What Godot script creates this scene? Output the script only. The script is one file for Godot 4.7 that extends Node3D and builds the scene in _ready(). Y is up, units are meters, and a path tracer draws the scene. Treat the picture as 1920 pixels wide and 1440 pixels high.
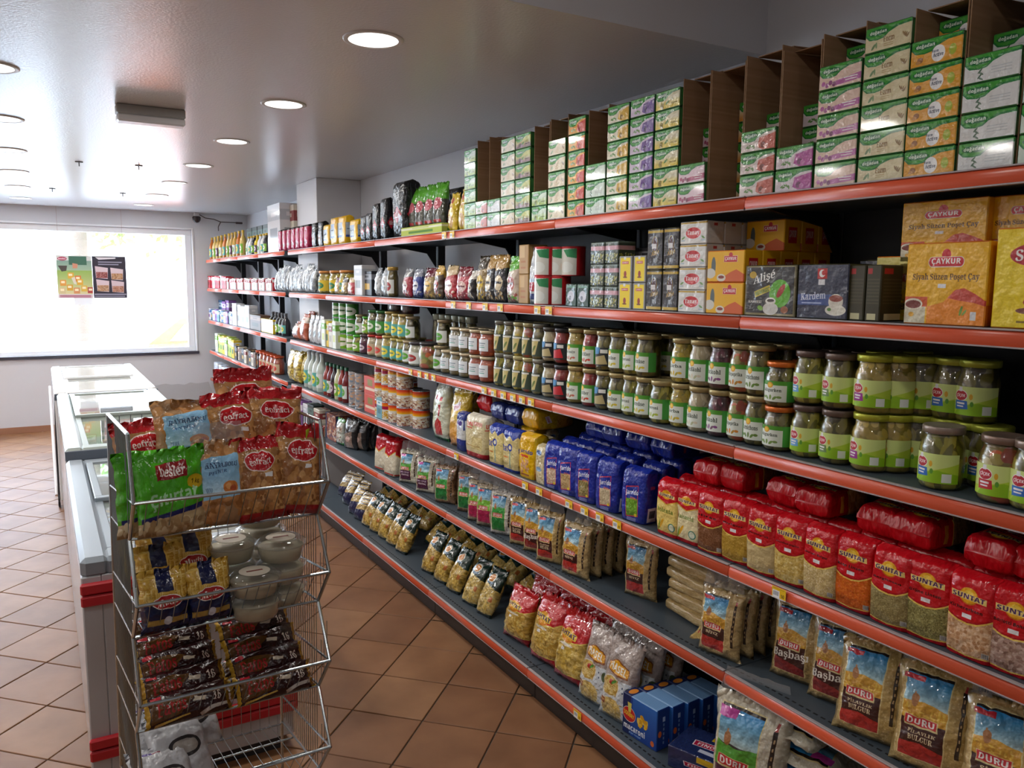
extends Node3D
# A small grocery: wall shelving on the right, chest freezers and a wire basket stand on the left, shop window at the far end.
const FPX := 1498.4
const YAW := -0.531
const PITCH := -0.125
const ROLL := 0.0087
const EYE := 1.7451
const XS := 1.789      # front of the upper shelves
const XB := 1.684      # front of the base deck
const XW := 2.31       # right wall
const ZF := -10.6      # far wall
const YC := 2.57       # ceiling
const SH := [2.004, 1.658, 1.266, 0.893, 0.548, 0.145]
var rng := RandomNumberGenerator.new()
var names := {}
var mats := {}
var meshes := {}
var protos := {}
var cam_basis: Basis

func _ready():
	rng.seed = 11
	camera_and_light()
	paint_all()
	shell()
	outside()
	ceiling_things()
	shelving()
	freezers()
	basket_stand()
	goods_top()
	goods_second()
	goods_third()
	goods_fourth()
	goods_fifth()
	goods_base()
	goods_stand()
	small_things()

func camera_and_light():
	cam_basis = Basis(Vector3.UP, YAW) * Basis(Vector3.RIGHT, PITCH) * Basis(Vector3.BACK, ROLL)
	var cam := Camera3D.new(); cam.name = "camera"; add_child(cam)
	cam.transform = Transform3D(cam_basis, Vector3(0, EYE, 0))
	cam.fov = rad_to_deg(2.0 * atan(720.0 / FPX)); cam.near = 0.05; cam.far = 200.0
	cam.current = true
	var we := WorldEnvironment.new(); we.name = "environment"; add_child(we)
	var e := Environment.new(); we.environment = e
	e.background_mode = Environment.BG_SKY
	var sky := Sky.new(); var sm := ProceduralSkyMaterial.new()
	sm.sky_top_color = Color(0.78, 0.87, 0.98); sm.sky_horizon_color = Color(0.97, 0.98, 1.0)
	sm.ground_bottom_color = Color(0.5, 0.5, 0.5); sm.ground_horizon_color = Color(0.9, 0.9, 0.92)
	sm.sky_energy_multiplier = SKY_E; sm.ground_energy_multiplier = SKY_E; sm.sun_angle_max = 0.0
	sky.sky_material = sm; e.sky = sky
	e.tonemap_mode = Environment.TONE_MAPPER_LINEAR
	e.tonemap_exposure = EXPO
	e.sdfgi_enabled = true; e.ssao_enabled = true; e.ssil_enabled = true
	var sun := DirectionalLight3D.new(); sun.name = "sun"; add_child(sun)
	sun.light_energy = SUN_E; sun.light_color = Color(1.0, 0.96, 0.9); sun.light_angular_distance = 0.6; sun.shadow_enabled = true
	sun.rotation = Vector3(deg_to_rad(-58), deg_to_rad(14), 0)
const SKY_E := 3.6
const SUN_E := 0.5
const EXPO := 1.0
const LAMP_E := 0.7

# ---------------------------------------------------------------- pixels to places
func z_at(px: float, h: float, x: float) -> float:
	var a := Vector3(x, h - EYE, 0) * cam_basis
	var b := Vector3(0, 0, -1) * cam_basis
	var k := (px - 960.0) / FPX
	return -((-k * a.z - a.x) / (b.x + k * b.z))

# ---------------------------------------------------------------- nodes
func fresh(called: String) -> String:
	var n: int = names.get(called, 0); names[called] = n + 1
	return called if n == 0 else "%s_%03d" % [called, n]
func tag(o, label: String, category: String, group := ""):
	o.set_meta("label", label); o.set_meta("category", category)
	if group != "": o.set_meta("group", group)
	return o
func thing(called: String, label: String, category: String, group := "") -> Node3D:
	var o := Node3D.new(); o.name = fresh(called); add_child(o)
	return tag(o, label, category, group)
func part(called: String, mesh: Mesh, m: Material, parent: Node) -> MeshInstance3D:
	var o := MeshInstance3D.new(); o.name = called; o.mesh = mesh; o.material_override = m
	parent.add_child(o, true)
	return o
func solo(called: String, mesh: Mesh, m: Material, label: String, category: String, group := "") -> MeshInstance3D:
	var o := MeshInstance3D.new(); o.name = fresh(called); o.mesh = mesh; o.material_override = m
	add_child(o)
	return tag(o, label, category, group)
func struct(called: String, mesh: Mesh, m: Material) -> MeshInstance3D:
	var o := MeshInstance3D.new(); o.name = called; o.mesh = mesh; o.material_override = m
	o.set_meta("kind", "structure"); add_child(o)
	return o
func again(o: Node3D, called: String, label := "", group := "") -> Node3D:
	var c: Node3D = o.duplicate(); c.name = fresh(called); add_child(c)
	if label != "": c.set_meta("label", label)
	if group != "": c.set_meta("group", group)
	return c

# ---------------------------------------------------------------- materials
func mat(key: String, c := Color.WHITE, rough := 0.6, metal := 0.0, more := {}) -> StandardMaterial3D:
	if mats.has(key): return mats[key]
	var m := StandardMaterial3D.new(); m.albedo_color = c; m.roughness = rough; m.metallic = metal
	for k in more: m.set(k, more[k])
	mats[key] = m
	return m
func noise_tex(seed_: int, freq: float, ramp := [], normal := 0.0, size := 512, kind := FastNoiseLite.TYPE_SIMPLEX_SMOOTH) -> NoiseTexture2D:
	var n := FastNoiseLite.new(); n.seed = seed_; n.frequency = freq; n.noise_type = kind; n.fractal_octaves = 4
	var t := NoiseTexture2D.new(); t.width = size; t.height = size; t.seamless = true; t.noise = n
	if normal > 0.0: t.as_normal_map = true; t.bump_strength = normal
	if ramp.size() > 0:
		var g := Gradient.new(); g.offsets = PackedFloat32Array([0.0, 1.0]); g.colors = PackedColorArray(ramp)
		t.color_ramp = g
	return t

# ---------------------------------------------------------------- shapes
func tool(smooth := false) -> SurfaceTool:
	var st := SurfaceTool.new(); st.begin(Mesh.PRIMITIVE_TRIANGLES); st.set_smooth_group(0 if smooth else -1)
	return st
func done(st: SurfaceTool) -> ArrayMesh:
	st.generate_normals()
	return st.commit()
func tri(st: SurfaceTool, a: Vector3, b: Vector3, c: Vector3, ref: Vector3, ua := Vector2.ZERO, ub := Vector2.ZERO, uc := Vector2.ZERO):
	if (a - c).cross(a - b).dot((a + b + c) / 3.0 - ref) < 0.0:
		var t := b; b = c; c = t
		var u := ub; ub = uc; uc = u
	st.set_uv(ua); st.add_vertex(a); st.set_uv(ub); st.add_vertex(b); st.set_uv(uc); st.add_vertex(c)
func quad(st: SurfaceTool, a: Vector3, b: Vector3, c: Vector3, d: Vector3, ref: Vector3, ua := Vector2.ZERO, ub := Vector2.ZERO, uc := Vector2.ZERO, ud := Vector2.ZERO):
	tri(st, a, b, c, ref, ua, ub, uc); tri(st, a, c, d, ref, ua, uc, ud)
# quad whose vertices are already in clockwise order seen from its front
func face(st: SurfaceTool, a: Vector3, b: Vector3, c: Vector3, d: Vector3, ua := Vector2.ZERO, ub := Vector2.ZERO, uc := Vector2.ZERO, ud := Vector2.ZERO):
	for q in [[a, ua], [b, ub], [c, uc], [a, ua], [c, uc], [d, ud]]:
		st.set_uv(q[1]); st.add_vertex(q[0])
# chamfered box; cells: names of painted cells for front/back, sides, top/bottom
func cbox(st: SurfaceTool, c: Vector3, s: Vector3, b := 0.003, cells_ := []):
	var h := s / 2.0
	b = minf(b, minf(h.x, minf(h.y, h.z)) * 0.45)
	var v := func(sx, sy, sz, k): return c + Vector3(sx * (h.x - (0.0 if k == 0 else b)), sy * (h.y - (0.0 if k == 1 else b)), sz * (h.z - (0.0 if k == 2 else b)))
	var u := func(p: Vector3, k):
		if cells_.is_empty(): return Vector2.ZERO
		var q := (p - c) / s
		if k == 2: return cuv(cells_[0], Vector2(q.x * signf(q.z) + 0.5, 0.5 - q.y))
		if k == 0: return cuv(cells_[1], Vector2(-q.z * signf(q.x) + 0.5, 0.5 - q.y))
		return cuv(cells_[2], Vector2(q.x + 0.5, q.z + 0.5))
	for k in 3:
		for s1 in [-1, 1]:
			var p := []
			for e in [[-1, -1], [1, -1], [1, 1], [-1, 1]]:
				var sg := [0, 0, 0]; sg[k] = s1; sg[(k + 1) % 3] = e[0]; sg[(k + 2) % 3] = e[1]
				p.append(v.call(sg[0], sg[1], sg[2], k))
			quad(st, p[0], p[1], p[2], p[3], c, u.call(p[0], k), u.call(p[1], k), u.call(p[2], k), u.call(p[3], k))
			if b > 0.0:
				var l: int = (k + 1) % 3
				for s2 in [-1, 1]:
					var sg := [0, 0, 0]; sg[k] = s1; sg[l] = s2
					var m: int = (k + 2) % 3
					sg[m] = -1
					var a0 = v.call(sg[0], sg[1], sg[2], k); var b0 = v.call(sg[0], sg[1], sg[2], l)
					sg[m] = 1
					var a1 = v.call(sg[0], sg[1], sg[2], k); var b1 = v.call(sg[0], sg[1], sg[2], l)
					quad(st, a0, a1, b1, b0, c, u.call(a0, k), u.call(a1, k), u.call(b1, k), u.call(b0, k))
	if b > 0.0:
		for sx in [-1, 1]:
			for sy in [-1, 1]:
				for sz in [-1, 1]:
					var p2 = v.call(sx, sy, sz, 2)
					tri(st, v.call(sx, sy, sz, 0), v.call(sx, sy, sz, 1), p2, c, u.call(p2, 2), u.call(p2, 2), u.call(p2, 2))
func box_mesh(s: Vector3, b := 0.003, cells_ := [], at := Vector3.ZERO) -> ArrayMesh:
	var key := "box%s%.4f%s%s" % [s, b, cells_, at]
	if not meshes.has(key):
		var st := tool(); cbox(st, at + Vector3(0, s.y / 2.0, 0), s, b, cells_); meshes[key] = done(st)
	return meshes[key]
func block(a: Vector3, b: Vector3, bevel := 0.0) -> ArrayMesh:
	var st := tool(); cbox(st, (a + b) / 2.0, (b - a).abs(), bevel); return done(st)
# lathed profile (x = radius, y = height); optional painted cell wrapped round the angles a0..a1 (0 = front, +z)
func lathe(st: SurfaceTool, prof: Array, n := 20, cell := "", o := Vector3.ZERO, a0 := -PI, a1 := PI, wob := 0.0):
	var y0: float = prof[0].y; var y1: float = prof[-1].y
	for i in n:
		for j in prof.size() - 1:
			var t0 := lerpf(a0, a1, float(i) / n); var t1 := lerpf(a0, a1, float(i + 1) / n)
			var p: Vector2 = prof[j]; var q: Vector2 = prof[j + 1]
			var f := func(r: Vector2, t: float):
				var k := r.x * (1.0 + (wob * sin(t * 5.0 + r.y * 130.0) if wob > 0.0 else 0.0))
				return o + Vector3(sin(t) * k, r.y, cos(t) * k)
			var w := func(r: Vector2, k: float): return cuv(cell, Vector2(k / n, 1.0 - (r.y - y0) / maxf(1e-6, y1 - y0))) if cell != "" else Vector2.ZERO
			face(st, f.call(p, t0), f.call(q, t0), f.call(q, t1), f.call(p, t1), w.call(p, float(i)), w.call(q, float(i)), w.call(q, float(i + 1)), w.call(p, float(i + 1)))
func lathe_mesh(prof: Array, n := 20, cell := "", a0 := -PI, a1 := PI, wob := 0.0) -> ArrayMesh:
	var key := "lathe%s%d%s%.2f%.2f" % [prof, n, cell, a0, a1]
	if not meshes.has(key):
		var st := tool(true); lathe(st, prof, n, cell, Vector3.ZERO, a0, a1, wob); meshes[key] = done(st)
	return meshes[key]
func tube(st: SurfaceTool, pts: Array, r: float, n := 6):
	for i in pts.size() - 1:
		var a: Vector3 = pts[i]; var b: Vector3 = pts[i + 1]
		if a.is_equal_approx(b): continue
		var d := (b - a).normalized()
		var s := d.cross(Vector3.UP if absf(d.y) < 0.9 else Vector3.RIGHT).normalized(); var t := d.cross(s)
		for k in n:
			var p := TAU * k / n; var q := TAU * (k + 1) / n
			var u := (s * cos(p) + t * sin(p)) * r; var w := (s * cos(q) + t * sin(q)) * r
			quad(st, a + u, b + u, b + w, a + w, (a + b) / 2.0)
		if i == 0 or i == pts.size() - 2:
			for e in [a, b]:
				for k in n: tri(st, e, e + (s * cos(TAU * k / n) + t * sin(TAU * k / n)) * r, e + (s * cos(TAU * (k + 1) / n) + t * sin(TAU * (k + 1) / n)) * r, (a + b) / 2.0)
func tube_mesh(pts: Array, r: float, n := 6) -> ArrayMesh:
	var st := tool(); tube(st, pts, r, n); return done(st)
# outline (x, y) pulled along z from z0 to z1
func extrude(st: SurfaceTool, poly: PackedVector2Array, z0: float, z1: float):
	if not Geometry2D.is_polygon_clockwise(poly): poly.reverse()
	var n := poly.size()
	for i in n:
		var a := poly[i]; var b := poly[(i + 1) % n]
		face(st, Vector3(a.x, a.y, z1), Vector3(b.x, b.y, z1), Vector3(b.x, b.y, z0), Vector3(a.x, a.y, z0))
	var ids := Geometry2D.triangulate_polygon(poly)
	for i in range(0, ids.size(), 3):
		var t := [poly[ids[i]], poly[ids[i + 1]], poly[ids[i + 2]]]
		for e in [[z0, 1.0], [z1, -1.0]]:
			tri(st, Vector3(t[0].x, t[0].y, e[0]), Vector3(t[1].x, t[1].y, e[0]), Vector3(t[2].x, t[2].y, e[0]), Vector3(t[0].x, t[0].y, e[0] + e[1] * signf(z1 - z0)))
# ---------------------------------------------------------------- painting of print and contents
var sheets: Array[Image] = []
var cells := {}
var cv: Image
var cw := 0
var chh := 0
var pen := Vector2i.ZERO
var line_h := 0
var fonts := {}
const SHEET := 2048
func cell(w: int, h: int, c: Color):
	cv = Image.create(w, h, false, Image.FORMAT_RGBA8); cv.fill(c); cw = w; chh = h
func keep(called: String):
	if sheets.is_empty(): new_sheet()
	if pen.x + cw + 4 > SHEET: pen = Vector2i(0, pen.y + line_h); line_h = 0
	if pen.y + chh + 4 > SHEET: new_sheet()
	var s: Image = sheets[-1]
	for d in [Vector2i(0, 2), Vector2i(4, 2), Vector2i(2, 0), Vector2i(2, 4), Vector2i(2, 2)]: s.blit_rect(cv, Rect2i(0, 0, cw, chh), pen + d)
	cells[called] = [sheets.size() - 1, Rect2(pen.x + 2, pen.y + 2, cw, chh)]
	pen.x += cw + 4; line_h = maxi(line_h, chh + 4)
func new_sheet():
	sheets.append(Image.create(SHEET, SHEET, false, Image.FORMAT_RGBA8)); pen = Vector2i.ZERO; line_h = 0
func cuv(called: String, t: Vector2) -> Vector2:
	var r: Rect2 = cells[called][1]
	return (r.position + Vector2(clampf(t.x, 0.004, 0.996), clampf(t.y, 0.004, 0.996)) * r.size) / float(SHEET)
# finish: card, film (crinkled wrapping), gloss, matte
func printed(called: String, finish := "card") -> StandardMaterial3D:
	var i: int = cells[called][0]
	var key := "print_%s_%d" % [finish, i]
	if mats.has(key): return mats[key]
	var m := StandardMaterial3D.new()
	if not mats.has("sheet%d" % i): mats["sheet%d" % i] = ImageTexture.create_from_image(sheets[i])
	m.albedo_texture = mats["sheet%d" % i]
	m.roughness = {"card": 0.45, "film": 0.2, "gloss": 0.12, "matte": 0.75, "wrap": 0.2, "jar": 0.3, "clear": 0.3}[finish]
	if finish == "jar": m.clearcoat_enabled = true; m.clearcoat = 1.0; m.clearcoat_roughness = 0.03
	if finish in ["film", "wrap", "clear"]:
		if not mats.has("crinkle"): mats["crinkle"] = noise_tex(5, 0.035, [], 9.0, 1024, FastNoiseLite.TYPE_PERLIN)
		m.normal_enabled = true; m.normal_texture = mats["crinkle"]; m.normal_scale = {"film": 0.6, "wrap": 0.4, "clear": 0.9}[finish]
		if finish != "film": m.clearcoat_enabled = true; m.clearcoat = 0.6 if finish == "wrap" else 1.0; m.clearcoat_roughness = 0.06
	mats[key] = m
	return m
func H(s: String) -> Color: return Color.html(s)
func R(x: float, y: float, w: float, h: float, c: Color):
	cv.fill_rect(Rect2i(roundi(x * cw), roundi(y * chh), maxi(1, roundi(w * cw)), maxi(1, roundi(h * chh))).intersection(Rect2i(0, 0, cw, chh)), c)
func row(y: int, x0: float, x1: float, c: Color):
	if y < 0 or y >= chh: return
	var a := maxi(0, roundi(x0)); var b := mini(cw, roundi(x1))
	if b > a: cv.fill_rect(Rect2i(a, y, b - a, 1), c)
func E(cx: float, cy: float, rx: float, ry: float, c: Color):
	var ay := ry * chh; var ax := rx * cw
	for y in range(floori(cy * chh - ay), ceili(cy * chh + ay) + 1):
		var t := (y + 0.5 - cy * chh) / ay
		if absf(t) >= 1.0: continue
		var w := sqrt(1.0 - t * t) * ax
		row(y, cx * cw - w, cx * cw + w, c)
func P(p: Array, c: Color):
	var q := PackedVector2Array(); var lo := 1e9; var hi := -1e9
	for i in range(0, p.size(), 2):
		q.append(Vector2(p[i] * cw, p[i + 1] * chh)); lo = minf(lo, q[-1].y); hi = maxf(hi, q[-1].y)
	for y in range(maxi(0, floori(lo)), mini(chh, ceili(hi) + 1)):
		var xs := []
		for i in q.size():
			var a := q[i]; var b := q[(i + 1) % q.size()]; var yy := y + 0.5
			if (a.y <= yy) != (b.y <= yy): xs.append(a.x + (b.x - a.x) * (yy - a.y) / (b.y - a.y))
		xs.sort()
		for i in range(0, xs.size() - 1, 2): row(y, xs[i], xs[i + 1], c)
# two printed tones running into each other from top to bottom
func V(x: float, y: float, w: float, h: float, a: Color, b: Color):
	var n := maxi(1, roundi(h * chh))
	for i in n: row(roundi(y * chh) + i, x * cw, (x + w) * cw, a.lerp(b, float(i) / n))
# loose grains, beans, pasta: little ellipses in the given tones
func G(x: float, y: float, w: float, h: float, n: int, tones: Array, rx: float, ry: float):
	for i in n:
		var c: Color = tones[rng.randi() % tones.size()]
		var k := rng.randf_range(0.75, 1.25); var f := rng.randf() < 0.5
		var a := (rx if f else ry) * k; var b := (ry if f else rx) * k
		var px := x + rng.randf() * w; var py := y + rng.randf() * h
		E(clampf(px, x, x + w), clampf(py, y, y + h), a / cw, b / chh, c)
func word_image(s: String, c: Color, serif: bool) -> Image:
	var key := "serif" if serif else "sans"
	if not fonts.has(key):
		var f := SystemFont.new(); f.font_names = PackedStringArray(["Droid Serif" if serif else "Droid Sans"]); f.font_weight = 700
		fonts[key] = f
	var rid: RID = fonts[key].get_rids()[0]
	var ts := TextServerManager.get_primary_interface(); var sz := Vector2i(64, 0)
	var x := 4.0; var glyphs := []
	for ch in s:
		var g: int = ts.font_get_glyph_index(rid, 64, ch.unicode_at(0), 0)
		ts.font_render_glyph(rid, sz, g)
		glyphs.append([g, x]); x += ts.font_get_glyph_advance(rid, 64, g).x
	var im := Image.create(int(x) + 8, 84, false, Image.FORMAT_RGBA8); im.fill(Color(c, 0))
	for q in glyphs:
		var r: Rect2 = ts.font_get_glyph_uv_rect(rid, sz, q[0])
		if r.size.x < 1: continue
		var src := ts.font_get_texture_image(rid, sz, ts.font_get_glyph_texture_idx(rid, sz, q[0])).get_region(Rect2i(r))
		src.convert(Image.FORMAT_RGBA8)
		var fill := Image.create(src.get_width(), src.get_height(), false, Image.FORMAT_RGBA8); fill.fill(c)
		im.blit_rect_mask(fill, src, Rect2i(Vector2i.ZERO, src.get_size()), Vector2i(Vector2(q[1], 62) + ts.font_get_glyph_offset(rid, sz, q[0])))
	var used := im.get_used_rect()
	return im.get_region(used) if used.size.x > 0 else im
# lettering fitted into a box centred at cx, cy; rise lifts its right end
func T(s: String, cx: float, cy: float, w: float, h: float, c: Color, serif := false, rise := 0.0):
	var im := word_image(s, c, serif)
	im.resize(maxi(2, roundi(w * cw)), maxi(2, roundi(h * chh)), Image.INTERPOLATE_BILINEAR)
	var at := Vector2i(roundi((cx - w / 2.0) * cw), roundi((cy - h / 2.0) * chh))
	if rise == 0.0:
		cv.blend_rect(im, Rect2i(Vector2i.ZERO, im.get_size()), at)
	else:
		for i in im.get_width():
			cv.blend_rect(im, Rect2i(i, 0, 1, im.get_height()), at + Vector2i(i, -roundi(rise * chh * (float(i) / im.get_width() - 0.5))))
# rotated ellipse / bean
func leaf(cx: float, cy: float, l: float, w: float, ang: float, c: Color):
	var p := []
	var k := float(cw) / chh
	for i in 12:
		var t := TAU * i / 12.0
		var q := Vector2(cos(t) * l, sin(t) * w).rotated(ang)
		p.append(cx + q.x); p.append(cy + q.y * k)
	P(p, c)
# ---------------------------------------------------------------- the room
func shell():
	var wall := mat("wall", H("cfd0d5"), 0.55, 0.0, {"normal_enabled": true, "normal_texture": noise_tex(3, 0.02, [], 2.0), "normal_scale": 0.12, "uv1_triplanar": true, "uv1_world_triplanar": true, "uv1_scale": Vector3(1.5, 1.5, 1.5)})
	var ceil_ := mat("ceiling_paint", H("cdcbcc"), 0.24, 0.0, {"normal_enabled": true, "normal_texture": noise_tex(8, 0.06, [], 4.0), "normal_scale": 0.16, "uv1_triplanar": true, "uv1_world_triplanar": true, "uv1_scale": Vector3(2.2, 2.2, 2.2)})
	struct("wall_right", block(Vector3(XW, -0.1, 2.6), Vector3(XW + 0.2, 3.3, ZF - 0.25)), wall)
	struct("wall_left", block(Vector3(-3.4, -0.1, 2.6), Vector3(-3.2, 3.3, ZF - 0.25)), wall)
	struct("wall_near", block(Vector3(-3.2, -0.1, 2.5), Vector3(XW, 3.3, 2.7)), wall)
	var st := tool()
	cbox(st, Vector3(-2.92, 1.24, ZF - 0.125), Vector3(0.56, 2.68, 0.25), 0.0)
	cbox(st, Vector3((1.64 + XW) / 2.0, 1.24, ZF - 0.125), Vector3(XW - 1.64, 2.68, 0.25), 0.0)
	cbox(st, Vector3(-0.5, 2.475, ZF - 0.125), Vector3(4.28, 0.21, 0.25), 0.0)
	cbox(st, Vector3(-0.5, 0.388, ZF - 0.125), Vector3(4.28, 0.976, 0.25), 0.0)
	struct("wall_far", done(st), wall)
	# lower ceiling over the back of the shop, higher one over its front
	struct("ceiling", block(Vector3(-3.2, YC, ZF - 0.25), Vector3(XW, YC + 0.2, -2.14)), ceil_)
	struct("ceiling_high", block(Vector3(-3.2, 3.1, -2.14), Vector3(XW, 3.3, 2.6)), wall)
	struct("wall_soffit", block(Vector3(-3.2, YC + 0.001, -2.3), Vector3(XW, 3.3, -2.14)), wall)
	struct("roof_slab", block(Vector3(-3.4, 3.3, ZF - 0.3), Vector3(XW + 0.2, 3.5, 2.7)), wall)
	struct("wall_parapet", block(Vector3(-3.4, YC + 0.2, ZF - 0.25), Vector3(XW + 0.2, 3.3, ZF)), wall)
	struct("column", block(Vector3(1.94, 0.0, -6.98), Vector3(XW, YC, -6.41), 0.004), mat("column_paint", H("dcdadd"), 0.5))
	struct("baseboard_far", block(Vector3(-3.2, 0.0, ZF + 0.012), Vector3(XW, 0.07, ZF)), mat("skirting", H("9c6f55"), 0.4))
	# floor: joint bed with terracotta tiles laid at 45 degrees
	var fl := struct("floor", block(Vector3(-3.3, -0.2, 2.6), Vector3(XW, -0.006, ZF)), mat("joint", H("4a4038"), 0.9))
	var tex := noise_tex(21, 0.008, [H("d9d2cc"), H("ffffff")], 0.0, 512)
	var tones := []
	for c in ["9a6f4c", "926747", "9f7552", "8c6243", "986c49"]:
		tones.append(mat("tile" + c, H(c), 0.5, 0.0, {"albedo_texture": tex, "uv1_triplanar": true, "uv1_world_triplanar": true, "uv1_scale": Vector3(0.9, 0.9, 0.9), "normal_enabled": true, "normal_texture": noise_tex(4, 0.02, [], 2.5), "normal_scale": 0.1}))
	var tile := block(Vector3(-0.1505, -0.012, -0.1505), Vector3(0.1505, 0.0, 0.1505), 0.002)
	var u := Vector2(0.7067, 0.7075); var v := Vector2(0.7075, -0.7067)
	var rest := tool()
	var o0 := Vector2(1.229, -4.514)
	for b in range(-40, 45):
		for a in range(-45, 45):
			var q := o0 + 0.3068 * ((b + 0.5) * u - (a + 0.5) * v)
			if q.x < -3.4 or q.x > XW + 0.1 or q.y > 2.6 or q.y < ZF - 0.1: continue
			var c3 := (Vector3(q.x, 0, q.y) - Vector3(0, EYE, 0)) * cam_basis
			var seen := c3.z < -0.5 and absf(c3.x / -c3.z) < 0.74 and c3.y / -c3.z > -0.62 and q.x < 1.85 and not (q.x > 0.25 and q.x < 0.5 and q.y < -3.2 and q.y > -9.0)
			if seen:
				var m := part("tile", tile, tones[rng.randi() % 5], fl)
				m.position = Vector3(q.x, rng.randf_range(-0.0012, 0.0), q.y); m.rotation.y = PI / 4.0
			else:
				var d1 := u * 0.1505; var d2 := v * 0.1505
				var p := func(e): return Vector3(e.x, -0.0005, e.y)
				quad(rest, p.call(q + d1 + d2), p.call(q + d1 - d2), p.call(q - d1 - d2), p.call(q - d1 + d2), Vector3(q.x, -1, q.y))
	var rp := part("tiling", done(rest), tones[0], fl); rp.set_meta("kind", "stuff")
	# shop window
	var white := mat("window_frame", H("e6e7ea"), 0.35)
	var w := Node3D.new(); w.name = "window_1"; w.set_meta("kind", "structure"); add_child(w)
	var x0 := -2.64; var x1 := 1.64; var y0 := 0.876; var y1 := 2.37
	for q in [[x0, y0, x1, y0 + 0.05], [x0, y1 - 0.07, x1, y1], [x0, y0 + 0.05, x0 + 0.06, y1 - 0.07], [x1 - 0.075, y0 + 0.05, x1, y1 - 0.07]]:
		part("frame", block(Vector3(q[0], q[1], ZF - 0.12), Vector3(q[2], q[3], ZF - 0.05), 0.004), white, w)
	for q in [[x0, y1, x1 + 0.02, y1 + 0.02], [x1, y0, x1 + 0.02, y1]]:
		part("casing", block(Vector3(q[0], q[1], ZF - 0.002), Vector3(q[2], q[3], ZF + 0.012), 0.003), white, w)
	part("glass_pane", block(Vector3(x0 + 0.05, y0 + 0.04, ZF - 0.09), Vector3(x1 - 0.06, y1 - 0.05, ZF - 0.082)), mat("pane", Color(0.95, 0.98, 1.0, 0.06), 0.02, 0.0, {"transparency": 1}), w)
	part("window_sill", block(Vector3(x0 - 0.02, y0 - 0.035, ZF - 0.12), Vector3(x1 + 0.03, y0, ZF + 0.03), 0.003), mat("sill", H("3b3a44"), 0.35), w)

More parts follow.
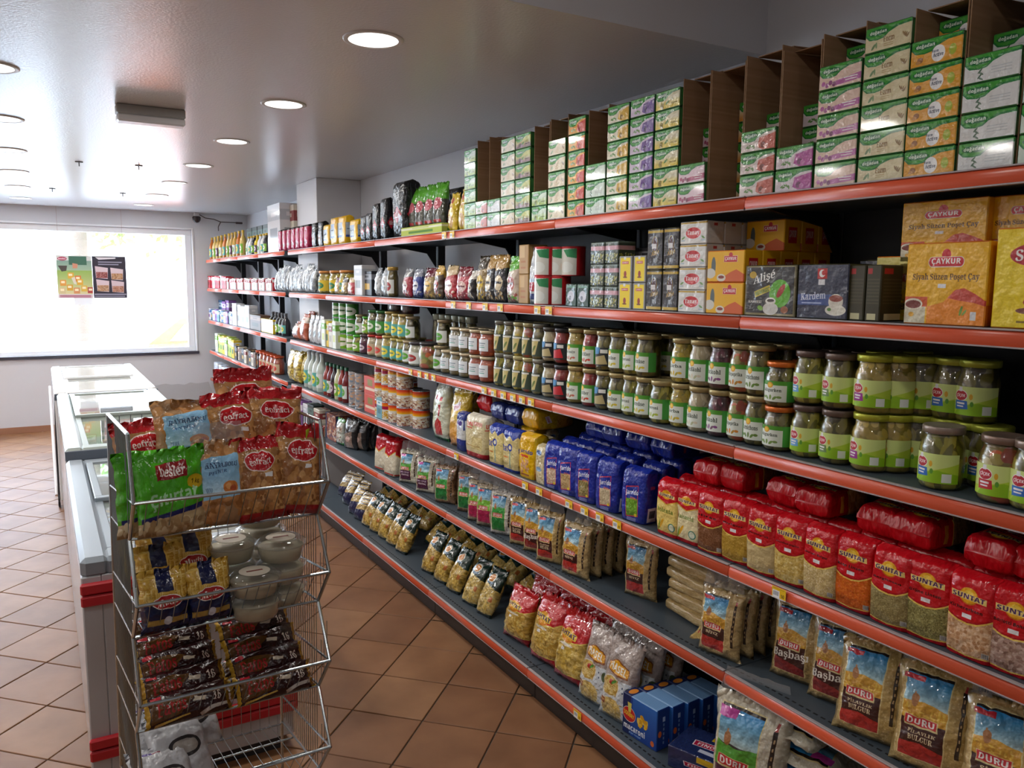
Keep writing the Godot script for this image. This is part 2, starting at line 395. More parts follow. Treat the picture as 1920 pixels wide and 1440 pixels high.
func ceiling_things():
	var ring := mat("lamp_ring", H("d8d8d8"), 0.4)
	var glow := mat("lamp_diffuser", Color.WHITE, 0.5, 0.0, {"emission_enabled": true, "emission": Color(1.0, 0.99, 0.97), "emission_energy_multiplier": 2.2})
	var proto: Node3D = null
	var spots := []
	for k in 7: spots.append([Vector3(1.03, YC, -2.71 - 1.178 * k), 0])
	for k in 7: spots.append([Vector3(-0.125, YC, -2.66 - 1.178 * k), 1])
	for x in [-1.28, -2.44]:
		for k in 7: spots.append([Vector3(x, YC, -2.66 - 1.178 * k), 2])
	for p in [Vector3(0.6, 3.1, -0.85), Vector3(0.6, 3.1, 0.9), Vector3(-1.2, 3.1, -0.85), Vector3(-1.2, 3.1, 0.9)]: spots.append([p, 3])
	var lab := ["round recessed downlight in the row beside the shelving", "round recessed downlight in the row above the freezers", "round recessed downlight in the rows over the open floor", "round recessed downlight in the higher ceiling at the front"]
	for s in spots:
		var t: Node3D
		if proto == null:
			proto = thing("downlight", lab[s[1]], "lamp", "ceiling downlights"); t = proto
			part("trim_ring", lathe_mesh([Vector2(0.085, -0.004), Vector2(0.098, -0.006), Vector2(0.104, -0.003), Vector2(0.104, 0.0)], 28), ring, t)
			part("diffuser_lamp", lathe_mesh([Vector2(0.0, -0.0065), Vector2(0.05, -0.006), Vector2(0.086, -0.004), Vector2(0.09, 0.0)], 28), glow, t)
		else:
			t = again(proto, "downlight", lab[s[1]])
			for c in t.get_children():
				if c is Light3D: c.queue_free(); t.remove_child(c)
		t.position = s[0]
		var l := AreaLight3D.new(); l.name = "downlight_source"; l.area_size = Vector2(0.17, 0.17)
		l.light_energy = LAMP_E * (0.8 if s[1] == 3 else 1.0); l.light_color = Color(1.0, 0.985, 0.96); l.area_range = 14.0; l.area_attenuation = 2.0; l.shadow_enabled = true
		t.add_child(l); l.position = Vector3(0, -0.012, 0); l.rotation.x = -PI / 2.0
	var b := thing("emergency_light", "slim white box light fixed to the ceiling between the downlight rows", "light fitting")
	b.position = Vector3(0.505, YC, -4.32)
	part("housing", block(Vector3(-0.152, -0.045, -0.045), Vector3(0.152, 0.0, 0.045), 0.006), mat("grey_plastic", H("9a9b9b"), 0.5), b)
	part("diffuser", block(Vector3(-0.15, -0.08, -0.042), Vector3(0.15, -0.043, 0.042), 0.008), mat("opal", H("c4c3c6"), 0.35), b)
	for p in [Vector3(0.283, YC, -6.52), Vector3(0.662, YC, -6.48), Vector3(0.143, YC, -8.54), Vector3(0.727, YC, -8.6)]:
		var st := tool()
		cbox(st, Vector3(0, -0.003, 0), Vector3(0.05, 0.006, 0.008), 0.001); cbox(st, Vector3(0, -0.003, 0), Vector3(0.008, 0.0062, 0.06), 0.001); cbox(st, Vector3(0, -0.018, 0), Vector3(0.006, 0.03, 0.006), 0.001)
		solo("ceiling_hook", done(st), mat("dark_metal", H("3a3533"), 0.5, 0.6), "small dark cross shaped hook on the ceiling", "hook", "ceiling hooks").position = p
	# posters hanging in the window
	for q in [["poster_a", 0.17, 0.528, "pale poster with yellow packages and green grass hanging in the window"], ["poster_b", 0.531, 0.884, "dark poster with four pictured bags hanging in the window"]]:
		var st := tool(); cbox(st, Vector3((q[1] + q[2]) / 2.0, 1.778, ZF + 0.06), Vector3(q[2] - q[1], 0.485, 0.003), 0.0, [q[0], q[0], q[0]])
		solo("poster", done(st), printed(q[0], "card"), q[3], "poster")
	solo("paper_notice", block(Vector3(0.33, 1.46, ZF + 0.056), Vector3(0.52, 1.56, ZF + 0.059)), mat("thin_paper", H("e8e8ea"), 0.8, 0.0, {"backlight_enabled": true, "backlight": Color(0.6, 0.6, 0.6)}), "small white paper sheet under the pale poster", "paper")
	for x in [0.2, 0.86]: solo("hanging_string", tube_mesh([Vector3(x, 2.02, ZF + 0.06), Vector3(x, YC, ZF + 0.06)], 0.0015, 4), mat("string", H("b9a3a3"), 0.8), "thin string holding the posters from the ceiling", "string", "poster strings")
	# camera in the corner over the window
	var sc := thing("security_camera", "small dome camera with loose cable under the ceiling corner", "camera")
	sc.position = Vector3(1.69, YC, ZF + 0.09)
	part("bracket", block(Vector3(-0.03, -0.05, -0.03), Vector3(0.03, 0.0, 0.03), 0.008), mat("camera_white", H("bdb8ba"), 0.5), sc)
	part("dome", lathe_mesh([Vector2(0.0, -0.125), Vector2(0.03, -0.115), Vector2(0.046, -0.09), Vector2(0.05, -0.06), Vector2(0.04, -0.045)], 16), mat("dome", H("2a2326"), 0.2), sc)
	part("cable", tube_mesh([Vector3(0.03, -0.02, 0), Vector3(0.1, -0.06, 0), Vector3(0.2, -0.07, 0), Vector3(0.28, -0.1, 0), Vector3(0.4, -0.1, 0), Vector3(0.5, -0.1, 0)], 0.006, 6), mat("cable", H("4b3f40"), 0.6), sc)
	part("cable_plug", block(Vector3(0.46, -0.115, -0.012), Vector3(0.54, -0.09, 0.012), 0.004), mat("cable", H("4b3f40"), 0.6), sc)
	part("cable_end", tube_mesh([Vector3(0.28, -0.1, 0), Vector3(0.25, -0.16, 0), Vector3(0.25, -0.21, 0)], 0.006, 6), mat("cable", H("4b3f40"), 0.6), sc)

func outside():
	struct("street", block(Vector3(-40, -0.5, ZF - 0.3), Vector3(40, -0.25, -60)), mat("street", H("cfccc6"), 0.9))
	var bl := thing("street_building", "pale plastered building across the street", "building")
	bl.position = Vector3(0, -0.25, -30)
	part("wall", block(Vector3(-24, 0, -4), Vector3(24, 7.5, 0)), mat("facade", H("e9e6e0"), 0.9), bl)
	for i in 9:
		var f := part("window", block(Vector3(-20 + i * 4.6, 1.0, 0), Vector3(-18 + i * 4.6, 2.9, 0.06)), white_trim(), bl)
		part("pane", block(Vector3(-19.85 + i * 4.6, 1.15, 0.05), Vector3(-18.15 + i * 4.6, 2.75, 0.08)), mat("far_glass", H("6f7d86"), 0.1), f)
	var red := H("c8452c"); var silver := H("b9c4cc")
	car(Vector3(3.42, -0.25, -15.0), 1.0, mat("car_red", H("d9692f"), 0.3, 0.0, {"clearcoat_enabled": true, "clearcoat": 0.8}), "orange red parked car seen through the shop window")
	car(Vector3(-2.05, -0.25, -15.2), -1.0, mat("car_silver", silver, 0.3, 0.3, {"clearcoat_enabled": true, "clearcoat": 0.8}), "silver blue parked car seen through the shop window")
	var tr := thing("street_tree", "tree with brown trunk and hanging green leaves outside the window", "tree")
	tr.position = Vector3(0.53, -0.25, -13.7)
	part("trunk", lathe_mesh([Vector2(0.19, 0.0), Vector2(0.135, 0.5), Vector2(0.115, 2.0), Vector2(0.12, 3.1), Vector2(0.08, 4.6)], 12), mat("bark", H("6f5f50"), 0.9, 0.0, {"normal_enabled": true, "normal_texture": noise_tex(9, 0.05, [], 8.0), "uv1_triplanar": true, "uv1_scale": Vector3(4, 1, 4)}), tr)
	var st := tool()
	for q in [[Vector3(0, 2.9, 0), Vector3(0.8, 3.4, 0.2), Vector3(1.6, 3.2, 0.3)], [Vector3(0, 2.7, 0), Vector3(0.5, 2.95, 0.1), Vector3(1.1, 2.75, 0.2)], [Vector3(0, 3.2, 0), Vector3(-0.9, 3.9, 0.1), Vector3(-2.0, 4.2, 0)], [Vector3(0, 4.0, 0), Vector3(0.6, 4.7, -0.3), Vector3(1.9, 5.0, -0.4)]]: tube(st, q, 0.03, 6)
	part("branch", done(st), mats["bark"], tr)
	var lv := tool()
	for i in 1500:
		var c: Vector3
		if i < 520:
			c = Vector3(rng.randf_range(0.15, 1.75), 0, rng.randf_range(-0.3, 0.5)); c.y = 3.35 - rng.randf() * rng.randf() * 0.95 - 0.18 * absf(sin(c.x * 4.0))
		else:
			c = Vector3(rng.randfn(0.2, 1.3), rng.randf_range(3.5, 5.6), rng.randfn(0.0, 1.0))
		var d := Vector3(rng.randf_range(-1, 1), rng.randf_range(-1.2, 0.3), rng.randf_range(-1, 1)).normalized()
		var s := d.cross(Vector3(rng.randf(), rng.randf(), rng.randf())).normalized()
		var l := rng.randf_range(0.05, 0.09)
		quad(lv, c - d * l, c + s * l * 0.55, c + d * l, c - s * l * 0.55, c + Vector3(0, 9, 0))
	var fo := part("foliage", done(lv), mat("leaf", H("5d7d3c"), 0.6, 0.0, {"backlight_enabled": true, "backlight": Color(0.5, 0.7, 0.25), "cull_mode": 2}), tr)
	fo.set_meta("kind", "stuff")
func white_trim() -> StandardMaterial3D: return mat("white_trim", H("efefee"), 0.6)
func car(at: Vector3, dir: float, paint: Material, label: String):
	var t := thing("parked_car", label, "car"); t.position = at; t.rotation.y = 0.0 if dir > 0 else PI
	# outline seen from the side, tail at -x, nose at +x
	var low := PackedVector2Array([Vector2(-2.1, 0.3), Vector2(-2.12, 0.75), Vector2(-1.95, 0.95), Vector2(-0.9, 0.99), Vector2(0.75, 0.98), Vector2(1.9, 0.83), Vector2(2.1, 0.65), Vector2(2.1, 0.3)])
	var st := tool(); extrude(st, low, -0.85, 0.85); part("body", done(st), paint, t)
	var cab := PackedVector2Array([Vector2(-1.95, 0.95), Vector2(-1.45, 1.36), Vector2(-1.2, 1.43), Vector2(-0.2, 1.45), Vector2(0.1, 1.4), Vector2(0.95, 0.97)])
	var ct := tool(); extrude(ct, cab, -0.72, 0.72); part("cabin", done(ct), paint, t)
	var gl := mat("car_glass", H("6e8f80"), 0.08)
	for s in [-1.0, 1.0]:
		for w in [[Vector2(-1.62, 1.0), Vector2(-1.38, 1.28), Vector2(-1.3, 1.0)], [Vector2(-1.24, 1.0), Vector2(-1.26, 1.36), Vector2(-0.5, 1.38), Vector2(-0.46, 1.0)], [Vector2(-0.38, 1.0), Vector2(-0.42, 1.38), Vector2(0.04, 1.34), Vector2(0.72, 1.0)]]:
			var wt := tool(); extrude(wt, PackedVector2Array(w), s * 0.70, s * 0.735); part("side_window", done(wt), gl, t)
		part("mirror", block(Vector3(0.42, 0.98, s * 0.75), Vector3(0.62, 1.12, s * 0.98), 0.04), paint, t)
		for x in [-1.35, 1.3]:
			var wh := part("wheel", lathe_mesh([Vector2(0.0, -0.1), Vector2(0.27, -0.1), Vector2(0.31, -0.07), Vector2(0.31, 0.07), Vector2(0.27, 0.1), Vector2(0.0, 0.1)], 18), mat("tyre", H("1c1c1e"), 0.8), t)
			wh.rotation.x = PI / 2.0; wh.position = Vector3(x, 0.31, s * 0.76)

# ---------------------------------------------------------------- wall shelving
func fascia(z0: float, z1: float, x: float, y: float, parent: Node, thick := 0.042):
	var st := tool(true)
	var pr := [Vector2(-0.004, -0.004), Vector2(-0.0075, -0.0075), Vector2(-0.0105, -0.014), Vector2(-0.012, -thick * 0.55), Vector2(-0.0115, -thick + 0.010), Vector2(-0.0095, -thick + 0.004)]
	for i in pr.size() - 1:
		quad(st, Vector3(x + pr[i].x, y + pr[i].y, z0), Vector3(x + pr[i].x, y + pr[i].y, z1), Vector3(x + pr[i + 1].x, y + pr[i + 1].y, z1), Vector3(x + pr[i + 1].x, y + pr[i + 1].y, z0), Vector3(x + 0.5, y - 0.02, (z0 + z1) / 2.0))
	for z in [z0, z1]:
		for i in pr.size() - 1:
			tri(st, Vector3(x + pr[i].x, y + pr[i].y, z), Vector3(x + pr[i + 1].x, y + pr[i + 1].y, z), Vector3(x + 0.004, y - thick * 0.5, z), Vector3(x, y - thick * 0.5, (z0 + z1) / 2.0))
	part("price_rail", done(st), mat("rail", H("da5c3c"), 0.28), parent)
	var lp := tool()
	for yy in [y - 0.002, y - thick + 0.002]: cbox(lp, Vector3(x - 0.004, yy, (z0 + z1) / 2.0), Vector3(0.012, 0.004, z1 - z0), 0.001)
	part("rail_lip", done(lp), mat("rail_lip", H("a9a2a6"), 0.3), parent)
func shelving():
	var seams := [0.296, -0.704, -1.704, -2.704, -3.704, -4.704, -5.704, -6.704]
	var bays := []
	for i in seams.size() - 1: bays.append([seams[i], seams[i + 1]])
	for i in 4: bays.append([-6.84 - 0.915 * i, -6.84 - 0.915 * (i + 1)])
	var where := ["past the borlotti beans", "holding chickpeas and cream tea boxes", "holding lemon tea and macaroni boxes", "holding fruit tins and green pasta packs", "holding black foil packs and yellow maize", "holding bean tins and silver coffee bags", "holding yellow coffee beside the column", "just beyond the column", "with tall white box on top", "with dark green boxes on top", "with amber bottles on top", "against the window wall"]
	var board := mat("shelf_steel", H("45505a"), 0.45, 0.1); var dark := mat("upright_steel", H("1b1d22"), 0.5, 0.2)
	var tags := {0: [833, 848], 1: [850, 879, 910, 938, 1008, 1029], 2: [770, 787, 800, 813, 908, 926, 944, 962, 979, 996], 3: [856, 985, 1011, 1067, 1096, 1125, 1157, 1461], 4: [], 5: [1083]}
	for i in bays.size():
		var z0: float = bays[i][0]; var z1: float = bays[i][1]; var zc := (z0 + z1) / 2.0
		var t := thing("shelving_bay", "dark wall shelving bay with orange rails, " + where[mini(i, where.size() - 1)], "shelf unit", "wall shelving bays")
		t.position = Vector3(XS, 0, zc)
		var o := Vector3(-XS, 0, -zc)
		for z in ([z0, z1] if i == 0 or i == 7 else [z1]):
			var in_col: bool = z < -6.41 and z > -6.98
			if not in_col: part("upright", block(Vector3(2.2, 0.0, z - 0.015) + o, Vector3(2.25, 2.08, z + 0.015) + o, 0.002), dark, t)
		if i < 4: part("back_panel", block(Vector3(2.205, 0.16, z1 + 0.016) + o, Vector3(2.215, 2.0, z0 - 0.016) + o), mat("back_panel", H("15171b"), 0.6), t)
		for s in 5:
			var y: float = SH[s]
			var b := tool()
			# boards are notched round the column
			if i == 6:
				cbox(b, Vector3((XS + 2.195) / 2.0, y - 0.015, (z0 - 6.405) / 2.0) + o, Vector3(2.195 - XS, 0.03, z0 + 6.405 - 0.002), 0.002)
				cbox(b, Vector3((XS + 1.935) / 2.0, y - 0.015, (z1 - 6.405) / 2.0) + o, Vector3(1.935 - XS, 0.03, -6.405 - z1), 0.002)
			elif i == 7:
				cbox(b, Vector3((XS + 2.195) / 2.0, y - 0.015, (z1 - 6.985) / 2.0) + o, Vector3(2.195 - XS, 0.03, -6.985 - z1 - 0.002), 0.002)
				cbox(b, Vector3((XS + 1.935) / 2.0, y - 0.015, (z0 - 6.985) / 2.0) + o, Vector3(1.935 - XS, 0.03, z0 + 6.985), 0.002)
			else: cbox(b, Vector3((XS + 2.195) / 2.0, y - 0.015, zc) + o, Vector3(2.195 - XS, 0.03, z0 - z1 - 0.004), 0.002)
			var sb := part("shelf_board", done(b), board, t)
			fascia(z1 + 0.003 - zc, z0 - 0.003 - zc, 0.0, y, sb)
			if i != 6:
				for z in [z0, z1]:
					if z < -6.41 and z > -6.98: continue
					var bt := tool(); var side := -0.005 if z == z0 else 0.005
					extrude(bt, PackedVector2Array([Vector2(2.19 - XS, y - 0.03), Vector2(XS + 0.08 - XS, y - 0.03), Vector2(XS + 0.12 - XS, y - 0.04), Vector2(2.13 - XS, y - 0.075), Vector2(2.19 - XS, y - 0.16)]), z - zc + side - 0.002, z - zc + side + 0.002)
					part("bracket", done(bt), dark, sb)
			for px in tags[s]:
				var z := z_at(px, y - 0.02, XS - 0.014)
				if z < z0 and z > z1: price_tag(Vector3(-0.0155, y - 0.021, z - zc), sb)
		if i > 9: continue
		var bd := tool(); cbox(bd, Vector3((XB + 2.195) / 2.0, SH[5] - 0.015, zc) + o, Vector3(2.195 - XB, 0.03, z0 - z1 - 0.004), 0.002)
		if i == 6 or i == 7:
			bd = tool(); cbox(bd, Vector3((XB + 1.935) / 2.0, SH[5] - 0.015, zc) + o, Vector3(1.935 - XB, 0.03, z0 - z1 - 0.004), 0.002)
		var base := part("base_deck", done(bd), board, t)
		fascia(z1 + 0.003 - zc, z0 - 0.003 - zc, XB - XS, SH[5], base, 0.044)
		for px in tags[5]:
			var z := z_at(px, SH[5] - 0.02, XB - 0.014)
			if z < z0 and z > z1: price_tag(Vector3(XB - XS - 0.0155, SH[5] - 0.022, z - zc), base)
		part("kick_plate", block(Vector3(XB + 0.03, 0.0, z1 + 0.002) + o, Vector3(XB + 0.045, 0.112, z0 - 0.002) + o, 0.001), mat("kick", H("2c2828"), 0.35), t)
		if i > 0 and i < 5:
			var sl := tool()
			for q in [[XB - XS + 0.03, SH[5]], [0.03, SH[4]]]:
				for k in 40: cbox(sl, Vector3(q[0], q[1] + 0.0003, z1 + 0.0125 + k * 0.025 - zc), Vector3(0.006, 0.0008, 0.014), 0.0)
			var so := part("slots", done(sl), mat("slot", H("0b0d10"), 0.9), t); so.set_meta("kind", "stuff")
func price_tag(at: Vector3, parent: Node):
	var m := box_mesh(Vector3(0.05, 0.034, 0.0012), 0.0, ["price", "price", "price"], Vector3(0, -0.017, 0))
	var p := part("price_tag", m, printed("price", "card"), parent)
	p.position = at; p.rotation = Vector3(0, -PI / 2.0, 0)

# ---------------------------------------------------------------- chest freezers
func freezers():
	freezer(Vector3(0.06, 0, -2.84), 0.67, 1.66, 0.85, H("b4b8be"), H("87919b"), true, "grey rimmed chest freezer with red bumpers behind the basket stand")
	freezer(Vector3(0.06, 0, -4.56), 0.7, 2.3, 0.895, H("b9bdc2"), H("9aa39f"), false, "middle chest freezer with sliding glass lids and slate end strip")
	freezer(Vector3(0.045, 0, -6.9), 0.72, 2.1, 0.9, H("e4e6ea"), H("eceef0"), false, "white framed chest freezer under the shop window")
	var rod := thing("white_pole", "thin white pole leaning against the middle freezer", "pole")
	part("rod", tube_mesh([Vector3(0.02, 0.0, -7.35), Vector3(0.025, 0.75, -8.6)], 0.012, 8), mat("white_plastic", H("e8e6e8"), 0.4), rod)
	var cd := tool(); var loop := []
	for k in 13: loop.append(Vector3(0.035, 0.05 + 0.045 * cos(TAU * k / 12.0), -6.95 + 0.05 * sin(TAU * k / 12.0)))
	tube(cd, [Vector3(0.05, 0.85, -7.0), Vector3(0.038, 0.45, -6.97), Vector3(0.036, 0.095, -6.95)], 0.008, 6); tube(cd, loop, 0.008, 6)
	solo("power_cord", done(cd), mat("cord", H("26242a"), 0.5), "black cord with a loop hanging beside the middle freezer", "cord")
func freezer(at: Vector3, w: float, l: float, h: float, body: Color, rim: Color, bumpers: bool, label: String):
	var t := thing("chest_freezer", label, "freezer"); t.position = at
	var bm := mat("freezer" + body.to_html(), body, 0.12, 0.0, {"clearcoat_enabled": true, "clearcoat": 0.7}); var rm := mat("rim" + rim.to_html(), rim, 0.3, 0.15)
	# shell around an open tub: long sides, ends, bottom
	for q in [[0.0, 0.06], [w - 0.06, w]]: part("side_wall", block(Vector3(q[0], 0.06, -l), Vector3(q[1], h - 0.06, 0.0), 0.004), bm, t)
	for q in [[-0.08, 0.0], [-l, -l + 0.08]]: part("end_wall", block(Vector3(0.06, 0.06, q[0]), Vector3(w - 0.06, h - 0.06, q[1]), 0.002), bm, t)
	part("floor_pan", block(Vector3(0.06, 0.1, -l + 0.08), Vector3(w - 0.06, 0.4, -0.08)), mat("liner", H("d5dade"), 0.5), t)
	part("plinth", block(Vector3(0.03, 0.0, -l + 0.03), Vector3(w - 0.03, 0.06, -0.03)), mat("plinth", H("2b2c2f"), 0.7), t)
	# rounded rim
	for q in [[0.0, 0.085, -l, 0.0], [w - 0.085, w, -l, 0.0]]: part("rim", block(Vector3(q[0], h - 0.07, q[2]), Vector3(q[1], h, q[3]), 0.018), rm, t)
	for q in [[-0.11, 0.0], [-l, -l + 0.09]]: part("rim", block(Vector3(0.07, h - 0.07, q[0]), Vector3(w - 0.07, h - 0.004, q[1]), 0.015), rm, t)
	if not bumpers: part("end_strip", block(Vector3(0.0, h - 0.062, 0.0), Vector3(w, h - 0.012, 0.012), 0.003), mat("slate_strip", H("59626f"), 0.35), t)
	for k in 2:
		var z0 := -0.1 - k * (l - 0.2) / 2.0 + (0.04 if k == 1 else 0.0); var z1 := -0.1 - (k + 1) * (l - 0.2) / 2.0
		var y := h - 0.03 + k * 0.016
		var ld := Node3D.new(); ld.name = "glass_lid"; t.add_child(ld, true)
		for q in [[0.085, z0 - 0.035, w - 0.085, z0], [0.085, z1, w - 0.085, z1 + 0.03], [0.085, z1 + 0.03, 0.115, z0 - 0.035], [w - 0.115, z1 + 0.03, w - 0.085, z0 - 0.035]]:
			part("lid_frame", block(Vector3(q[0], y, q[1]), Vector3(q[2], y + 0.018, q[3]), 0.003), rm, ld)
		part("lid_glass", block(Vector3(0.11, y + 0.005, z1 + 0.025), Vector3(w - 0.11, y + 0.011, z0 - 0.03)), mat("lid_glass", Color(0.86, 0.93, 0.9, 0.14), 0.02, 0.0, {"transparency": 1, "metallic_specular": 0.9}), ld)
	if bumpers:
		var red := mat("bumper", H("b4212c"), 0.35)
		for y in [0.695, 0.16]:
			for dy in [0.0, 0.04]:
				part("bumper", block(Vector3(-0.004, y + dy, 0.0), Vector3(w + 0.01, y + dy + 0.036, 0.022), 0.008), red, t)
		for y in [0.695, 0.16]: part("bumper", block(Vector3(w, y, -l + 0.02), Vector3(w + 0.02, y + 0.075, 0.0), 0.008), red, t)
	# frozen packs lying in the tub
	var nm := ["frozen_a", "frozen_b", "frozen_c", "frozen_d"]
	for i in int(l / 0.27):
		for j in 3:
			var c: String = nm[(i * 3 + j * 2 + i / 2) % 4]
			var o := solo("frozen_food_box", box_mesh(Vector3(0.16, 0.06 + 0.02 * ((i + j) % 3), 0.23), 0.004, [c, c, c]), printed(c, "card"), "flat frozen food box lying in the " + label.substr(0, label.find(" with") if label.find(" with") > 0 else label.find(" under")), "food box", "frozen food boxes in " + label.get_slice(" ", 0) + " freezer")
			o.position = at + Vector3(0.16 + j * (w - 0.32) / 2.0, 0.4 + 0.1, -0.23 - i * 0.27); o.rotation.y = rng.randf_range(-0.12, 0.12)
			var u2 := solo("frozen_food_box", box_mesh(Vector3(0.17, 0.099, 0.24), 0.004, [nm[(i + j) % 4], "frozen_b", "frozen_c"]), printed("frozen_b", "card"), o.get_meta("label"), "food box", o.get_meta("group"))
			u2.position = at + Vector3(0.16 + j * (w - 0.32) / 2.0, 0.4, -0.23 - i * 0.27)

# ---------------------------------------------------------------- wire basket stand
const TIERS := [1.255, 1.02, 0.785, 0.55]
var stand: Transform3D
func basket_stand():
	stand = Transform3D(Basis(Vector3.UP, deg_to_rad(2.6)) * Basis(Vector3.BACK, -0.014), Vector3(0.3545, 0, -1.9))
	var t := thing("basket_stand", "chrome wire stand with tiered dump baskets in front of the freezer", "display stand"); t.transform = stand
	var w := 0.222; var d := 0.42
	var ch := mat("chrome_wire", H("b3bcc0"), 0.22, 0.95); var th := mat("thin_wire", H("8d9698"), 0.28, 0.9)
	var floors := []
	for y in TIERS: floors.append(y - 0.105)
	for s in [-1.0, 1.0]:
		var pts := [Vector3(s * w, 1.40, -0.06)]
		for k in 4: pts.append(Vector3(s * w, TIERS[k], 0)); pts.append(Vector3(s * w, floors[k], -0.085))
		pts.append(Vector3(s * w, 0.03, -0.085))
		part("front_post", tube_mesh(pts, 0.0045, 8), ch, t)
		part("back_post", tube_mesh([Vector3(s * w, 0.03, -d), Vector3(s * w, 1.395, -d), Vector3(s * w, 1.40, -0.06)], 0.0045, 8), ch, t)
		for z in [-0.085, -d]: part("foot", lathe_mesh([Vector2(0.0, 0.0), Vector2(0.018, 0.0), Vector2(0.018, 0.02), Vector2(0.008, 0.035)], 12), mat("foot", H("333333"), 0.6), t).position = Vector3(s * w, 0, z)
		var g := tool()
		for k in 18:
			var z := -0.1 - k * 0.0182
			tube(g, [Vector3(s * w, 0.44, z), Vector3(s * w, 1.397, z)], 0.0011, 4)
		for k in 3:
			var z := -0.02 - 0.022 * k
			for q in TIERS: tube(g, [Vector3(s * w, q - 0.105 * (-z / 0.085), z), Vector3(s * w, q + (0.13 if q == TIERS[0] else 0.13 * (1.0 + z / 0.085)), z)], 0.0011, 4)
		part("side_grid", done(g), th, t)
		for k in 4:
			part("side_rail", tube_mesh([Vector3(s * w, TIERS[k], 0), Vector3(s * w, TIERS[k] - 0.05, -d)], 0.003, 6), ch, t)
			part("side_rail", tube_mesh([Vector3(s * w, floors[k], -0.085), Vector3(s * w, floors[k] - 0.03, -d)], 0.003, 6), ch, t)
	var bg := tool()
	for k in 15: tube(bg, [Vector3(-w + 0.027 * (k + 1), 0.40, -d), Vector3(-w + 0.027 * (k + 1), 1.39, -d)], 0.0011, 4)
	part("back_grid", done(bg), th, t)
	for k in 4:
		var bk := Node3D.new(); bk.name = "basket"; t.add_child(bk, true)
		part("front_rim", tube_mesh([Vector3(-w, TIERS[k], 0), Vector3(w, TIERS[k], 0)], 0.0042, 8), ch, bk)
		part("floor_bar", tube_mesh([Vector3(-w, floors[k], -0.085), Vector3(w, floors[k], -0.085)], 0.0035, 6), ch, bk)
		for z in [-0.2, -0.31, -0.42]: part("floor_bar", tube_mesh([Vector3(-w, floors[k] - 0.03 * (-z - 0.085) / 0.295 - 0.004, z), Vector3(w, floors[k] - 0.03 * (-z - 0.085) / 0.295 - 0.004, z)], 0.0028, 6), ch, bk)
		var g := tool()
		for j in 15:
			var x := -w + 0.027 * (j + 1)
			tube(g, [Vector3(x, TIERS[k], 0.0), Vector3(x, floors[k], -0.085), Vector3(x, floors[k] - 0.03, -d)], 0.0011, 4)
		part("wire_grid", done(g), th, bk)
func small_things():
	pass
# ---------------------------------------------------------------- what is printed on the goods
func paint_all():
	rng.seed = 5
	cell(100, 68, H("f0c41e")); R(0.06, 0.28, 0.5, 0.66, H("eef0f2")); R(0.0, 0.9, 1.0, 0.1, H("d9dadd"))
	for k in 7: R(0.12 + k * 0.055, 0.38, 0.03, 0.36, H("5a6270"))
	R(0.1, 0.1, 0.8, 0.05, H("b98f10")); T("50", 0.77, 0.65, 0.22, 0.3, H("5a4a10")); keep("price")
	posters(); frozen(); teas(); second_shelf(); jars_paint(); packs(); bags_paint(); far_paint(); stand_paint()
func posters():
	cell(256, 340, H("cfd2cf")); V(0, 0.12, 1, 0.3, H("7f9d92"), H("a9bfa0")); R(0.35, 0.02, 0.5, 0.2, H("3d6a58")); V(0, 0.35, 1, 0.55, H("8fb05a"), H("d9cfa0"))
	E(0.17, 0.08, 0.13, 0.045, H("a83a58")); T("besler", 0.17, 0.08, 0.2, 0.035, H("f2dfe4"))
	P([0.04, 0.24, 0.3, 0.24, 0.27, 0.36, 0.14, 0.38], H("4a4440")); P([0.45, 0.18, 0.6, 0.2, 0.58, 0.3, 0.45, 0.3], H("c78a70"))
	for q in [[0.3, 0.4, "d8a83c"], [0.5, 0.47, "d0783a"], [0.08, 0.57, "d89a48"], [0.55, 0.55, "d8a840"], [0.26, 0.68, "cfa03c"], [0.66, 0.7, "d8b04c"], [0.05, 0.75, "cdbd90"], [0.45, 0.75, "d09060"], [0.84, 0.74, "b04a44"]]: R(q[0], q[1], 0.17, 0.14, H(q[2])); R(q[0] + 0.03, q[1] + 0.03, 0.1, 0.05, H("f0e3c0"))
	P([0.4, 0.52, 0.5, 0.5, 0.54, 0.68, 0.46, 0.66], H("d8d2c4")); R(0, 0.91, 1, 0.09, H("d7c8cd"))
	for k in 2: R(0.05, 0.925 + k * 0.035, 0.88, 0.02, H("a04868"))
	keep("poster_a")
	cell(256, 340, H("2c2838")); P([0.1, 0.03, 0.7, 0.03, 0.7, 0.06, 0.2, 0.09], H("d9d4da"))
	for k in 2: R(0.18, 0.13 + k * 0.055, 0.7 - k * 0.1, 0.025, H("8f8fa3"))
	for q in [[0.08, 0.24, 0.0, "8f4a48"], [0.53, 0.27, 0.0, "b0825a"], [0.1, 0.55, 0.0, "b58a68"], [0.54, 0.57, 0.0, "b07a62"]]:
		P([q[0], q[1], q[0] + 0.38, q[1] + 0.04, q[0] + 0.36, q[1] + 0.3, q[0] + 0.02, q[1] + 0.28], H("cfbcc4")); R(q[0] + 0.03, q[1] + 0.14, 0.33, 0.14, H(q[3])); G(q[0] + 0.04, q[1] + 0.15, 0.3, 0.12, 60, [H(q[3]).lightened(0.2), H(q[3]).darkened(0.15)], 5, 4)
	R(0.03, 0.89, 0.94, 0.03, H("9a9bb0")); R(0.03, 0.94, 0.9, 0.025, H("8a8ba0")); keep("poster_b")
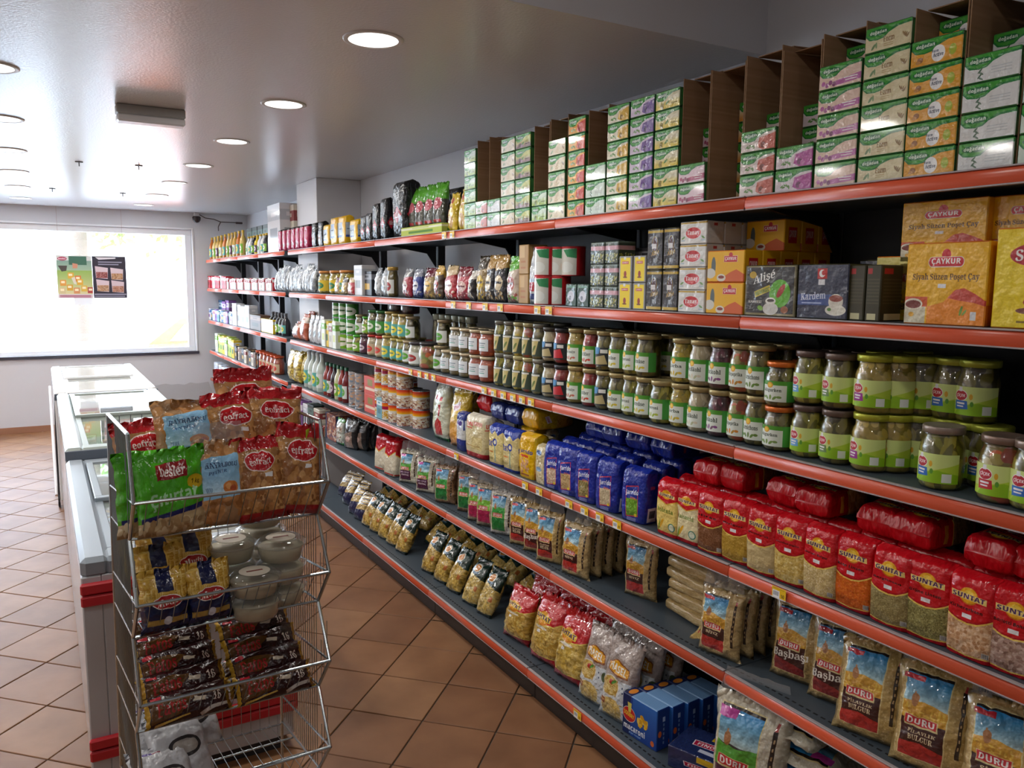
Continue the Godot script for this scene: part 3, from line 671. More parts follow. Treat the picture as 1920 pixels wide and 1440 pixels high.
func frozen():
	var k := 0
	for q in [["e4e2d8", "b02a2a", "7d8a4a"], ["3d5f86", "e8e8e0", "c8a040"], ["d8c8a0", "4f7a45", "a03030"], ["7a2f35", "e0c070", "e8e4dc"]]:
		cell(128, 128, H(q[0])); P([0, 0, 1, 0, 1, 0.25, 0, 0.4], H(q[1])); G(0.15, 0.5, 0.7, 0.4, 60, [H(q[2]), H(q[2]).lightened(0.25), H(q[2]).darkened(0.2)], 8, 6); R(0.2, 0.12, 0.5, 0.08, H(q[2]))
		keep("frozen_" + ["a", "b", "c", "d"][k]); k += 1
func tea(called: String, base: String, acc: String, art: int, txt := ""):
	cell(256, 128, H(base)); var a := H(acc)
	if art == 0: P([0.55, 0.4, 1, 0.25, 1, 1, 0.7, 1, 0.5, 0.8], a)
	elif art == 1: P([0.35, 0.72, 1, 0.55, 1, 0.82, 0.4, 0.9], a)
	elif art == 2: V(0.0, 0.45, 1, 0.5, H(base), a)
	# green brow with the brand pill
	P([0, 0, 1, 0, 1, 0.17, 0.72, 0.2, 0.52, 0.34, 0.42, 0.5, 0.28, 0.54, 0.1, 0.5, 0, 0.3], H("1f7a3a")); P([0.02, 0.04, 0.98, 0.03, 0.98, 0.1, 0.66, 0.14, 0.5, 0.3, 0.4, 0.45, 0.28, 0.5, 0.12, 0.45, 0.03, 0.28], H("3c9a35"))
	E(0.29, 0.25, 0.215, 0.12, H("1c6b3a")); R(0.14, 0.14, 0.3, 0.22, H("1c6b3a")); T("doğadan", 0.29, 0.25, 0.36, 0.17, H("e6f2e6"))
	var c2 := a.darkened(0.35)
	match art:
		0:
			for i in 5: leaf(0.2 + 0.05 * i, 0.74 + 0.05 * sin(i * 2.0), 0.05, 0.02, -0.6 + 0.5 * i, H("5c8a48"))
			E(0.66, 0.74, 0.07, 0.14, c2); E(0.74, 0.8, 0.06, 0.12, a.lightened(0.25))
		1:
			for i in 4: E(0.12 + 0.085 * i, 0.74 + 0.08 * (i % 2), 0.045, 0.1, a.lerp(c2, 0.25 * i))
			R(0.6, 0.63, 0.32, 0.05, H("f2eef0")); R(0.64, 0.74, 0.26, 0.04, H("f2eef0"))
		2:
			E(0.3, 0.78, 0.09, 0.16, c2); E(0.42, 0.8, 0.08, 0.15, a.lightened(0.2)); leaf(0.5, 0.66, 0.09, 0.03, -0.5, H("4f8a40")); R(0.66, 0.7, 0.26, 0.06, c2)
		3:
			leaf(0.2, 0.78, 0.07, 0.025, -0.9, H("6d8a62")); leaf(0.26, 0.74, 0.06, 0.02, -1.6, H("7d9a70"))
			for i in 3: R(0.42, 0.66 + 0.08 * i, 0.2, 0.025, H("b39a6a"))
			for i in 4: leaf(0.84 + 0.03 * i, 0.55 + 0.03 * i, 0.015, 0.05, 0.3 * i - 0.4, H("8a7048"))
		4:
			E(0.55, 0.62, 0.13, 0.3, H("f0f2f4")); E(0.82, 0.6, 0.07, 0.2, H("a6b83c")); R(0.77, 0.5, 0.1, 0.08, H("c6cc60"))
			E(0.2, 0.75, 0.06, 0.11, H("9a6a40")); E(0.16, 0.82, 0.05, 0.06, H("c08a50")); T("Form", 0.49, 0.52, 0.12, 0.1, H("30405a"))
		5:
			for i in 4: leaf(0.3 + 0.02 * (i % 2), 0.6 + 0.09 * i, 0.055, 0.016, -0.8 + 1.4 * (i % 2), H("4d6a55"))
			for i in 3: R(0.5, 0.52 + 0.1 * i, 0.36, 0.03, H("b9c0c4"))
	if txt != "": T(txt, 0.53 if art == 3 else 0.55, 0.56 if art == 3 else 0.66, 0.24 if art == 3 else 0.2, 0.2 if art == 3 else 0.14, H("7a5c38") if art == 3 else H("1d2b45"), true)
	R(0, 0.97, 1, 0.03, H("23582f")); R(0, 0, 0.006, 1, H("2d6a38")); R(0.994, 0, 0.006, 1, H("2d6a38"))
	keep(called)
func teas():
	tea("tea_form", "d9cfa8", "c9b070", 3, "Form"); tea("tea_active", "e0a23c", "e8b050", 4, "Active"); tea("tea_white", "d9dcdc", "b0b8bc", 5); tea("tea_pink", "e3c8b8", "b86aa8", 1)
	tea("tea_mint", "d8cdd4", "b04a9a", 0); tea("tea_salmon", "dcd0cc", "c06050", 0); tea("tea_pear", "d8d0b0", "d88a30", 2); tea("tea_rose", "e0c8d4", "b0557a", 1)
	tea("tea_lemon", "dcd8b8", "d8c030", 2); tea("tea_sage", "cfc4d8", "6a4a98", 0); tea("tea_camomile", "dcd8c0", "d0a838", 0); tea("tea_green", "cfe0d4", "8fb8a0", 5)
	tea("tea_orange", "e0a850", "c84a3a", 0); tea("tea_beige", "dcd2b8", "c8b088", 3); tea("tea_fig", "b8c060", "7a5a6a", 2); tea("tea_jade", "c8dcc8", "9ab84a", 2)
	cell(32, 32, H("2c5c34")); R(0.1, 0.1, 0.8, 0.8, H("3a7a40")); keep("tea_side"); cell(32, 32, H("3f7d44")); keep("tea_top")
	cell(64, 64, H("8f6f52"))
	for i in 26: R(0, rng.randf(), 1, 0.01, H("876849") if i % 2 else H("97775a"))
	keep("carton")
func oval_logo(cx: float, cy: float, rx: float, ry: float, word: String, c := "c8202c"):
	E(cx, cy, rx, ry, H("f0f0ee")); E(cx, cy, rx * 0.94, ry * 0.92, H(c)); T(word, cx, cy, rx * 1.6, ry * 0.95, H("f4f2f0"), true)
func caykur(w: int, h: int, big: bool, called: String):
	cell(w, h, H("f0b80e"))
	if big:
		P([0.3, 0.78, 0.5, 0.72, 0.62, 0.58, 0.74, 0.55, 0.88, 0.62, 1, 0.7, 1, 1, 0.3, 1], H("ee8d16")); P([0.55, 0.67, 0.64, 0.57, 0.74, 0.55, 0.88, 0.62, 1, 0.7, 1, 0.76, 0.86, 0.72, 0.7, 0.7], H("c8402a"))
		R(0, 0.66, 0.28, 0.34, H("cfc9ae")); R(0.0, 0.66, 0.3, 0.12, H("d45a2c")); E(0.12, 0.75, 0.12, 0.07, H("e6dfc8")); E(0.12, 0.755, 0.1, 0.05, H("7a2e22")); E(0.1, 0.88, 0.035, 0.03, H("e0a838"))
		E(0.5, 0.15, 0.055, 0.07, H("d01f30")); R(0.32, 0.17, 0.36, 0.13, H("f0e8d8")); E(0.33, 0.235, 0.05, 0.065, H("f0e8d8")); E(0.67, 0.235, 0.05, 0.065, H("f0e8d8")); R(0.32, 0.18, 0.36, 0.11, H("d01f30")); E(0.33, 0.235, 0.042, 0.055, H("d01f30")); E(0.67, 0.235, 0.042, 0.055, H("d01f30"))
		T("ÇAYKUR", 0.5, 0.235, 0.36, 0.09, H("fbfaf6")); T("Siyah Süzen Poşet Çay", 0.5, 0.42, 0.82, 0.1, H("5a3a10"), true)
		leaf(0.72, 0.82, 0.05, 0.016, -1.3, H("6a9a30")); leaf(0.76, 0.84, 0.04, 0.012, -0.8, H("84aa48")); R(0.83, 0.83, 0.07, 0.1, H("d8dde2")); R(0.42, 0.5, 0.1, 0.05, H("e8e8ea"))
	else:
		P([0.25, 1, 0.45, 0.85, 0.62, 0.7, 0.8, 0.6, 1, 0.75, 1, 1], H("d9652a")); E(0.18, 0.5, 0.06, 0.3, H("5d6a6c")); E(0.1, 0.72, 0.14, 0.16, H("d8d6cc")); E(0.4, 0.86, 0.12, 0.12, H("e0dccc")); E(0.4, 0.84, 0.08, 0.05, H("8a3020"))
		R(0.46, 0.17, 0.36, 0.2, H("f0e4d0")); R(0.47, 0.18, 0.34, 0.18, H("c8202e")); E(0.64, 0.15, 0.05, 0.08, H("c8202e")); T("ÇAYKUR", 0.64, 0.275, 0.3, 0.13, H("fbfaf6"))
	keep(called)
func second_shelf():
	caykur(320, 256, true, "caykur_big"); caykur(256, 170, false, "caykur_low")
	cell(64, 128, H("efa812")); R(0, 0.75, 1, 0.25, H("d8741c")); R(0.4, 0.3, 0.2, 0.3, H("c8402a")); keep("caykur_side")
	cell(128, 64, H("edb013")); R(0.25, 0.25, 0.5, 0.5, H("c01f2c")); T("ÇAYKUR", 0.5, 0.5, 0.42, 0.3, H("f4ece0")); keep("caykur_end")
	cell(256, 340, H("f0d410")); R(0.42, 0.05, 0.2, 0.12, H("c02030")); E(0.52, 0.115, 0.07, 0.042, H("f0ecec")); E(0.54, 0.1, 0.045, 0.028, H("c02030")); E(0.62, 0.27, 0.42, 0.12, H("b82030")); T("Sohbet", 0.62, 0.27, 0.7, 0.12, H("f6f2f0"), true)
	P([0.42, 0.45, 0.72, 0.45, 0.68, 0.52, 0.66, 0.6, 0.72, 0.74, 0.66, 0.8, 0.48, 0.8, 0.42, 0.74, 0.48, 0.6, 0.46, 0.52], H("a8301a")); E(0.57, 0.45, 0.15, 0.025, H("cbbf90")); E(0.57, 0.82, 0.24, 0.035, H("7a3a20")); R(0.35, 0.92, 0.4, 0.02, H("8a7010")); keep("tin_yellow")
	cell(256, 216, H("27292c")); R(0, 0, 1, 0.04, H("8a7f58")); R(0, 0.94, 1, 0.06, H("8a7f58")); R(0, 0, 0.04, 1, H("6d6748")); R(0.96, 0, 0.04, 1, H("6d6748")); E(0.7, 0.55, 0.2, 0.27, H("62b52c")); leaf(0.72, 0.5, 0.13, 0.05, -1.0, H("b03a30")); T("Alişé", 0.38, 0.25, 0.42, 0.22, H("e4e4e0"), true, 0.14); P([0.2, 0.52, 0.5, 0.38, 0.52, 0.5, 0.22, 0.64], H("c8b83c")); T("MENENGIC", 0.36, 0.51, 0.27, 0.08, H("4a7a3a"), false, 0.1); E(0.53, 0.85, 0.15, 0.12, H("dcdcd6")); E(0.53, 0.7, 0.1, 0.07, H("e8e8e2")); E(0.53, 0.69, 0.07, 0.03, H("3a2a20")); E(0.8, 0.86, 0.07, 0.07, H("9a5a34")); E(0.16, 0.19, 0.07, 0.07, H("c8a83c")); leaf(0.33, 0.84, 0.06, 0.04, 0.3, H("7ab040")); T("KAHVESI", 0.22, 0.72, 0.26, 0.05, H("d8d4cc")); keep("tea_black")
	cell(256, 216, H("26304a")); R(0, 0.55, 0.7, 0.2, H("2f4a8a")); R(0.4, 0.08, 0.19, 0.19, H("c02a2c")); E(0.49, 0.17, 0.06, 0.07, H("ececec")); E(0.52, 0.16, 0.04, 0.045, H("c02a2c")); R(0.42, 0.28, 0.13, 0.1, H("d9dadd")); T("Kardem", 0.33, 0.58, 0.5, 0.14, H("c4cce0"), true, 0.04); E(0.78, 0.83, 0.2, 0.1, H("d8d6c8")); E(0.78, 0.68, 0.14, 0.14, H("e0ddd0")); E(0.78, 0.62, 0.13, 0.06, H("8e3b28")); E(0.66, 0.82, 0.04, 0.03, H("5d8a48")); R(0.1, 0.7, 0.4, 0.025, H("9fb0d8")); keep("tea_blue")
	cell(64, 160, H("3c3a26")); R(0.1, 0.06, 0.3, 0.1, H("b02a2c")); for i in 8: R(0.1, 0.25 + i * 0.06, 0.8, 0.02, H("55523a"))
	R(0.15, 0.86, 0.6, 0.11, H("c8c49a")); keep("tea_olive")
	cell(160, 200, H("e0c818")); P([0, 0, 1, 0, 1, 0.4, 0.5, 0.55, 0, 0.6], H("d8cc70")); R(0.3, 0.27, 0.7, 0.12, H("a01c28")); T("LIPTON", 0.66, 0.33, 0.6, 0.09, H("f0e8e0")); T("YELLOW", 0.62, 0.63, 0.7, 0.1, H("4a4020")); T("LABEL", 0.62, 0.77, 0.6, 0.1, H("4a4020")); keep("tea_label")
	cell(128, 96, H("dfe0dd")); R(0, 0, 1, 0.1, H("b8952c")); R(0, 0.97, 1, 0.03, H("b8952c")); oval_logo(0.5, 0.52, 0.3, 0.27, "Tanay"); leaf(0.13, 0.72, 0.08, 0.03, -0.6, H("7aa86a")); leaf(0.87, 0.72, 0.08, 0.03, 0.6, H("7aa86a")); R(0.05, 0.82, 0.15, 0.04, H("9fc0d0")); R(0.8, 0.82, 0.15, 0.04, H("9fc0d0")); keep("tanay")
	cell(48, 96, H("cfcfcd")); R(0.4, 0.08, 0.2, 0.12, H("b84040")); keep("tanay_side")
	cell(96, 160, H("2b2d33")); R(0, 0.04, 1, 0.06, H("b89a2c")); R(0, 0.9, 1, 0.07, H("c0a238")); E(0.5, 0.38, 0.2, 0.2, H("8a7838")); E(0.5, 0.38, 0.17, 0.18, H("4a2428")); R(0.3, 0.36, 0.3, 0.12, H("dddddd")); T("Alişé", 0.52, 0.6, 0.5, 0.14, H("c09a48"), true, 0.05); R(0.42, 0.72, 0.16, 0.1, H("9098a0")); keep("black_gold")
	cell(80, 110, H("9a9c9e")); R(0.12, 0.06, 0.76, 0.88, H("f0d60c")); R(0.25, 0.2, 0.5, 0.1, H("c03a30")); T("ÇAYKUR", 0.5, 0.25, 0.44, 0.07, H("f4ece0")); E(0.5, 0.68, 0.1, 0.12, H("9a3218")); E(0.5, 0.8, 0.16, 0.03, H("7a4020")); R(0.38, 0.0, 0.18, 0.14, H("e2e4e6")); keep("tin_small")
	cell(80, 72, H("39463c")); R(0, 0.2, 1, 0.2, H("c89aa6")); G(0.05, 0.55, 0.9, 0.4, 60, [H("8a8a3c"), H("a8a850"), H("c8c8a0"), H("5a6a38")], 3, 3); R(0, 0.0, 1, 0.1, H("6a7a70")); keep("green_pink")
	cell(192, 96, H("b8242a")); R(0.25, 0.05, 0.5, 0.95, H("d8d8d0")); E(0.38, 0.7, 0.1, 0.2, H("d88a28")); E(0.38, 0.7, 0.06, 0.12, H("e8b050")); E(0.6, 0.72, 0.1, 0.2, H("e4e8e4")); E(0.4, 0.2, 0.12, 0.13, H("f0f0ee")); T("OZZO", 0.4, 0.2, 0.18, 0.12, H("a01c28")); P([0.55, 0.1, 0.75, 0.05, 0.75, 0.4, 0.62, 0.35], H("3a8a5a")); keep("can_red")
	cell(64, 80, H("28483c")); E(0.5, 0.55, 0.3, 0.25, H("c8ccd8")); E(0.42, 0.62, 0.1, 0.1, H("5a5a68")); R(0.1, 0.08, 0.8, 0.1, H("4a8068")); keep("box_pine")
	cell(48, 128, H("b08a50")); R(0.1, 0.05, 0.5, 0.4, H("caa870")); R(0.2, 0.55, 0.5, 0.06, H("a86a30")); R(0.2, 0.75, 0.5, 0.06, H("a86a30")); keep("box_brown")
	cell(96, 220, H("c9d2da")); R(0.1, 0.55, 0.8, 0.06, H("9fb4d0")); R(0.2, 0.62, 0.6, 0.16, H("b82838")); E(0.45, 0.7, 0.12, 0.045, H("f0f0f0")); E(0.5, 0.7, 0.1, 0.038, H("b82838")); R(0.0, 0.82, 1, 0.1, H("35488a")); T("TÜRK", 0.5, 0.3, 0.6, 0.07, H("8a98b0")); keep("bag_flag")
	var k := 0
	for q in [["caced2", "8f98a2", "5a6068"], ["a83040", "8a8c92", "e0dcd8"], ["3a4c9a", "8a90a0", "d8d8e0"], ["b09a70", "6a2438", "d8b050"], ["584a40", "c8a040", "a83030"], ["b02030", "c8b088", "f0e8e0"], ["a81c38", "7a1428", "d8b8b0"], ["34343a", "d8d4cc", "b8ac98"], ["a08a60", "3a3020", "d8b840"], ["2e3038", "b08a48", "e0d0b0"], ["c8b8a8", "58b028", "b05a50"]]:
		cell(96, 160, H(q[0])); P([0, 0, 1, 0, 1, 0.28, 0, 0.36], H(q[1])); E(0.5, 0.6, 0.32, 0.16, H(q[2])); G(0.1, 0.76, 0.8, 0.2, 40, [H(q[0]).darkened(0.2), H(q[1]), H(q[2])], 4, 5); R(0.25, 0.57, 0.5, 0.05, H(q[0]).darkened(0.4)); keep("coffee_%d" % k); k += 1
func pickle(called: String, bg: String, tones: Array, rx: float, ry: float, n: int):
	cell(256, 160, H(bg)); var t := []
	for c in tones: t.append(H(c)); t.append(H(c).darkened(0.12))
	for i in n:
		var c: Color = t[rng.randi() % t.size()]; var x := rng.randf(); var y := rng.randf()
		leaf(x, y, ry * rng.randf_range(0.8, 1.2) / cw, rx * rng.randf_range(0.8, 1.2) / cw, PI / 2.0 + rng.randf_range(-0.5, 0.5), c)
		if x < 0.05: leaf(x + 1.0, y, ry / cw, rx / cw, PI / 2.0, c)
	keep(called)
func jars_paint():
	pickle("in_pepper", "5c5a18", ["8a8a24", "a09a30", "6e6e1c", "b0a840"], 9, 34, 90); pickle("in_gherkin", "3a3614", ["5a5420", "6e6628", "4a4a1c", "7a7434"], 11, 26, 90); pickle("in_bean", "8a7c2c", ["c8b050", "b8a044", "d4c068", "a89038"], 10, 15, 130); pickle("in_cabbage", "3a1420", ["5a1c30", "4a1828", "6e2840"], 5, 20, 90); pickle("in_kraut", "b0a480", ["c8bc98", "a89a74", "d4caa8", "b8b088"], 4, 22, 120); pickle("in_mixed", "7a6a2c", ["c8602c", "b8a848", "8a9a3c", "d4c890", "a84a28"], 13, 18, 80); pickle("in_corn", "a08c28", ["d0b838", "c0a830", "d8c858", "8a8428"], 8, 10, 160); pickle("in_red", "7a1418", ["a82020", "c03028", "8a181c"], 14, 22, 60); pickle("in_olive", "4a4420", ["6a6430", "8a8448", "3a3a1c", "9a945c"], 13, 15, 90); pickle("in_onion", "a8a890", ["d0d0bc", "c0c0a4", "dcdccc"], 14, 16, 80); pickle("in_sauce", "5c501c", ["6a5a22", "7a6828"], 8, 8, 60); pickle("in_orange", "9a3c18", ["b84a1c", "a8441c", "c85a24"], 9, 9, 80)
	for q in [["lime_purple", "9a2a92"], ["lime_blue", "2a6ac0"], ["lime_sky", "6aa8dc"], ["lime_red", "c02a34"], ["lime_brown", "6a8a4c"]]:
		cell(320, 128, H("b4d23c")); P([0, 0, 1, 0, 1, 0.3, 0.6, 0.55, 0.3, 0.7, 0, 0.75], H("cfe08a")); P([0.3, 0.75, 0.65, 0.55, 1, 0.7, 1, 1, 0.2, 1], H("8fc01c"))
		E(0.34, 0.32, 0.13, 0.2, H("f0eeee")); E(0.34, 0.32, 0.12, 0.17, H("b81c2c")); T("ÇİÇEK", 0.34, 0.32, 0.19, 0.16, H("f6f0f0")); P([0.22, 0.5, 0.47, 0.5, 0.49, 0.78, 0.23, 0.82], H(q[1])); R(0.26, 0.56, 0.17, 0.06, H("f0eef2")); R(0.27, 0.67, 0.14, 0.05, H("f0eef2"))
		E(0.53, 0.35, 0.03, 0.1, H("d8a828")); E(0.55, 0.6, 0.03, 0.09, H("5a9a30")); R(0.72, 0.66, 0.16, 0.3, H("dfe6e0")); R(0.3, 0.02, 0.07, 0.16, H("e4e6ea")); keep("lb_" + q[0])
	for q in [["corn", "Çorba", "d8b838"], ["kraut", "Weißkohl", "d8d0b8"], ["rotkohl", "Rotkohl", "8a4a8a"], ["mixed", "Mixpaprika", "d88a30"], ["gurken", "Cornichons", "6a8a3c"], ["gurken2", "Salzgurken", "7a9a4c"], ["peper", "Peperoni", "b0c038"], ["chili", "Acı Biber", "d03a28"], ["bean", "Kuru Fasulye", "c86a58"], ["lemon", "Gemüse", "d8c030"]]:
		cell(256, 128, H("dfe6dc")); R(0, 0, 1, 0.2, H("4f9a2c")); R(0.78, 0, 0.22, 1, H("3f9a3a")); E(0.4, 0.2, 0.08, 0.14, H("e0a020")); E(0.4, 0.2, 0.05, 0.09, H("f0d040")); T(q[1], 0.42, 0.46, 0.5, 0.2, H("2c3a2a"), true)
		for i in 5: leaf(0.22 + 0.1 * i, 0.8 + 0.05 * sin(i * 3.0), 0.06, 0.03, i * 0.8, H(q[2]).lerp(H("5a8a30"), 0.25 * (i % 2)))
		keep("lb_" + q[0])
	cell(256, 128, H("1e2428")); P([0.2, 0.0, 0.55, 0.0, 0.5, 0.35, 0.25, 0.4], H("4a8ac0")); P([0.3, 0.5, 0.7, 0.35, 0.8, 0.9, 0.35, 0.95], H("c0202c")); R(0.55, 0.1, 0.25, 0.2, H("e0e0dc")); keep("lb_blackred")
	cell(256, 128, H("1e2428")); P([0.2, 0.0, 0.55, 0.0, 0.5, 0.35, 0.25, 0.4], H("4a8ac0")); P([0.3, 0.55, 0.7, 0.4, 0.8, 0.9, 0.35, 0.95], H("b8a878")); R(0.55, 0.1, 0.25, 0.2, H("e0e0dc")); keep("lb_blackpale")
	cell(160, 128, H("3c4a3c")); P([0.3, 0.2, 0.75, 0.1, 0.6, 0.9, 0.35, 0.95], H("c8b878")); leaf(0.5, 0.6, 0.2, 0.06, -1.0, H("6a7a38")); R(0.2, 0.05, 0.6, 0.1, H("d8d8d0")); keep("lb_slim")
	cell(192, 112, H("dfe4e8")); P([0.05, 0.2, 0.25, 0.15, 0.28, 0.5, 0.1, 0.6], H("a03040")); R(0.34, 0.3, 0.5, 0.07, H("7a8a98")); R(0.34, 0.48, 0.42, 0.06, H("9aa8b4")); R(0.34, 0.64, 0.46, 0.06, H("4a9a8a")); keep("lb_white")
	var k := 0
	for q in [["3f8a34", "d8e0d0"], ["d8dcd8", "58a030"], ["58a8a0", "e0d040"], ["7ab030", "e8e0d0"], ["4a2438", "c8b8c0"], ["c8b090", "d04030"], ["e0e4e0", "a03030"], ["d8b828", "2f7a48"]]:
		cell(128, 96, H(q[0])); E(0.5, 0.5, 0.3, 0.32, H(q[1])); R(0.3, 0.44, 0.4, 0.1, H(q[0]).darkened(0.3)); keep("lb_far%d" % k); k += 1
func suntat(called: String, bg: String, tones: Array, rx: float, ry: float, n: int, words: String, brand := "SUNTAT"):
	cell(224, 400, H(bg)); var t := []
	for c in tones: t.append(H(c))
	G(0, 0.4, 1, 0.6, n, t, rx, ry)
	P([0, 0, 1, 0, 1, 0.47, 0.88, 0.515, 0.7, 0.565, 0.5, 0.585, 0.3, 0.575, 0.12, 0.54, 0, 0.5], H("e8c860"))
	P([0, 0, 1, 0, 1, 0.45, 0.88, 0.495, 0.7, 0.545, 0.5, 0.565, 0.3, 0.555, 0.12, 0.52, 0, 0.48], H("a8101c")); P([0, 0, 1, 0, 1, 0.43, 0.88, 0.475, 0.7, 0.525, 0.5, 0.545, 0.3, 0.535, 0.12, 0.5, 0, 0.46], H("c5131f"))
	P([0, 0.93, 0.5, 0.95, 1, 0.92, 1, 0.94, 0.5, 0.97, 0, 0.95], H("e8c860")); P([0, 0.945, 0.5, 0.965, 1, 0.935, 1, 1, 0, 1], H("b8101c"))
	E(0.48, 0.25, 0.2, 0.1, H("c8701c")); E(0.48, 0.245, 0.18, 0.09, H("e8a820")); E(0.48, 0.23, 0.1, 0.05, H("f0c848")); P([0.1, 0.22, 0.85, 0.23, 0.86, 0.3, 0.12, 0.29], H("e4c878")); T(brand, 0.48, 0.26, 0.68, 0.055, H("4a2860"))
	T(words, 0.45, 0.4, 0.7, 0.04, H("2a0c10")); R(0.38, 0.46, 0.2, 0.05, H("e6e6e8")); R(0.82, 0.86, 0.14, 0.06, H("d4d4d0"))
	for i in 5: R(0.84 + i * 0.022, 0.865, 0.01, 0.05, H("3a3a3a"))
	keep(called)
	cell(96, 400, H(bg)); G(0, 0.45, 1, 0.5, n / 3, t, rx, ry); R(0, 0, 1, 0.46, H("bc121d")); R(0, 0.46, 1, 0.02, H("e8c860")); R(0, 0.94, 1, 0.06, H("b8101c")); R(0.2, 0.28, 0.6, 0.08, H("d8a030")); keep(called + "_side")
func packs():
	suntat("st_cranberry", "b88a68", ["a8785a", "c89a78", "8a5a44"], 3, 3, 900, "Feine Bohnen"); suntat("st_chickpea", "d0a880", ["d8b490", "c89c74", "e0c0a0", "b88860"], 9, 8, 420, "Kichererbsen"); suntat("st_greenlentil", "8a8450", ["9a945c", "7a7444", "aaa46c", "6a643c"], 4, 3, 1200, "Grüne Linsen"); suntat("st_lentil2", "8a7c50", ["9a8c5c", "7c6e44", "a89a68"], 3, 3, 1200, "Berglinsen", "GAHTAT"); suntat("st_redlentil", "d0601c", ["d8701f", "c8581a", "dd7c2c"], 3, 3, 900, "Rote Linsen"); suntat("st_wheat", "c8b078", ["d4be88", "b8a068", "dccaa0"], 4, 3, 900, "Weizen Bulgur"); suntat("st_splitpea", "cfb060", ["d8bc70", "c0a050", "e0ca88"], 9, 6, 420, "Kichererbsen gespalten"); suntat("st_semolina", "c9b482", ["cdb988", "c4ae7a"], 2, 2, 400, "Weizengrieß"); suntat("st_bulgur", "b08c34", ["bc983c", "a4802c", "c8a44c"], 3, 3, 1000, "Bulgur"); suntat("st_brown", "7a5034", ["865a3c", "6e462c", "94684a"], 3, 3, 1000, "Hirse"); suntat("st_kidney", "b09484", ["b89c90", "a48478", "c8b0a4", "8c6c60"], 11, 7, 360, "Borlotti Bohnen")
	for q in [["polenta_a", "e6cc74", "Polenta"], ["polenta_b", "e8dcae", "Maismehl"]]:
		cell(224, 400, H(q[1])); P([0, 0, 1, 0, 1, 0.34, 0.5, 0.44, 0, 0.34], H("e0b040")); P([0, 0, 1, 0, 1, 0.32, 0.5, 0.42, 0, 0.32], H("c8141f")); R(0, 0.93, 1, 0.07, H("c8141f")); E(0.48, 0.26, 0.2, 0.08, H("e8a820")); P([0.12, 0.24, 0.84, 0.25, 0.84, 0.31, 0.13, 0.3], H("e4c878")); T("SUNTAT", 0.48, 0.275, 0.62, 0.045, H("4a2860")); T(q[2], 0.45, 0.54, 0.7, 0.08, H("5a7a28"), true); leaf(0.28, 0.8, 0.22, 0.05, -1.0, H("e0a828")); leaf(0.18, 0.84, 0.2, 0.03, -1.3, H("8aa838")); E(0.74, 0.82, 0.14, 0.075, H("3c8a78")); E(0.74, 0.82, 0.11, 0.06, H("e0e8d0")); keep(q[0])
	cell(64, 64, H("c4121e")); keep("red_plain")
	var k := 0
	for q in [["c0a878", ["b8986a", "c8ac80", "a88858"]], ["9a8a5c", ["a89868", "8a7a4c", "6a6a38"]], ["c8b898", ["d4c4a4", "b8a888"]], ["6a9a30", ["78b038", "5a8a28", "8ac048"]], ["d0b8a0", ["dcc8b4", "c0a088", "b08a70"]]]:
		cell(200, 300, H("1c2f9a")); G(0, 0, 1, 1, 80, [H("24389f"), H("16278a")], 14, 6); P([0.22, 0.36, 0.72, 0.3, 0.74, 0.88, 0.26, 0.92], H("c84050")); var t := []
		for c in q[1]: t.append(H(c))
		P([0.24, 0.38, 0.7, 0.32, 0.72, 0.86, 0.28, 0.9], H("22349a")); P([0.25, 0.58, 0.71, 0.55, 0.72, 0.86, 0.28, 0.9], H(q[0])); G(0.28, 0.6, 0.42, 0.26, 130, t, 5, 4); T("Jarrido", 0.48, 0.46, 0.5, 0.12, H("e8eaf2"), false, 0.03); T("EXTRA", 0.54, 0.56, 0.24, 0.04, H("d8703a")); E(0.64, 0.86, 0.05, 0.03, H("e0c838")); for i in 5: R(0.3, 0.92 + i * 0.013, 0.36, 0.006, H("aab4dc"))
		keep("blue_%d" % k); k += 1
	cell(96, 300, H("1a2c90")); R(0.2, 0.7, 0.6, 0.26, H("d8dade")); R(0.3, 0.75, 0.4, 0.14, H("5a5a60")); R(0.3, 0.3, 0.3, 0.06, H("8a3a70")); keep("blue_side")
	cell(200, 300, H("e8b80c")); R(0, 0, 1, 0.3, H("e4b008")); T("Jarrido", 0.5, 0.4, 0.8, 0.12, H("2a3a9a")); R(0.2, 0.47, 0.5, 0.05, H("d8502a")); G(0.15, 0.55, 0.55, 0.32, 60, [H("d8a070"), H("c88a50"), H("e4b890")], 9, 7); R(0.2, 0.9, 0.5, 0.03, H("a04a20")); keep("yellow_bean")
	cell(160, 300, H("cdbf98")); G(0, 0, 1, 1, 240, [H("dccfa8"), H("b8a880"), H("e4dcc0")], 8, 6); E(0.4, 0.2, 0.26, 0.07, H("8aa8c8")); E(0.4, 0.2, 0.2, 0.05, H("3a5a9a")); E(0.4, 0.62, 0.26, 0.06, H("8aa8c8")); keep("bean_clear")
	for q in [["flour_a", "dccb8a", "243a9a", "Aktif"], ["flour_b", "d4c48a", "243a9a", "Aktif"]]:
		cell(200, 300, H(q[1])); P([0, 0, 1, 0, 1, 0.12, 0.7, 0.25, 0.5, 0.14, 0.3, 0.24, 0, 0.12], H(q[2])); R(0, 0.93, 1, 0.07, H(q[2])); E(0.52, 0.42, 0.14, 0.09, H(q[2])); E(0.52, 0.42, 0.08, 0.05, H("e8e0c0")); R(0.5, 0.5, 0.04, 0.4, H("3a9aa8")); T("tat", 0.22, 0.46, 0.28, 0.14, H(q[2])); R(0.1, 0.65, 0.3, 0.03, H("c87a3a")); R(0.08, 0.8, 0.3, 0.06, H("a8985c")); keep(q[0])
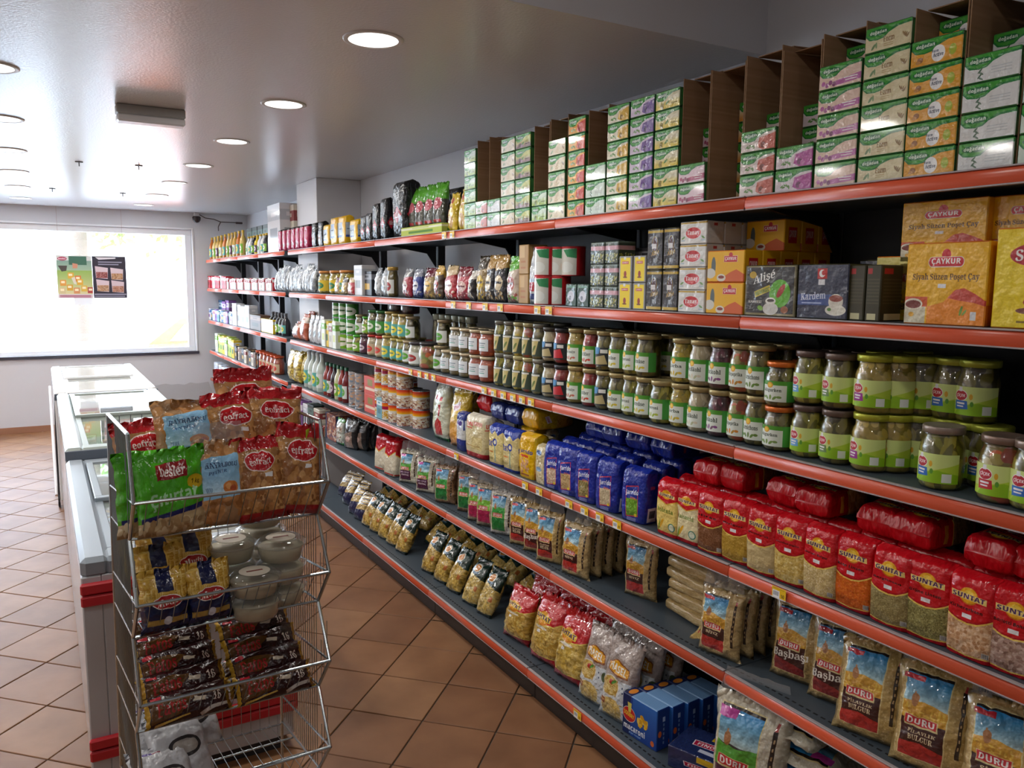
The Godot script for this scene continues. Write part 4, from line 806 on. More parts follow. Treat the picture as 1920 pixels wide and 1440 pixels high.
	cell(220, 300, H("d8cba0")); V(0, 0, 1, 0.3, H("e4e0d0"), H("d8cba0")); R(0, 0.88, 1, 0.12, H("b8202a")); T("UN", 0.3, 0.22, 0.3, 0.1, H("c83038")); R(0.1, 0.3, 0.34, 0.02, H("c83038")); R(0.5, 0.14, 0.4, 0.1, H("d8a090")); R(0.4, 0.5, 0.5, 0.3, H("d4c48c")); R(0.1, 0.72, 0.7, 0.02, H("b89a60")); keep("flour_red")
	cell(120, 300, H("2a3a86")); R(0.1, 0.2, 0.8, 0.25, H("c8d0e0")); R(0, 0.45, 1, 0.25, H("d0d4d8")); E(0.5, 0.28, 0.3, 0.07, H("5a4a98")); keep("pack_blue")
	cell(200, 360, H("d8b41c")); V(0, 0.55, 1, 0.45, H("d8a83c"), H("d8881c")); P([0.3, 0.3, 0.65, 0.22, 0.7, 0.34, 0.35, 0.42], H("e8d8dc")); T("mısır", 0.5, 0.32, 0.28, 0.05, H("b03a60"), false, 0.05); keep("bag_yellow")
	cell(200, 360, H("d4dac8")); V(0, 0, 1, 0.3, H("e0e4e0"), H("ccd4b8")); P([0.35, 0.27, 0.8, 0.3, 0.78, 0.36, 0.36, 0.34], H("c02a28")); P([0.6, 0.42, 0.75, 0.42, 0.72, 0.6, 0.62, 0.6], H("b02020")); P([0.4, 0.75, 0.6, 0.62, 0.8, 0.68, 0.82, 0.9, 0.4, 0.92], H("c02422")); R(0, 0.95, 1, 0.05, H("3a9a58")); G(0.1, 0.4, 0.3, 0.3, 20, [H("a8c090"), H("c0cca8")], 9, 6); keep("bag_white")
	cell(256, 140, H("d8d2c4")); P([0, 0, 1, 0, 1, 0.1, 0, 0.2], H("c83a1c")); V(0, 0.1, 1, 0.22, H("d8501c"), H("e8c020")); G(0.02, 0.45, 0.96, 0.5, 170, [H("b89a80"), H("8a5a50"), H("d8c0a0"), H("a07858")], 6, 5); R(0.3, 0.42, 0.3, 0.1, H("e8e8e8")); R(0, 0.96, 1, 0.04, H("8a2a1c")); keep("can_bean")
	cell(256, 140, H("d8d2c4")); V(0, 0.0, 1, 0.35, H("d8501c"), H("e8c020")); R(0.3, 0.2, 0.4, 0.2, H("a01c40")); G(0.02, 0.5, 0.96, 0.45, 170, [H("d0a840"), H("c89838"), H("e0c070")], 6, 5); keep("can_corn")
	cell(160, 140, H("a8a0a0")); G(0.1, 0.1, 0.8, 0.8, 40, [H("a06a4a"), H("c8a080"), H("7a8898"), H("d8d0c8")], 9, 8); keep("can_photo")
	cell(160, 160, H("c8402c")); R(0.3, 0.15, 0.4, 0.35, H("8a7a2c")); R(0.1, 0.6, 0.8, 0.15, H("e0c8b0")); keep("box_red_far")
func duru(called: String, bg: String, tones: Array, kind: int, w := 256, h := 384):
	cell(w, h, H(bg)); var t := []
	for c in tones: t.append(H(c))
	G(0, 0, 1, 1, 1300, t, 3, 2)
	var l := 0.12; var r := 0.68
	R(l - 0.015, 0.1, r - l + 0.03, 0.8, H("d8c890")); R(l, 0.11, r - l, 0.78, H("241a18"))
	V(l, 0.13, r - l, 0.27, H("2f86c4"), H("b8d0d0"))
	if kind == 2: P([l, 0.4, 0.4, 0.42, r, 0.38, r, 0.6, l, 0.6], H("4fa030")); R(l, 0.6, r - l, 0.29, H("4a1a3c"))
	elif kind == 3: P([l, 0.38, r, 0.36, r, 0.6, l, 0.6], H("3fa048")); R(l, 0.6, r - l, 0.29, H("1f7a38"))
	elif kind == 4: P([l, 0.38, r, 0.36, r, 0.6, l, 0.6], H("78b83c")); R(l, 0.6, r - l, 0.29, H("a82050"))
	else: P([l, 0.38, 0.4, 0.36, r, 0.4, r, 0.58, l, 0.55], H("d09a2c")); G(l + 0.03, 0.42, r - l - 0.06, 0.1, 50, [H("c08820"), H("e0b848")], 3, 9); R(l, 0.54, r - l, 0.35, H("3c1614"))
	E(0.28, 0.36, 0.05, 0.06, H("a87040")); R(0.26, 0.28, 0.02, 0.08, H("b07a4a")); R(l - 0.03, 0.14, 0.26, 0.045, H("c42838"))
	R(0.17, 0.5, 0.42, 0.1, H("d8c890")); R(0.18, 0.505, 0.4, 0.075, H("c8202c")); T("DURU", 0.38, 0.543, 0.34, 0.055, H("f6f2ee"))
	if kind == 0: T("PİLAVLIK", 0.4, 0.64, 0.36, 0.04, H("e8d8b0"), true); T("BULGUR", 0.4, 0.7, 0.32, 0.05, H("e8d8b0"), true); P([l, 0.76, 0.4, 0.74, r, 0.78, r, 0.89, l, 0.89], H("b82c28"))
	elif kind == 1: P([l, 0.72, r, 0.8, r, 0.89, l, 0.89], H("8a2420")); T("Başbaşı", 0.42, 0.67, 0.68, 0.13, H("f0ece4"), true, 0.05)
	elif kind == 2: T("PİLAVLIK", 0.4, 0.66, 0.4, 0.05, H("d8c8e0"), true); T("PİRİNÇ", 0.4, 0.74, 0.4, 0.07, H("ece4f0"), true); P([l - 0.03, 0.13, 0.36, 0.13, 0.34, 0.2, l - 0.03, 0.21], H("c040a0"))
	elif kind == 5: T("SİYEZ", 0.4, 0.64, 0.3, 0.05, H("e8d8b0"), true); P([l, 0.72, r, 0.72, r, 0.89, l, 0.89], H("b82c28"))
	R(0.83, 0.18, 0.05, 0.6, H("2a1c14")); R(0.835, 0.12, 0.04, 0.06, H("b04040"))
	for i in 7: R(0.845, 0.24 + i * 0.07, 0.02, 0.03, H("b89a70"))
	keep(called)
func bags_paint():
	cell(128, 128, H("c4a872")); G(0, 0, 1, 1, 500, [H("ccb27c"), H("b89c64"), H("d4bc8c")], 3, 2); keep("grain_plain")
	var tan := ["c8ac74", "b49858", "d4bc88", "a88c50"]
	duru("du_bulgur", "b89c60", tan, 0); duru("du_basbasi", "b0945c", tan, 1); duru("du_fine", "c4a872", ["ccb27c", "b89c64", "d4bc8c"], 5); duru("du_rice", "cfc8b4", ["dcd8c8", "c4bca4", "e4e2d8"], 2); duru("du_white", "d0ccc4", ["e0deda", "b0aca8", "c8c4be", "8a8884"], 3); duru("du_purple", "a8987c", ["b8a88c", "988868"], 4); duru("du_brown", "8a6848", ["9a7854", "7a583c", "a88a64"], 3)
	# pasta bags
	for q in [["pasta_nest", 2, "c8a040"], ["pasta_fine", 3, "c49a3c"], ["pasta_wide", 6, "d0ac48"]]:
		cell(224, 360, H(q[2])); G(0, 0.3, 1, 0.6, 700 / int(q[1]) + 120, [H(q[2]).lightened(0.15), H(q[2]).darkened(0.14), H(q[2]).darkened(0.06), H("d8bc68")], 2.0 * q[1], 11)
		P([0, 0, 1, 0, 1, 0.36, 0.8, 0.44, 0.5, 0.46, 0.2, 0.42, 0, 0.34], H("e0c860")); P([0, 0, 1, 0, 1, 0.345, 0.8, 0.42, 0.5, 0.44, 0.2, 0.4, 0, 0.325], H("c0141f")); P([0, 0.84, 0.4, 0.9, 1, 0.86, 1, 1, 0, 1], H("e0c860")); P([0, 0.855, 0.4, 0.915, 1, 0.875, 1, 1, 0, 1], H("b4121d"))
		E(0.4, 0.37, 0.2, 0.1, H("d8801c")); E(0.4, 0.36, 0.17, 0.085, H("e8a030")); P([0.1, 0.3, 0.66, 0.33, 0.65, 0.41, 0.1, 0.38], H("e8c850")); T("AHTAT", 0.38, 0.355, 0.5, 0.06, H("4a2860"), false, -0.03); E(0.4, 0.5, 0.22, 0.02, H("d8d0c0")); R(0.3, 0.54, 0.1, 0.045, H("e8e8ea")); E(0.22, 0.92, 0.08, 0.03, H("d06070")); keep(q[0])
	cell(256, 400, H("a89a94")); G(0, 0, 1, 0.4, 40, [H("b0a29c"), H("9c8f8a")], 30, 8); P([0.15, 0.32, 0.4, 0.27, 0.8, 0.34, 0.82, 0.46, 0.5, 0.47, 0.18, 0.42], H("8a4a18")); P([0.17, 0.33, 0.4, 0.285, 0.78, 0.35, 0.8, 0.44, 0.5, 0.45, 0.2, 0.41], H("e0a020")); T("HASEL", 0.48, 0.375, 0.5, 0.09, H("f4f0e8"), false, -0.04); P([0.02, 0.5, 0.9, 0.5, 0.98, 0.75, 0.9, 1, 0, 1], H("cdd4da")); E(0.34, 0.6, 0.3, 0.13, H("e0dcd4")); E(0.34, 0.6, 0.27, 0.115, H("c8a450")); G(0.12, 0.52, 0.44, 0.16, 150, [H("d8bc70"), H("b8923c"), H("e0c888")], 3, 9); E(0.38, 0.55, 0.07, 0.03, H("b03028")); leaf(0.46, 0.54, 0.08, 0.03, -0.5, H("5a9a38")); E(0.88, 0.6, 0.08, 0.06, H("4a5a38")); R(0.7, 0.56, 0.03, 0.02, H("2c3a60")); R(0.72, 0.62, 0.03, 0.02, H("2c3a60")); E(0.45, 0.86, 0.32, 0.12, H("d0b060")); G(0.16, 0.77, 0.6, 0.2, 190, [H("dcc078"), H("b8984c"), H("e4d09a")], 2, 11); P([0.04, 0.75, 0.26, 0.78, 0.24, 0.85, 0.03, 0.82], H("8a3a14")); T("ERİŞTE", 0.145, 0.8, 0.18, 0.035, H("f0d080"), false, -0.02); keep("hasel")
	# dark green pasta packs: gold contents, printed upper end with oval picture
	for q in [["pas_a", "b8923c"], ["pas_b", "c8a448"], ["pas_c", "d0b468"]]:
		cell(128, 256, H(q[1])); G(0, 0.35, 1, 0.65, 420, [H(q[1]).lightened(0.2), H(q[1]).darkened(0.2), H(q[1]).darkened(0.1), H("d8b860")], 6, 4); P([0, 0, 1, 0, 1, 0.46, 0.5, 0.4, 0, 0.3], H("0e2e28")); E(0.42, 0.24, 0.22, 0.1, H("d8d8d0")); E(0.42, 0.24, 0.17, 0.075, H("c07a2c")); R(0.25, 0.33, 0.4, 0.03, H("5a7a9a")); P([0, 0.93, 0.5, 0.97, 1, 0.93, 1, 1, 0, 1], H("0e2e28")); R(0.75, 0.6, 0.15, 0.1, H("b86a30")); keep(q[0])
	cell(128, 256, H("c8ac6c")); G(0, 0.3, 1, 0.5, 200, [H("d4bc84"), H("b4945a")], 5, 4); for i in 6: P([0, 0.05 + i * 0.08, 1, 0.0 + i * 0.08, 1, 0.03 + i * 0.08, 0, 0.09 + i * 0.08], H("1a1c48") if i % 2 else H("d8d8dc"))
	P([0, 0.7, 1, 0.62, 1, 1, 0, 1], H("1c1e4c")); keep("pas_blue")
	cell(320, 220, H("163f96")); V(0.3, 0, 0.7, 1, H("2a6cc4"), H("123a8c")); R(0, 0, 0.24, 1, H("10245c")); E(0.2, 0.48, 0.19, 0.19, H("e8e0d0")); E(0.2, 0.48, 0.18, 0.175, H("c81f24")); T("SOUBRY", 0.2, 0.48, 0.3, 0.11, H("f0d030"), false, -0.05); P([0.15, 0.18, 0.27, 0.18, 0.25, 0.42, 0.18, 0.42], H("d8d060")); T("macaroni", 0.36, 0.78, 0.62, 0.16, H("f0f2f6")); T("pipe-coupé", 0.38, 0.91, 0.34, 0.07, H("8ab0e8")); G(0.46, 0.36, 0.26, 0.26, 30, [H("e8b828"), H("d89c1c"), H("f0d060")], 9, 14); E(0.88, 0.86, 0.05, 0.07, H("d8682c")); keep("macaroni")
	cell(96, 220, H("14398c")); R(0.45, 0.2, 0.2, 0.12, H("a8c0e8")); for i in 5: R(0.5, 0.36 + i * 0.11, 0.1, 0.07, H("7a98d0"))
	E(0.25, 0.6, 0.14, 0.08, H("d8682c")); keep("macaroni_side")
	cell(320, 96, H("7aa4d4")); R(0, 0, 0.26, 1, H("10245c")); E(0.14, 0.5, 0.08, 0.35, H("e08a2c")); for i in 6: R(0.34, 0.15 + i * 0.13, 0.58, 0.03, H("5f8cc4"))
	keep("macaroni_top")
	cell(220, 120, H("24305e")); R(0.55, 0.0, 0.45, 0.3, H("d8b020")); P([0.3, 0.45, 0.75, 0.4, 0.78, 0.62, 0.32, 0.66], H("f0e0e8")); P([0.32, 0.47, 0.74, 0.42, 0.76, 0.6, 0.34, 0.64], H("b01c40")); T("FINO", 0.54, 0.53, 0.3, 0.1, H("f4e8ec"), false, 0.03); R(0.5, 0.72, 0.3, 0.12, H("c8cce0")); keep("pack_navy")
	# rice, coffee and black packs on the fifth shelf
	cell(160, 260, H("d8d0bc")); G(0, 0.5, 1, 0.45, 200, [H("e0dac8"), H("c8bea4")], 3, 3); P([0, 0, 1, 0, 1, 0.3, 0.5, 0.5, 0, 0.4], H("d8a838")); P([0, 0, 1, 0, 1, 0.28, 0.5, 0.47, 0, 0.37], H("b81420")); R(0.1, 0.94, 0.8, 0.04, H("c83028")); keep("rice_red")
	cell(128, 220, H("17171c")); P([0.2, 0.5, 0.7, 0.4, 0.8, 0.95, 0.3, 1], H("8a7468")); E(0.45, 0.66, 0.15, 0.1, H("c8a8a0")); R(0.3, 0.2, 0.4, 0.06, H("c8c8cc")); keep("black_nut")
	cell(128, 220, H("cdd4cc")); R(0, 0, 1, 0.15, H("4aa030")); G(0.1, 0.3, 0.8, 0.6, 60, [H("b09080"), H("d8c8b8"), H("8a6a5a")], 7, 6); R(0, 0.9, 1, 0.1, H("2f8a40")); keep("nut_green")
	cell(128, 160, H("8a4a38")); G(0, 0, 1, 1, 120, [H("a86a50"), H("c89a78"), H("5a4a6a"), H("d8c8b8")], 7, 6); R(0, 0, 0.12, 1, H("3a4a7a")); keep("box_spice")
	cell(128, 200, H("58b028")); R(0, 0.4, 1, 0.6, H("4a4c44")); E(0.5, 0.5, 0.36, 0.14, H("c05060")); R(0.2, 0.86, 0.6, 0.06, H("b02838")); keep("snack_green")
	cell(128, 220, H("1c1e22")); P([0.5, 0.45, 0.85, 0.6, 0.5, 0.75, 0.15, 0.6], H("a02030")); T("Alin", 0.5, 0.6, 0.4, 0.1, H("e0d8d8"), true); for i in 18: R(rng.randf(), rng.randf(), 0.02, 0.12, H("3c4046"))
	keep("foil_black")
	cell(128, 200, H("e0b018")); R(0.1, 0.25, 0.6, 0.5, H("9aa8b8")); R(0.2, 0.45, 0.4, 0.04, H("5a6a80")); R(0.12, 0.68, 0.5, 0.07, H("2a4a9a")); keep("coffee_yellow")
	cell(128, 220, H("e0c020")); E(0.4, 0.2, 0.2, 0.08, H("c04a28")); R(0.15, 0.36, 0.5, 0.05, H("c88a28")); E(0.5, 0.75, 0.3, 0.16, H("d8b070")); keep("bag_gold")
	cell(96, 180, H("a81c48")); R(0, 0, 1, 0.1, H("2a1a24")); R(0.2, 0.3, 0.6, 0.3, H("b83060")); R(0.25, 0.7, 0.5, 0.1, H("8a1438")); keep("pack_magenta")
func far_paint():
	var k := 0
	for q in ["d8dade,a02830,c8ccd0", "c02838,e0d8d8,7a1c28", "e4e6ea,4a7ac0,8a5aa0", "8a5aa0,d8d0e0,5a3070", "3c6a90,c8d8e4,e0b040", "dfe4da,7ab048,c8d070", "b8c85a,e0e4c8,5a8a38", "2c2c34,8a8c94,c8a040", "d8d8dc,b8bcc4,9aa0a8", "1f2e2c,4a6a60,2c3a38", "d0c8b8,8a3a3a,a8a090", "b85a38,e0d0c4,7a3420", "5a4438,8a6a54,3a2a20", "e0c030,d8d8d8,2f6a48", "6aa0b0,e0ecf0,4a7a88"]:
		var c: PackedStringArray = q.split(",")
		cell(64, 96, H(c[0])); R(0, 0.12, 1, 0.22, H(c[1])); R(0.2, 0.5, 0.6, 0.25, H(c[2])); R(0.3, 0.18, 0.4, 0.08, H(c[0])); keep("far_%d" % k); k += 1
	cell(96, 160, H("b8962c")); G(0, 0, 1, 1, 260, [H("d8b83c"), H("a07c1c"), H("e0c858"), H("c8b040"), H("8a7020")], 6, 9); keep("gold_sweets")
	cell(96, 128, H("aab0b8")); G(0, 0, 1, 1, 90, [H("c8ced4"), H("7a828c"), H("9aa2ac")], 7, 16); keep("foil_silver")
func stand_paint():
	cell(320, 256, H("4aa81c")); P([0.3, 0.18, 0.72, 0.15, 0.72, 0.34, 0.5, 0.36, 0.3, 0.37], H("8a1c20")); T("besler", 0.51, 0.26, 0.34, 0.13, H("f2ece6"), true); E(0.83, 0.42, 0.12, 0.08, H("c8a81c")); T("1 kg", 0.83, 0.42, 0.12, 0.06, H("5a4a10")); T("Çıtırtat", 0.5, 0.58, 0.66, 0.2, H("a8d8a8"), false, 0.07); P([0.05, 0.78, 1, 0.66, 1, 0.72, 0.05, 0.85], H("1c2460")); P([0, 0.84, 1, 0.72, 1, 1, 0, 1], H("b8a078")); G(0.02, 0.84, 0.96, 0.15, 60, [H("c8b48c"), H("a88c64"), H("d4c4a0")], 12, 10); keep("besler")
	cell(256, 320, H("a88460")); G(0, 0, 1, 1, 60, [H("b8804c"), H("a06c3c"), H("c89460"), H("946438")], 26, 24); P([0.12, 0.24, 0.82, 0.16, 0.84, 0.66, 0.14, 0.7], H("8ec0e4")); V(0.14, 0.42, 0.68, 0.2, H("8ec0e4"), H("bcdcf0")); T("HAYRABOLU", 0.5, 0.3, 0.6, 0.06, H("28406a"), true, 0.03); T("PEYNİR", 0.42, 0.38, 0.36, 0.045, H("3a5a8a"), true, 0.03); E(0.64, 0.56, 0.15, 0.07, H("d08040")); E(0.6, 0.55, 0.06, 0.035, H("e8a868")); E(0.7, 0.57, 0.06, 0.035, H("b85a38")); for i in 6: R(0.2 + i * 0.02, 0.56, 0.01, 0.06, H("5a7a9a"))
	keep("hayrabolu")
	cell(256, 320, H("a4764a")); G(0, 0.25, 1, 0.75, 150, [H("c08c54"), H("b07a44"), H("d0a068"), H("986438")], 17, 15); G(0, 0.25, 1, 0.75, 40, [H("8a5a30")], 7, 6); R(0, 0, 1, 0.16, H("b01c24")); R(0, 0.9, 1, 0.1, H("9a1820")); E(0.5, 0.3, 0.3, 0.12, H("e8d8d4")); E(0.5, 0.3, 0.28, 0.108, H("b8141f")); T("eofract", 0.5, 0.3, 0.42, 0.08, H("f4ece8"), true); R(0.55, 0.44, 0.14, 0.05, H("e8e8ea")); keep("cookie")
	cell(224, 256, H("c8a040")); G(0, 0.1, 1, 0.5, 190, [H("d8b458"), H("b88c30"), H("e0c478")], 3, 22); R(0.35, 0, 0.3, 0.34, H("18204a")); P([0, 0.52, 1, 0.48, 1, 1, 0, 1], H("141c44")); E(0.52, 0.5, 0.3, 0.11, H("f0e8e0")); E(0.52, 0.5, 0.28, 0.095, H("a82024")); T("Mutlu", 0.52, 0.5, 0.42, 0.1, H("f4f0ec"), true, 0.03); R(0.1, 0.76, 0.8, 0.09, H("a88c48")); E(0.5, 0.8, 0.08, 0.07, H("c8c8d0")); keep("mutlu")
	cell(360, 128, H("2a0e10")); P([0.06, 0.3, 0.42, 0.22, 0.58, 0.34, 0.4, 0.8, 0.06, 0.92], H("5a3a16")); T("Fatos", 0.3, 0.52, 0.34, 0.42, H("a82420"), true, 0.06); R(0.08, 0.12, 0.12, 0.12, H("b82030")); P([0.56, 0.4, 0.7, 0.46, 0.69, 0.58, 0.55, 0.52], H("d4c8b4")); T("16", 0.83, 0.5, 0.1, 0.3, H("d8d0c8"), true); P([0.6, 0.92, 0.75, 0.78, 1, 0.74, 1, 0.84, 0.78, 0.88, 0.62, 1], H("b8b0a8")); R(0, 0, 0.05, 1, H("b8902c")); R(0.95, 0, 0.05, 1, H("a07820")); P([0.1, 0.94, 0.5, 0.84, 0.5, 0.88, 0.1, 1], H("c8a850")); keep("wafer")
	cell(128, 128, H("cfd0cc")); E(0.5, 0.5, 0.46, 0.46, H("b0a898")); E(0.5, 0.5, 0.42, 0.42, H("d8cfc0")); R(0.25, 0.44, 0.5, 0.1, H("7a3028")); R(0.3, 0.6, 0.4, 0.05, H("8a7868")); keep("tub_label")
	cell(256, 320, H("c9cbd0")); R(0, 0, 1, 0.1, H("b8bac2")); R(0.3, 0.12, 0.25, 0.02, H("8a3a4a")); E(0.6, 0.55, 0.28, 0.16, H("3c3a3c")); E(0.6, 0.55, 0.22, 0.11, H("a8a29c")); P([0.1, 0.8, 0.35, 0.78, 0.3, 0.86], H("4a4a50")); R(0.1, 0.1, 0.3, 0.04, H("5a4a90")); keep("toy_bag")
	cell(96, 200, H("b8d820")); T("promo", 0.5, 0.3, 0.8, 0.1, H("4a5a10"), false, 0.03); T("10,90", 0.5, 0.5, 0.8, 0.12, H("6a2020"), false, 0.03); keep("promo_card")
# ---------------------------------------------------------------- shapes of goods
func front(s: int) -> float: return XB if s == 5 else XS
func on(s: int, px: float, back: float) -> Vector3:
	var x := front(s) + back
	return Vector3(x + deeper, SH[s], z_at(px, SH[s], x))
var deeper := 0.0   # pushes an item straight back from the place measured at the shelf front
const FACE := -PI / 2.0
func put_box(called: String, s: int, a: float, b: float, h: float, d: float, back: float, y0: float, cl: Array, finish: String, label: String, cat: String, grp := "", turn := 0.0) -> MeshInstance3D:
	var x := front(s) + back
	var z0 := z_at(a, SH[s], x); var z1 := z_at(b, SH[s], x)
	var o := solo(called, box_mesh(Vector3(snappedf(z1 - z0 - 0.002, 0.001), h, d), 0.0025, cl), printed(cl[0], finish), label, cat, grp)
	o.position = Vector3(x + deeper + d / 2.0, SH[s] + y0, (z0 + z1) / 2.0); o.rotation.y = FACE + turn
	return o
func bag_mesh(w: float, h: float, t: float, c: String, sd: int, top := 0.1, bottom := 0.04, rough := 0.006, fat := 0.0) -> ArrayMesh:
	var key := "bag%.3f%.3f%.3f%s%d%.2f%.2f" % [w, h, t, c, sd, top, bottom]
	if meshes.has(key): return meshes[key]
	var n := FastNoiseLite.new(); n.seed = sd; n.frequency = 14.0; n.fractal_octaves = 2
	var nx := 12; var ny := 16; var st := tool(true)
	var pos := func(i: int, j: int, side: float) -> Vector3:
		var u := -1.0 + 2.0 * i / nx; var v := float(j) / ny
		var s := clampf((v - bottom) / (1.0 - bottom - top), 0.0, 1.0)
		var pv := pow(clampf(4.0 * s * (1.0 - s), 0.0, 1.0), 0.42) * lerpf(1.0 + fat, 1.0 - fat, s)
		var pu := pow(1.0 - pow(absf(u), 3.0), 0.5)
		var edge := 1.0 if (i > 0 and i < nx and j > 0 and j < ny) else 0.0
		var x := u * w / 2.0 * (1.0 - 0.07 * pv * absf(u)); var y := v * h
		var z := side * t / 2.0 * pu * pv + edge * rough * n.get_noise_3d(x * 6.0, y * 6.0, side * 3.0) * side
		z += rough * 1.2 * n.get_noise_2d(x * 4.0 + 9.0, v) * (1.0 - pv) + 0.0
		return Vector3(x + rough * 0.6 * n.get_noise_2d(y * 8.0, u), y + rough * n.get_noise_2d(x * 5.0, 3.0 + v) * v, z)
	for side in [1.0, -1.0]:
		for i in nx:
			for j in ny:
				var a: Vector3 = pos.call(i, j, side); var b: Vector3 = pos.call(i + 1, j, side); var d: Vector3 = pos.call(i + 1, j + 1, side); var e: Vector3 = pos.call(i, j + 1, side)
				var uu := func(ii, jj): return cuv(c, Vector2(float(ii) / nx if side > 0.0 else 1.0 - float(ii) / nx, 1.0 - float(jj) / ny))
				if side > 0.0: face(st, a, e, d, b, uu.call(i, j), uu.call(i, j + 1), uu.call(i + 1, j + 1), uu.call(i + 1, j))
				else: face(st, a, b, d, e, uu.call(i, j), uu.call(i + 1, j), uu.call(i + 1, j + 1), uu.call(i, j + 1))
	meshes[key] = done(st)
	return meshes[key]
func film_mesh(w: float, h: float, sd: int) -> ArrayMesh:
	var key := "film%.3f%.3f%d" % [w, h, sd]
	if meshes.has(key): return meshes[key]
	var n := FastNoiseLite.new(); n.seed = sd; n.frequency = 30.0
	var st := tool()
	var pos := func(i, j): return Vector3((-0.5 + i / 9.0) * w * (1.0 - 0.04 * j), j / 4.0 * h + 0.01 * n.get_noise_2d(i * 1.3, 5.0) * j / 4.0, 0.028 * n.get_noise_3d(i * 0.9, j * 0.7, sd) * j / 4.0)
	for i in 9:
		for j in 4: face(st, pos.call(i, j), pos.call(i, j + 1), pos.call(i + 1, j + 1), pos.call(i + 1, j))
	meshes[key] = done(st)
	return meshes[key]
func clear_film() -> StandardMaterial3D: return mat("clear_film", Color(0.7, 0.72, 0.74, 0.3), 0.1, 0.0, {"transparency": 1, "cull_mode": 2, "metallic_specular": 0.9})
# block shaped pack with folded top
func brick_mesh(w: float, h: float, d: float, c: String, side_c: String, sd: int) -> ArrayMesh:
	var key := "brick%.3f%.3f%.3f%s%d" % [w, h, d, c, sd]
	if meshes.has(key): return meshes[key]
	var n := FastNoiseLite.new(); n.seed = sd; n.frequency = 11.0
	var st := tool(true); var segs := 28
	var rings := [[0.0, 0.9, 0.86], [0.015, 0.98, 0.97], [0.25, 1.02, 1.05], [0.5, 1.03, 1.07], [0.72, 1.01, 1.03], [0.86, 1.0, 1.0], [0.93, 0.985, 0.93], [0.965, 0.96, 0.72], [0.98, 0.95, 0.4], [1.0, 0.93, 0.06]]
	var pos := func(r: int, k: int) -> Vector3:
		var a := TAU * k / segs; var q: Array = rings[r]
		var x: float = signf(cos(a)) * pow(absf(cos(a)), 0.42) * w / 2.0 * q[1]; var z: float = signf(sin(a)) * pow(absf(sin(a)), 0.42) * d / 2.0 * q[2]
		var y: float = h * q[0]
		var m := 0.004 * n.get_noise_3d(x * 6.0, y * 6.0, z * 6.0) * (1.0 if r > 0 else 0.0)
		return Vector3(x * (1.0 + m / w * 2.0), y + m * 0.8, z * (1.0 + m / d * 2.0))
	for r in rings.size() - 1:
		for k in segs:
			var p := [pos.call(r, k), pos.call(r + 1, k), pos.call(r + 1, (k + 1) % segs), pos.call(r, (k + 1) % segs)]
			var mid: Vector3 = (p[0] + p[2]) / 2.0
			var fr := absf(mid.z) / d >= absf(mid.x) / w * 0.93 or r >= 6
			var u := []
			for e in p:
				if fr: u.append(cuv(c, Vector2(e.x * (1.0 if mid.z >= 0.0 else -1.0) / w + 0.5, 1.0 - e.y / h)))
				else: u.append(cuv(side_c, Vector2(0.5 - e.z / d * signf(mid.x), 1.0 - e.y / h)))
			face(st, p[3], p[2], p[1], p[0], u[3], u[2], u[1], u[0])
	var bot := cuv(c, Vector2(0.5, 0.99))
	for k in segs: tri(st, Vector3.ZERO, pos.call(0, k), pos.call(0, (k + 1) % segs), Vector3(0, h, 0), bot, bot, bot)
	var cap := cuv(c, Vector2(0.5, 0.01)); var last := rings.size() - 1
	for k in segs: tri(st, Vector3(0, h, 0), pos.call(last, k), pos.call(last, (k + 1) % segs), Vector3.ZERO, cap, cap, cap)
	meshes[key] = done(st)
	return meshes[key]
func put_bag(called: String, s: int, px: float, back: float, w: float, h: float, t: float, c: String, tilt: float, turn: float, label: String, cat: String, grp := "", film := 0.0, sd := 1, top := 0.1, finish := "clear", fat := 0.12) -> Node3D:
	var p := on(s, px, back)
	var m := bag_mesh(w, h, t, c, sd, top, 0.03, 0.006, fat)
	var o: Node3D
	if film > 0.0:
		o = thing(called, label, cat, grp); part("filled_bag", m, printed(c, finish), o)
		part("film_top", film_mesh(w * 0.95, film, sd % 4), clear_film(), o).position = Vector3(0, h * 0.97, 0)
	else: o = solo(called, m, printed(c, finish), label, cat, grp)
	o.basis = Basis(Vector3.UP, FACE + turn) * Basis(Vector3.RIGHT, -tilt)
	o.position = p + Vector3(t / 2.0, 0, 0)
	return o
func put_brick(called: String, s: int, px: float, back: float, w: float, h: float, d: float, c: String, sc: String, label: String, cat: String, grp := "", turn := 0.0, tilt := 0.0) -> MeshInstance3D:
	var o := solo(called, brick_mesh(w, h, d, c, sc, int(px) % 5), printed(c, "film"), label, cat, grp)
	o.basis = Basis(Vector3.UP, FACE + turn) * Basis(Vector3.RIGHT, -tilt)
	o.position = on(s, px, back) + Vector3(d / 2.0, 0, 0)
	return o
const LYING := Basis(Vector3(0, 0, -1), Vector3(-1, 0, 0), Vector3(0, 1, 0))
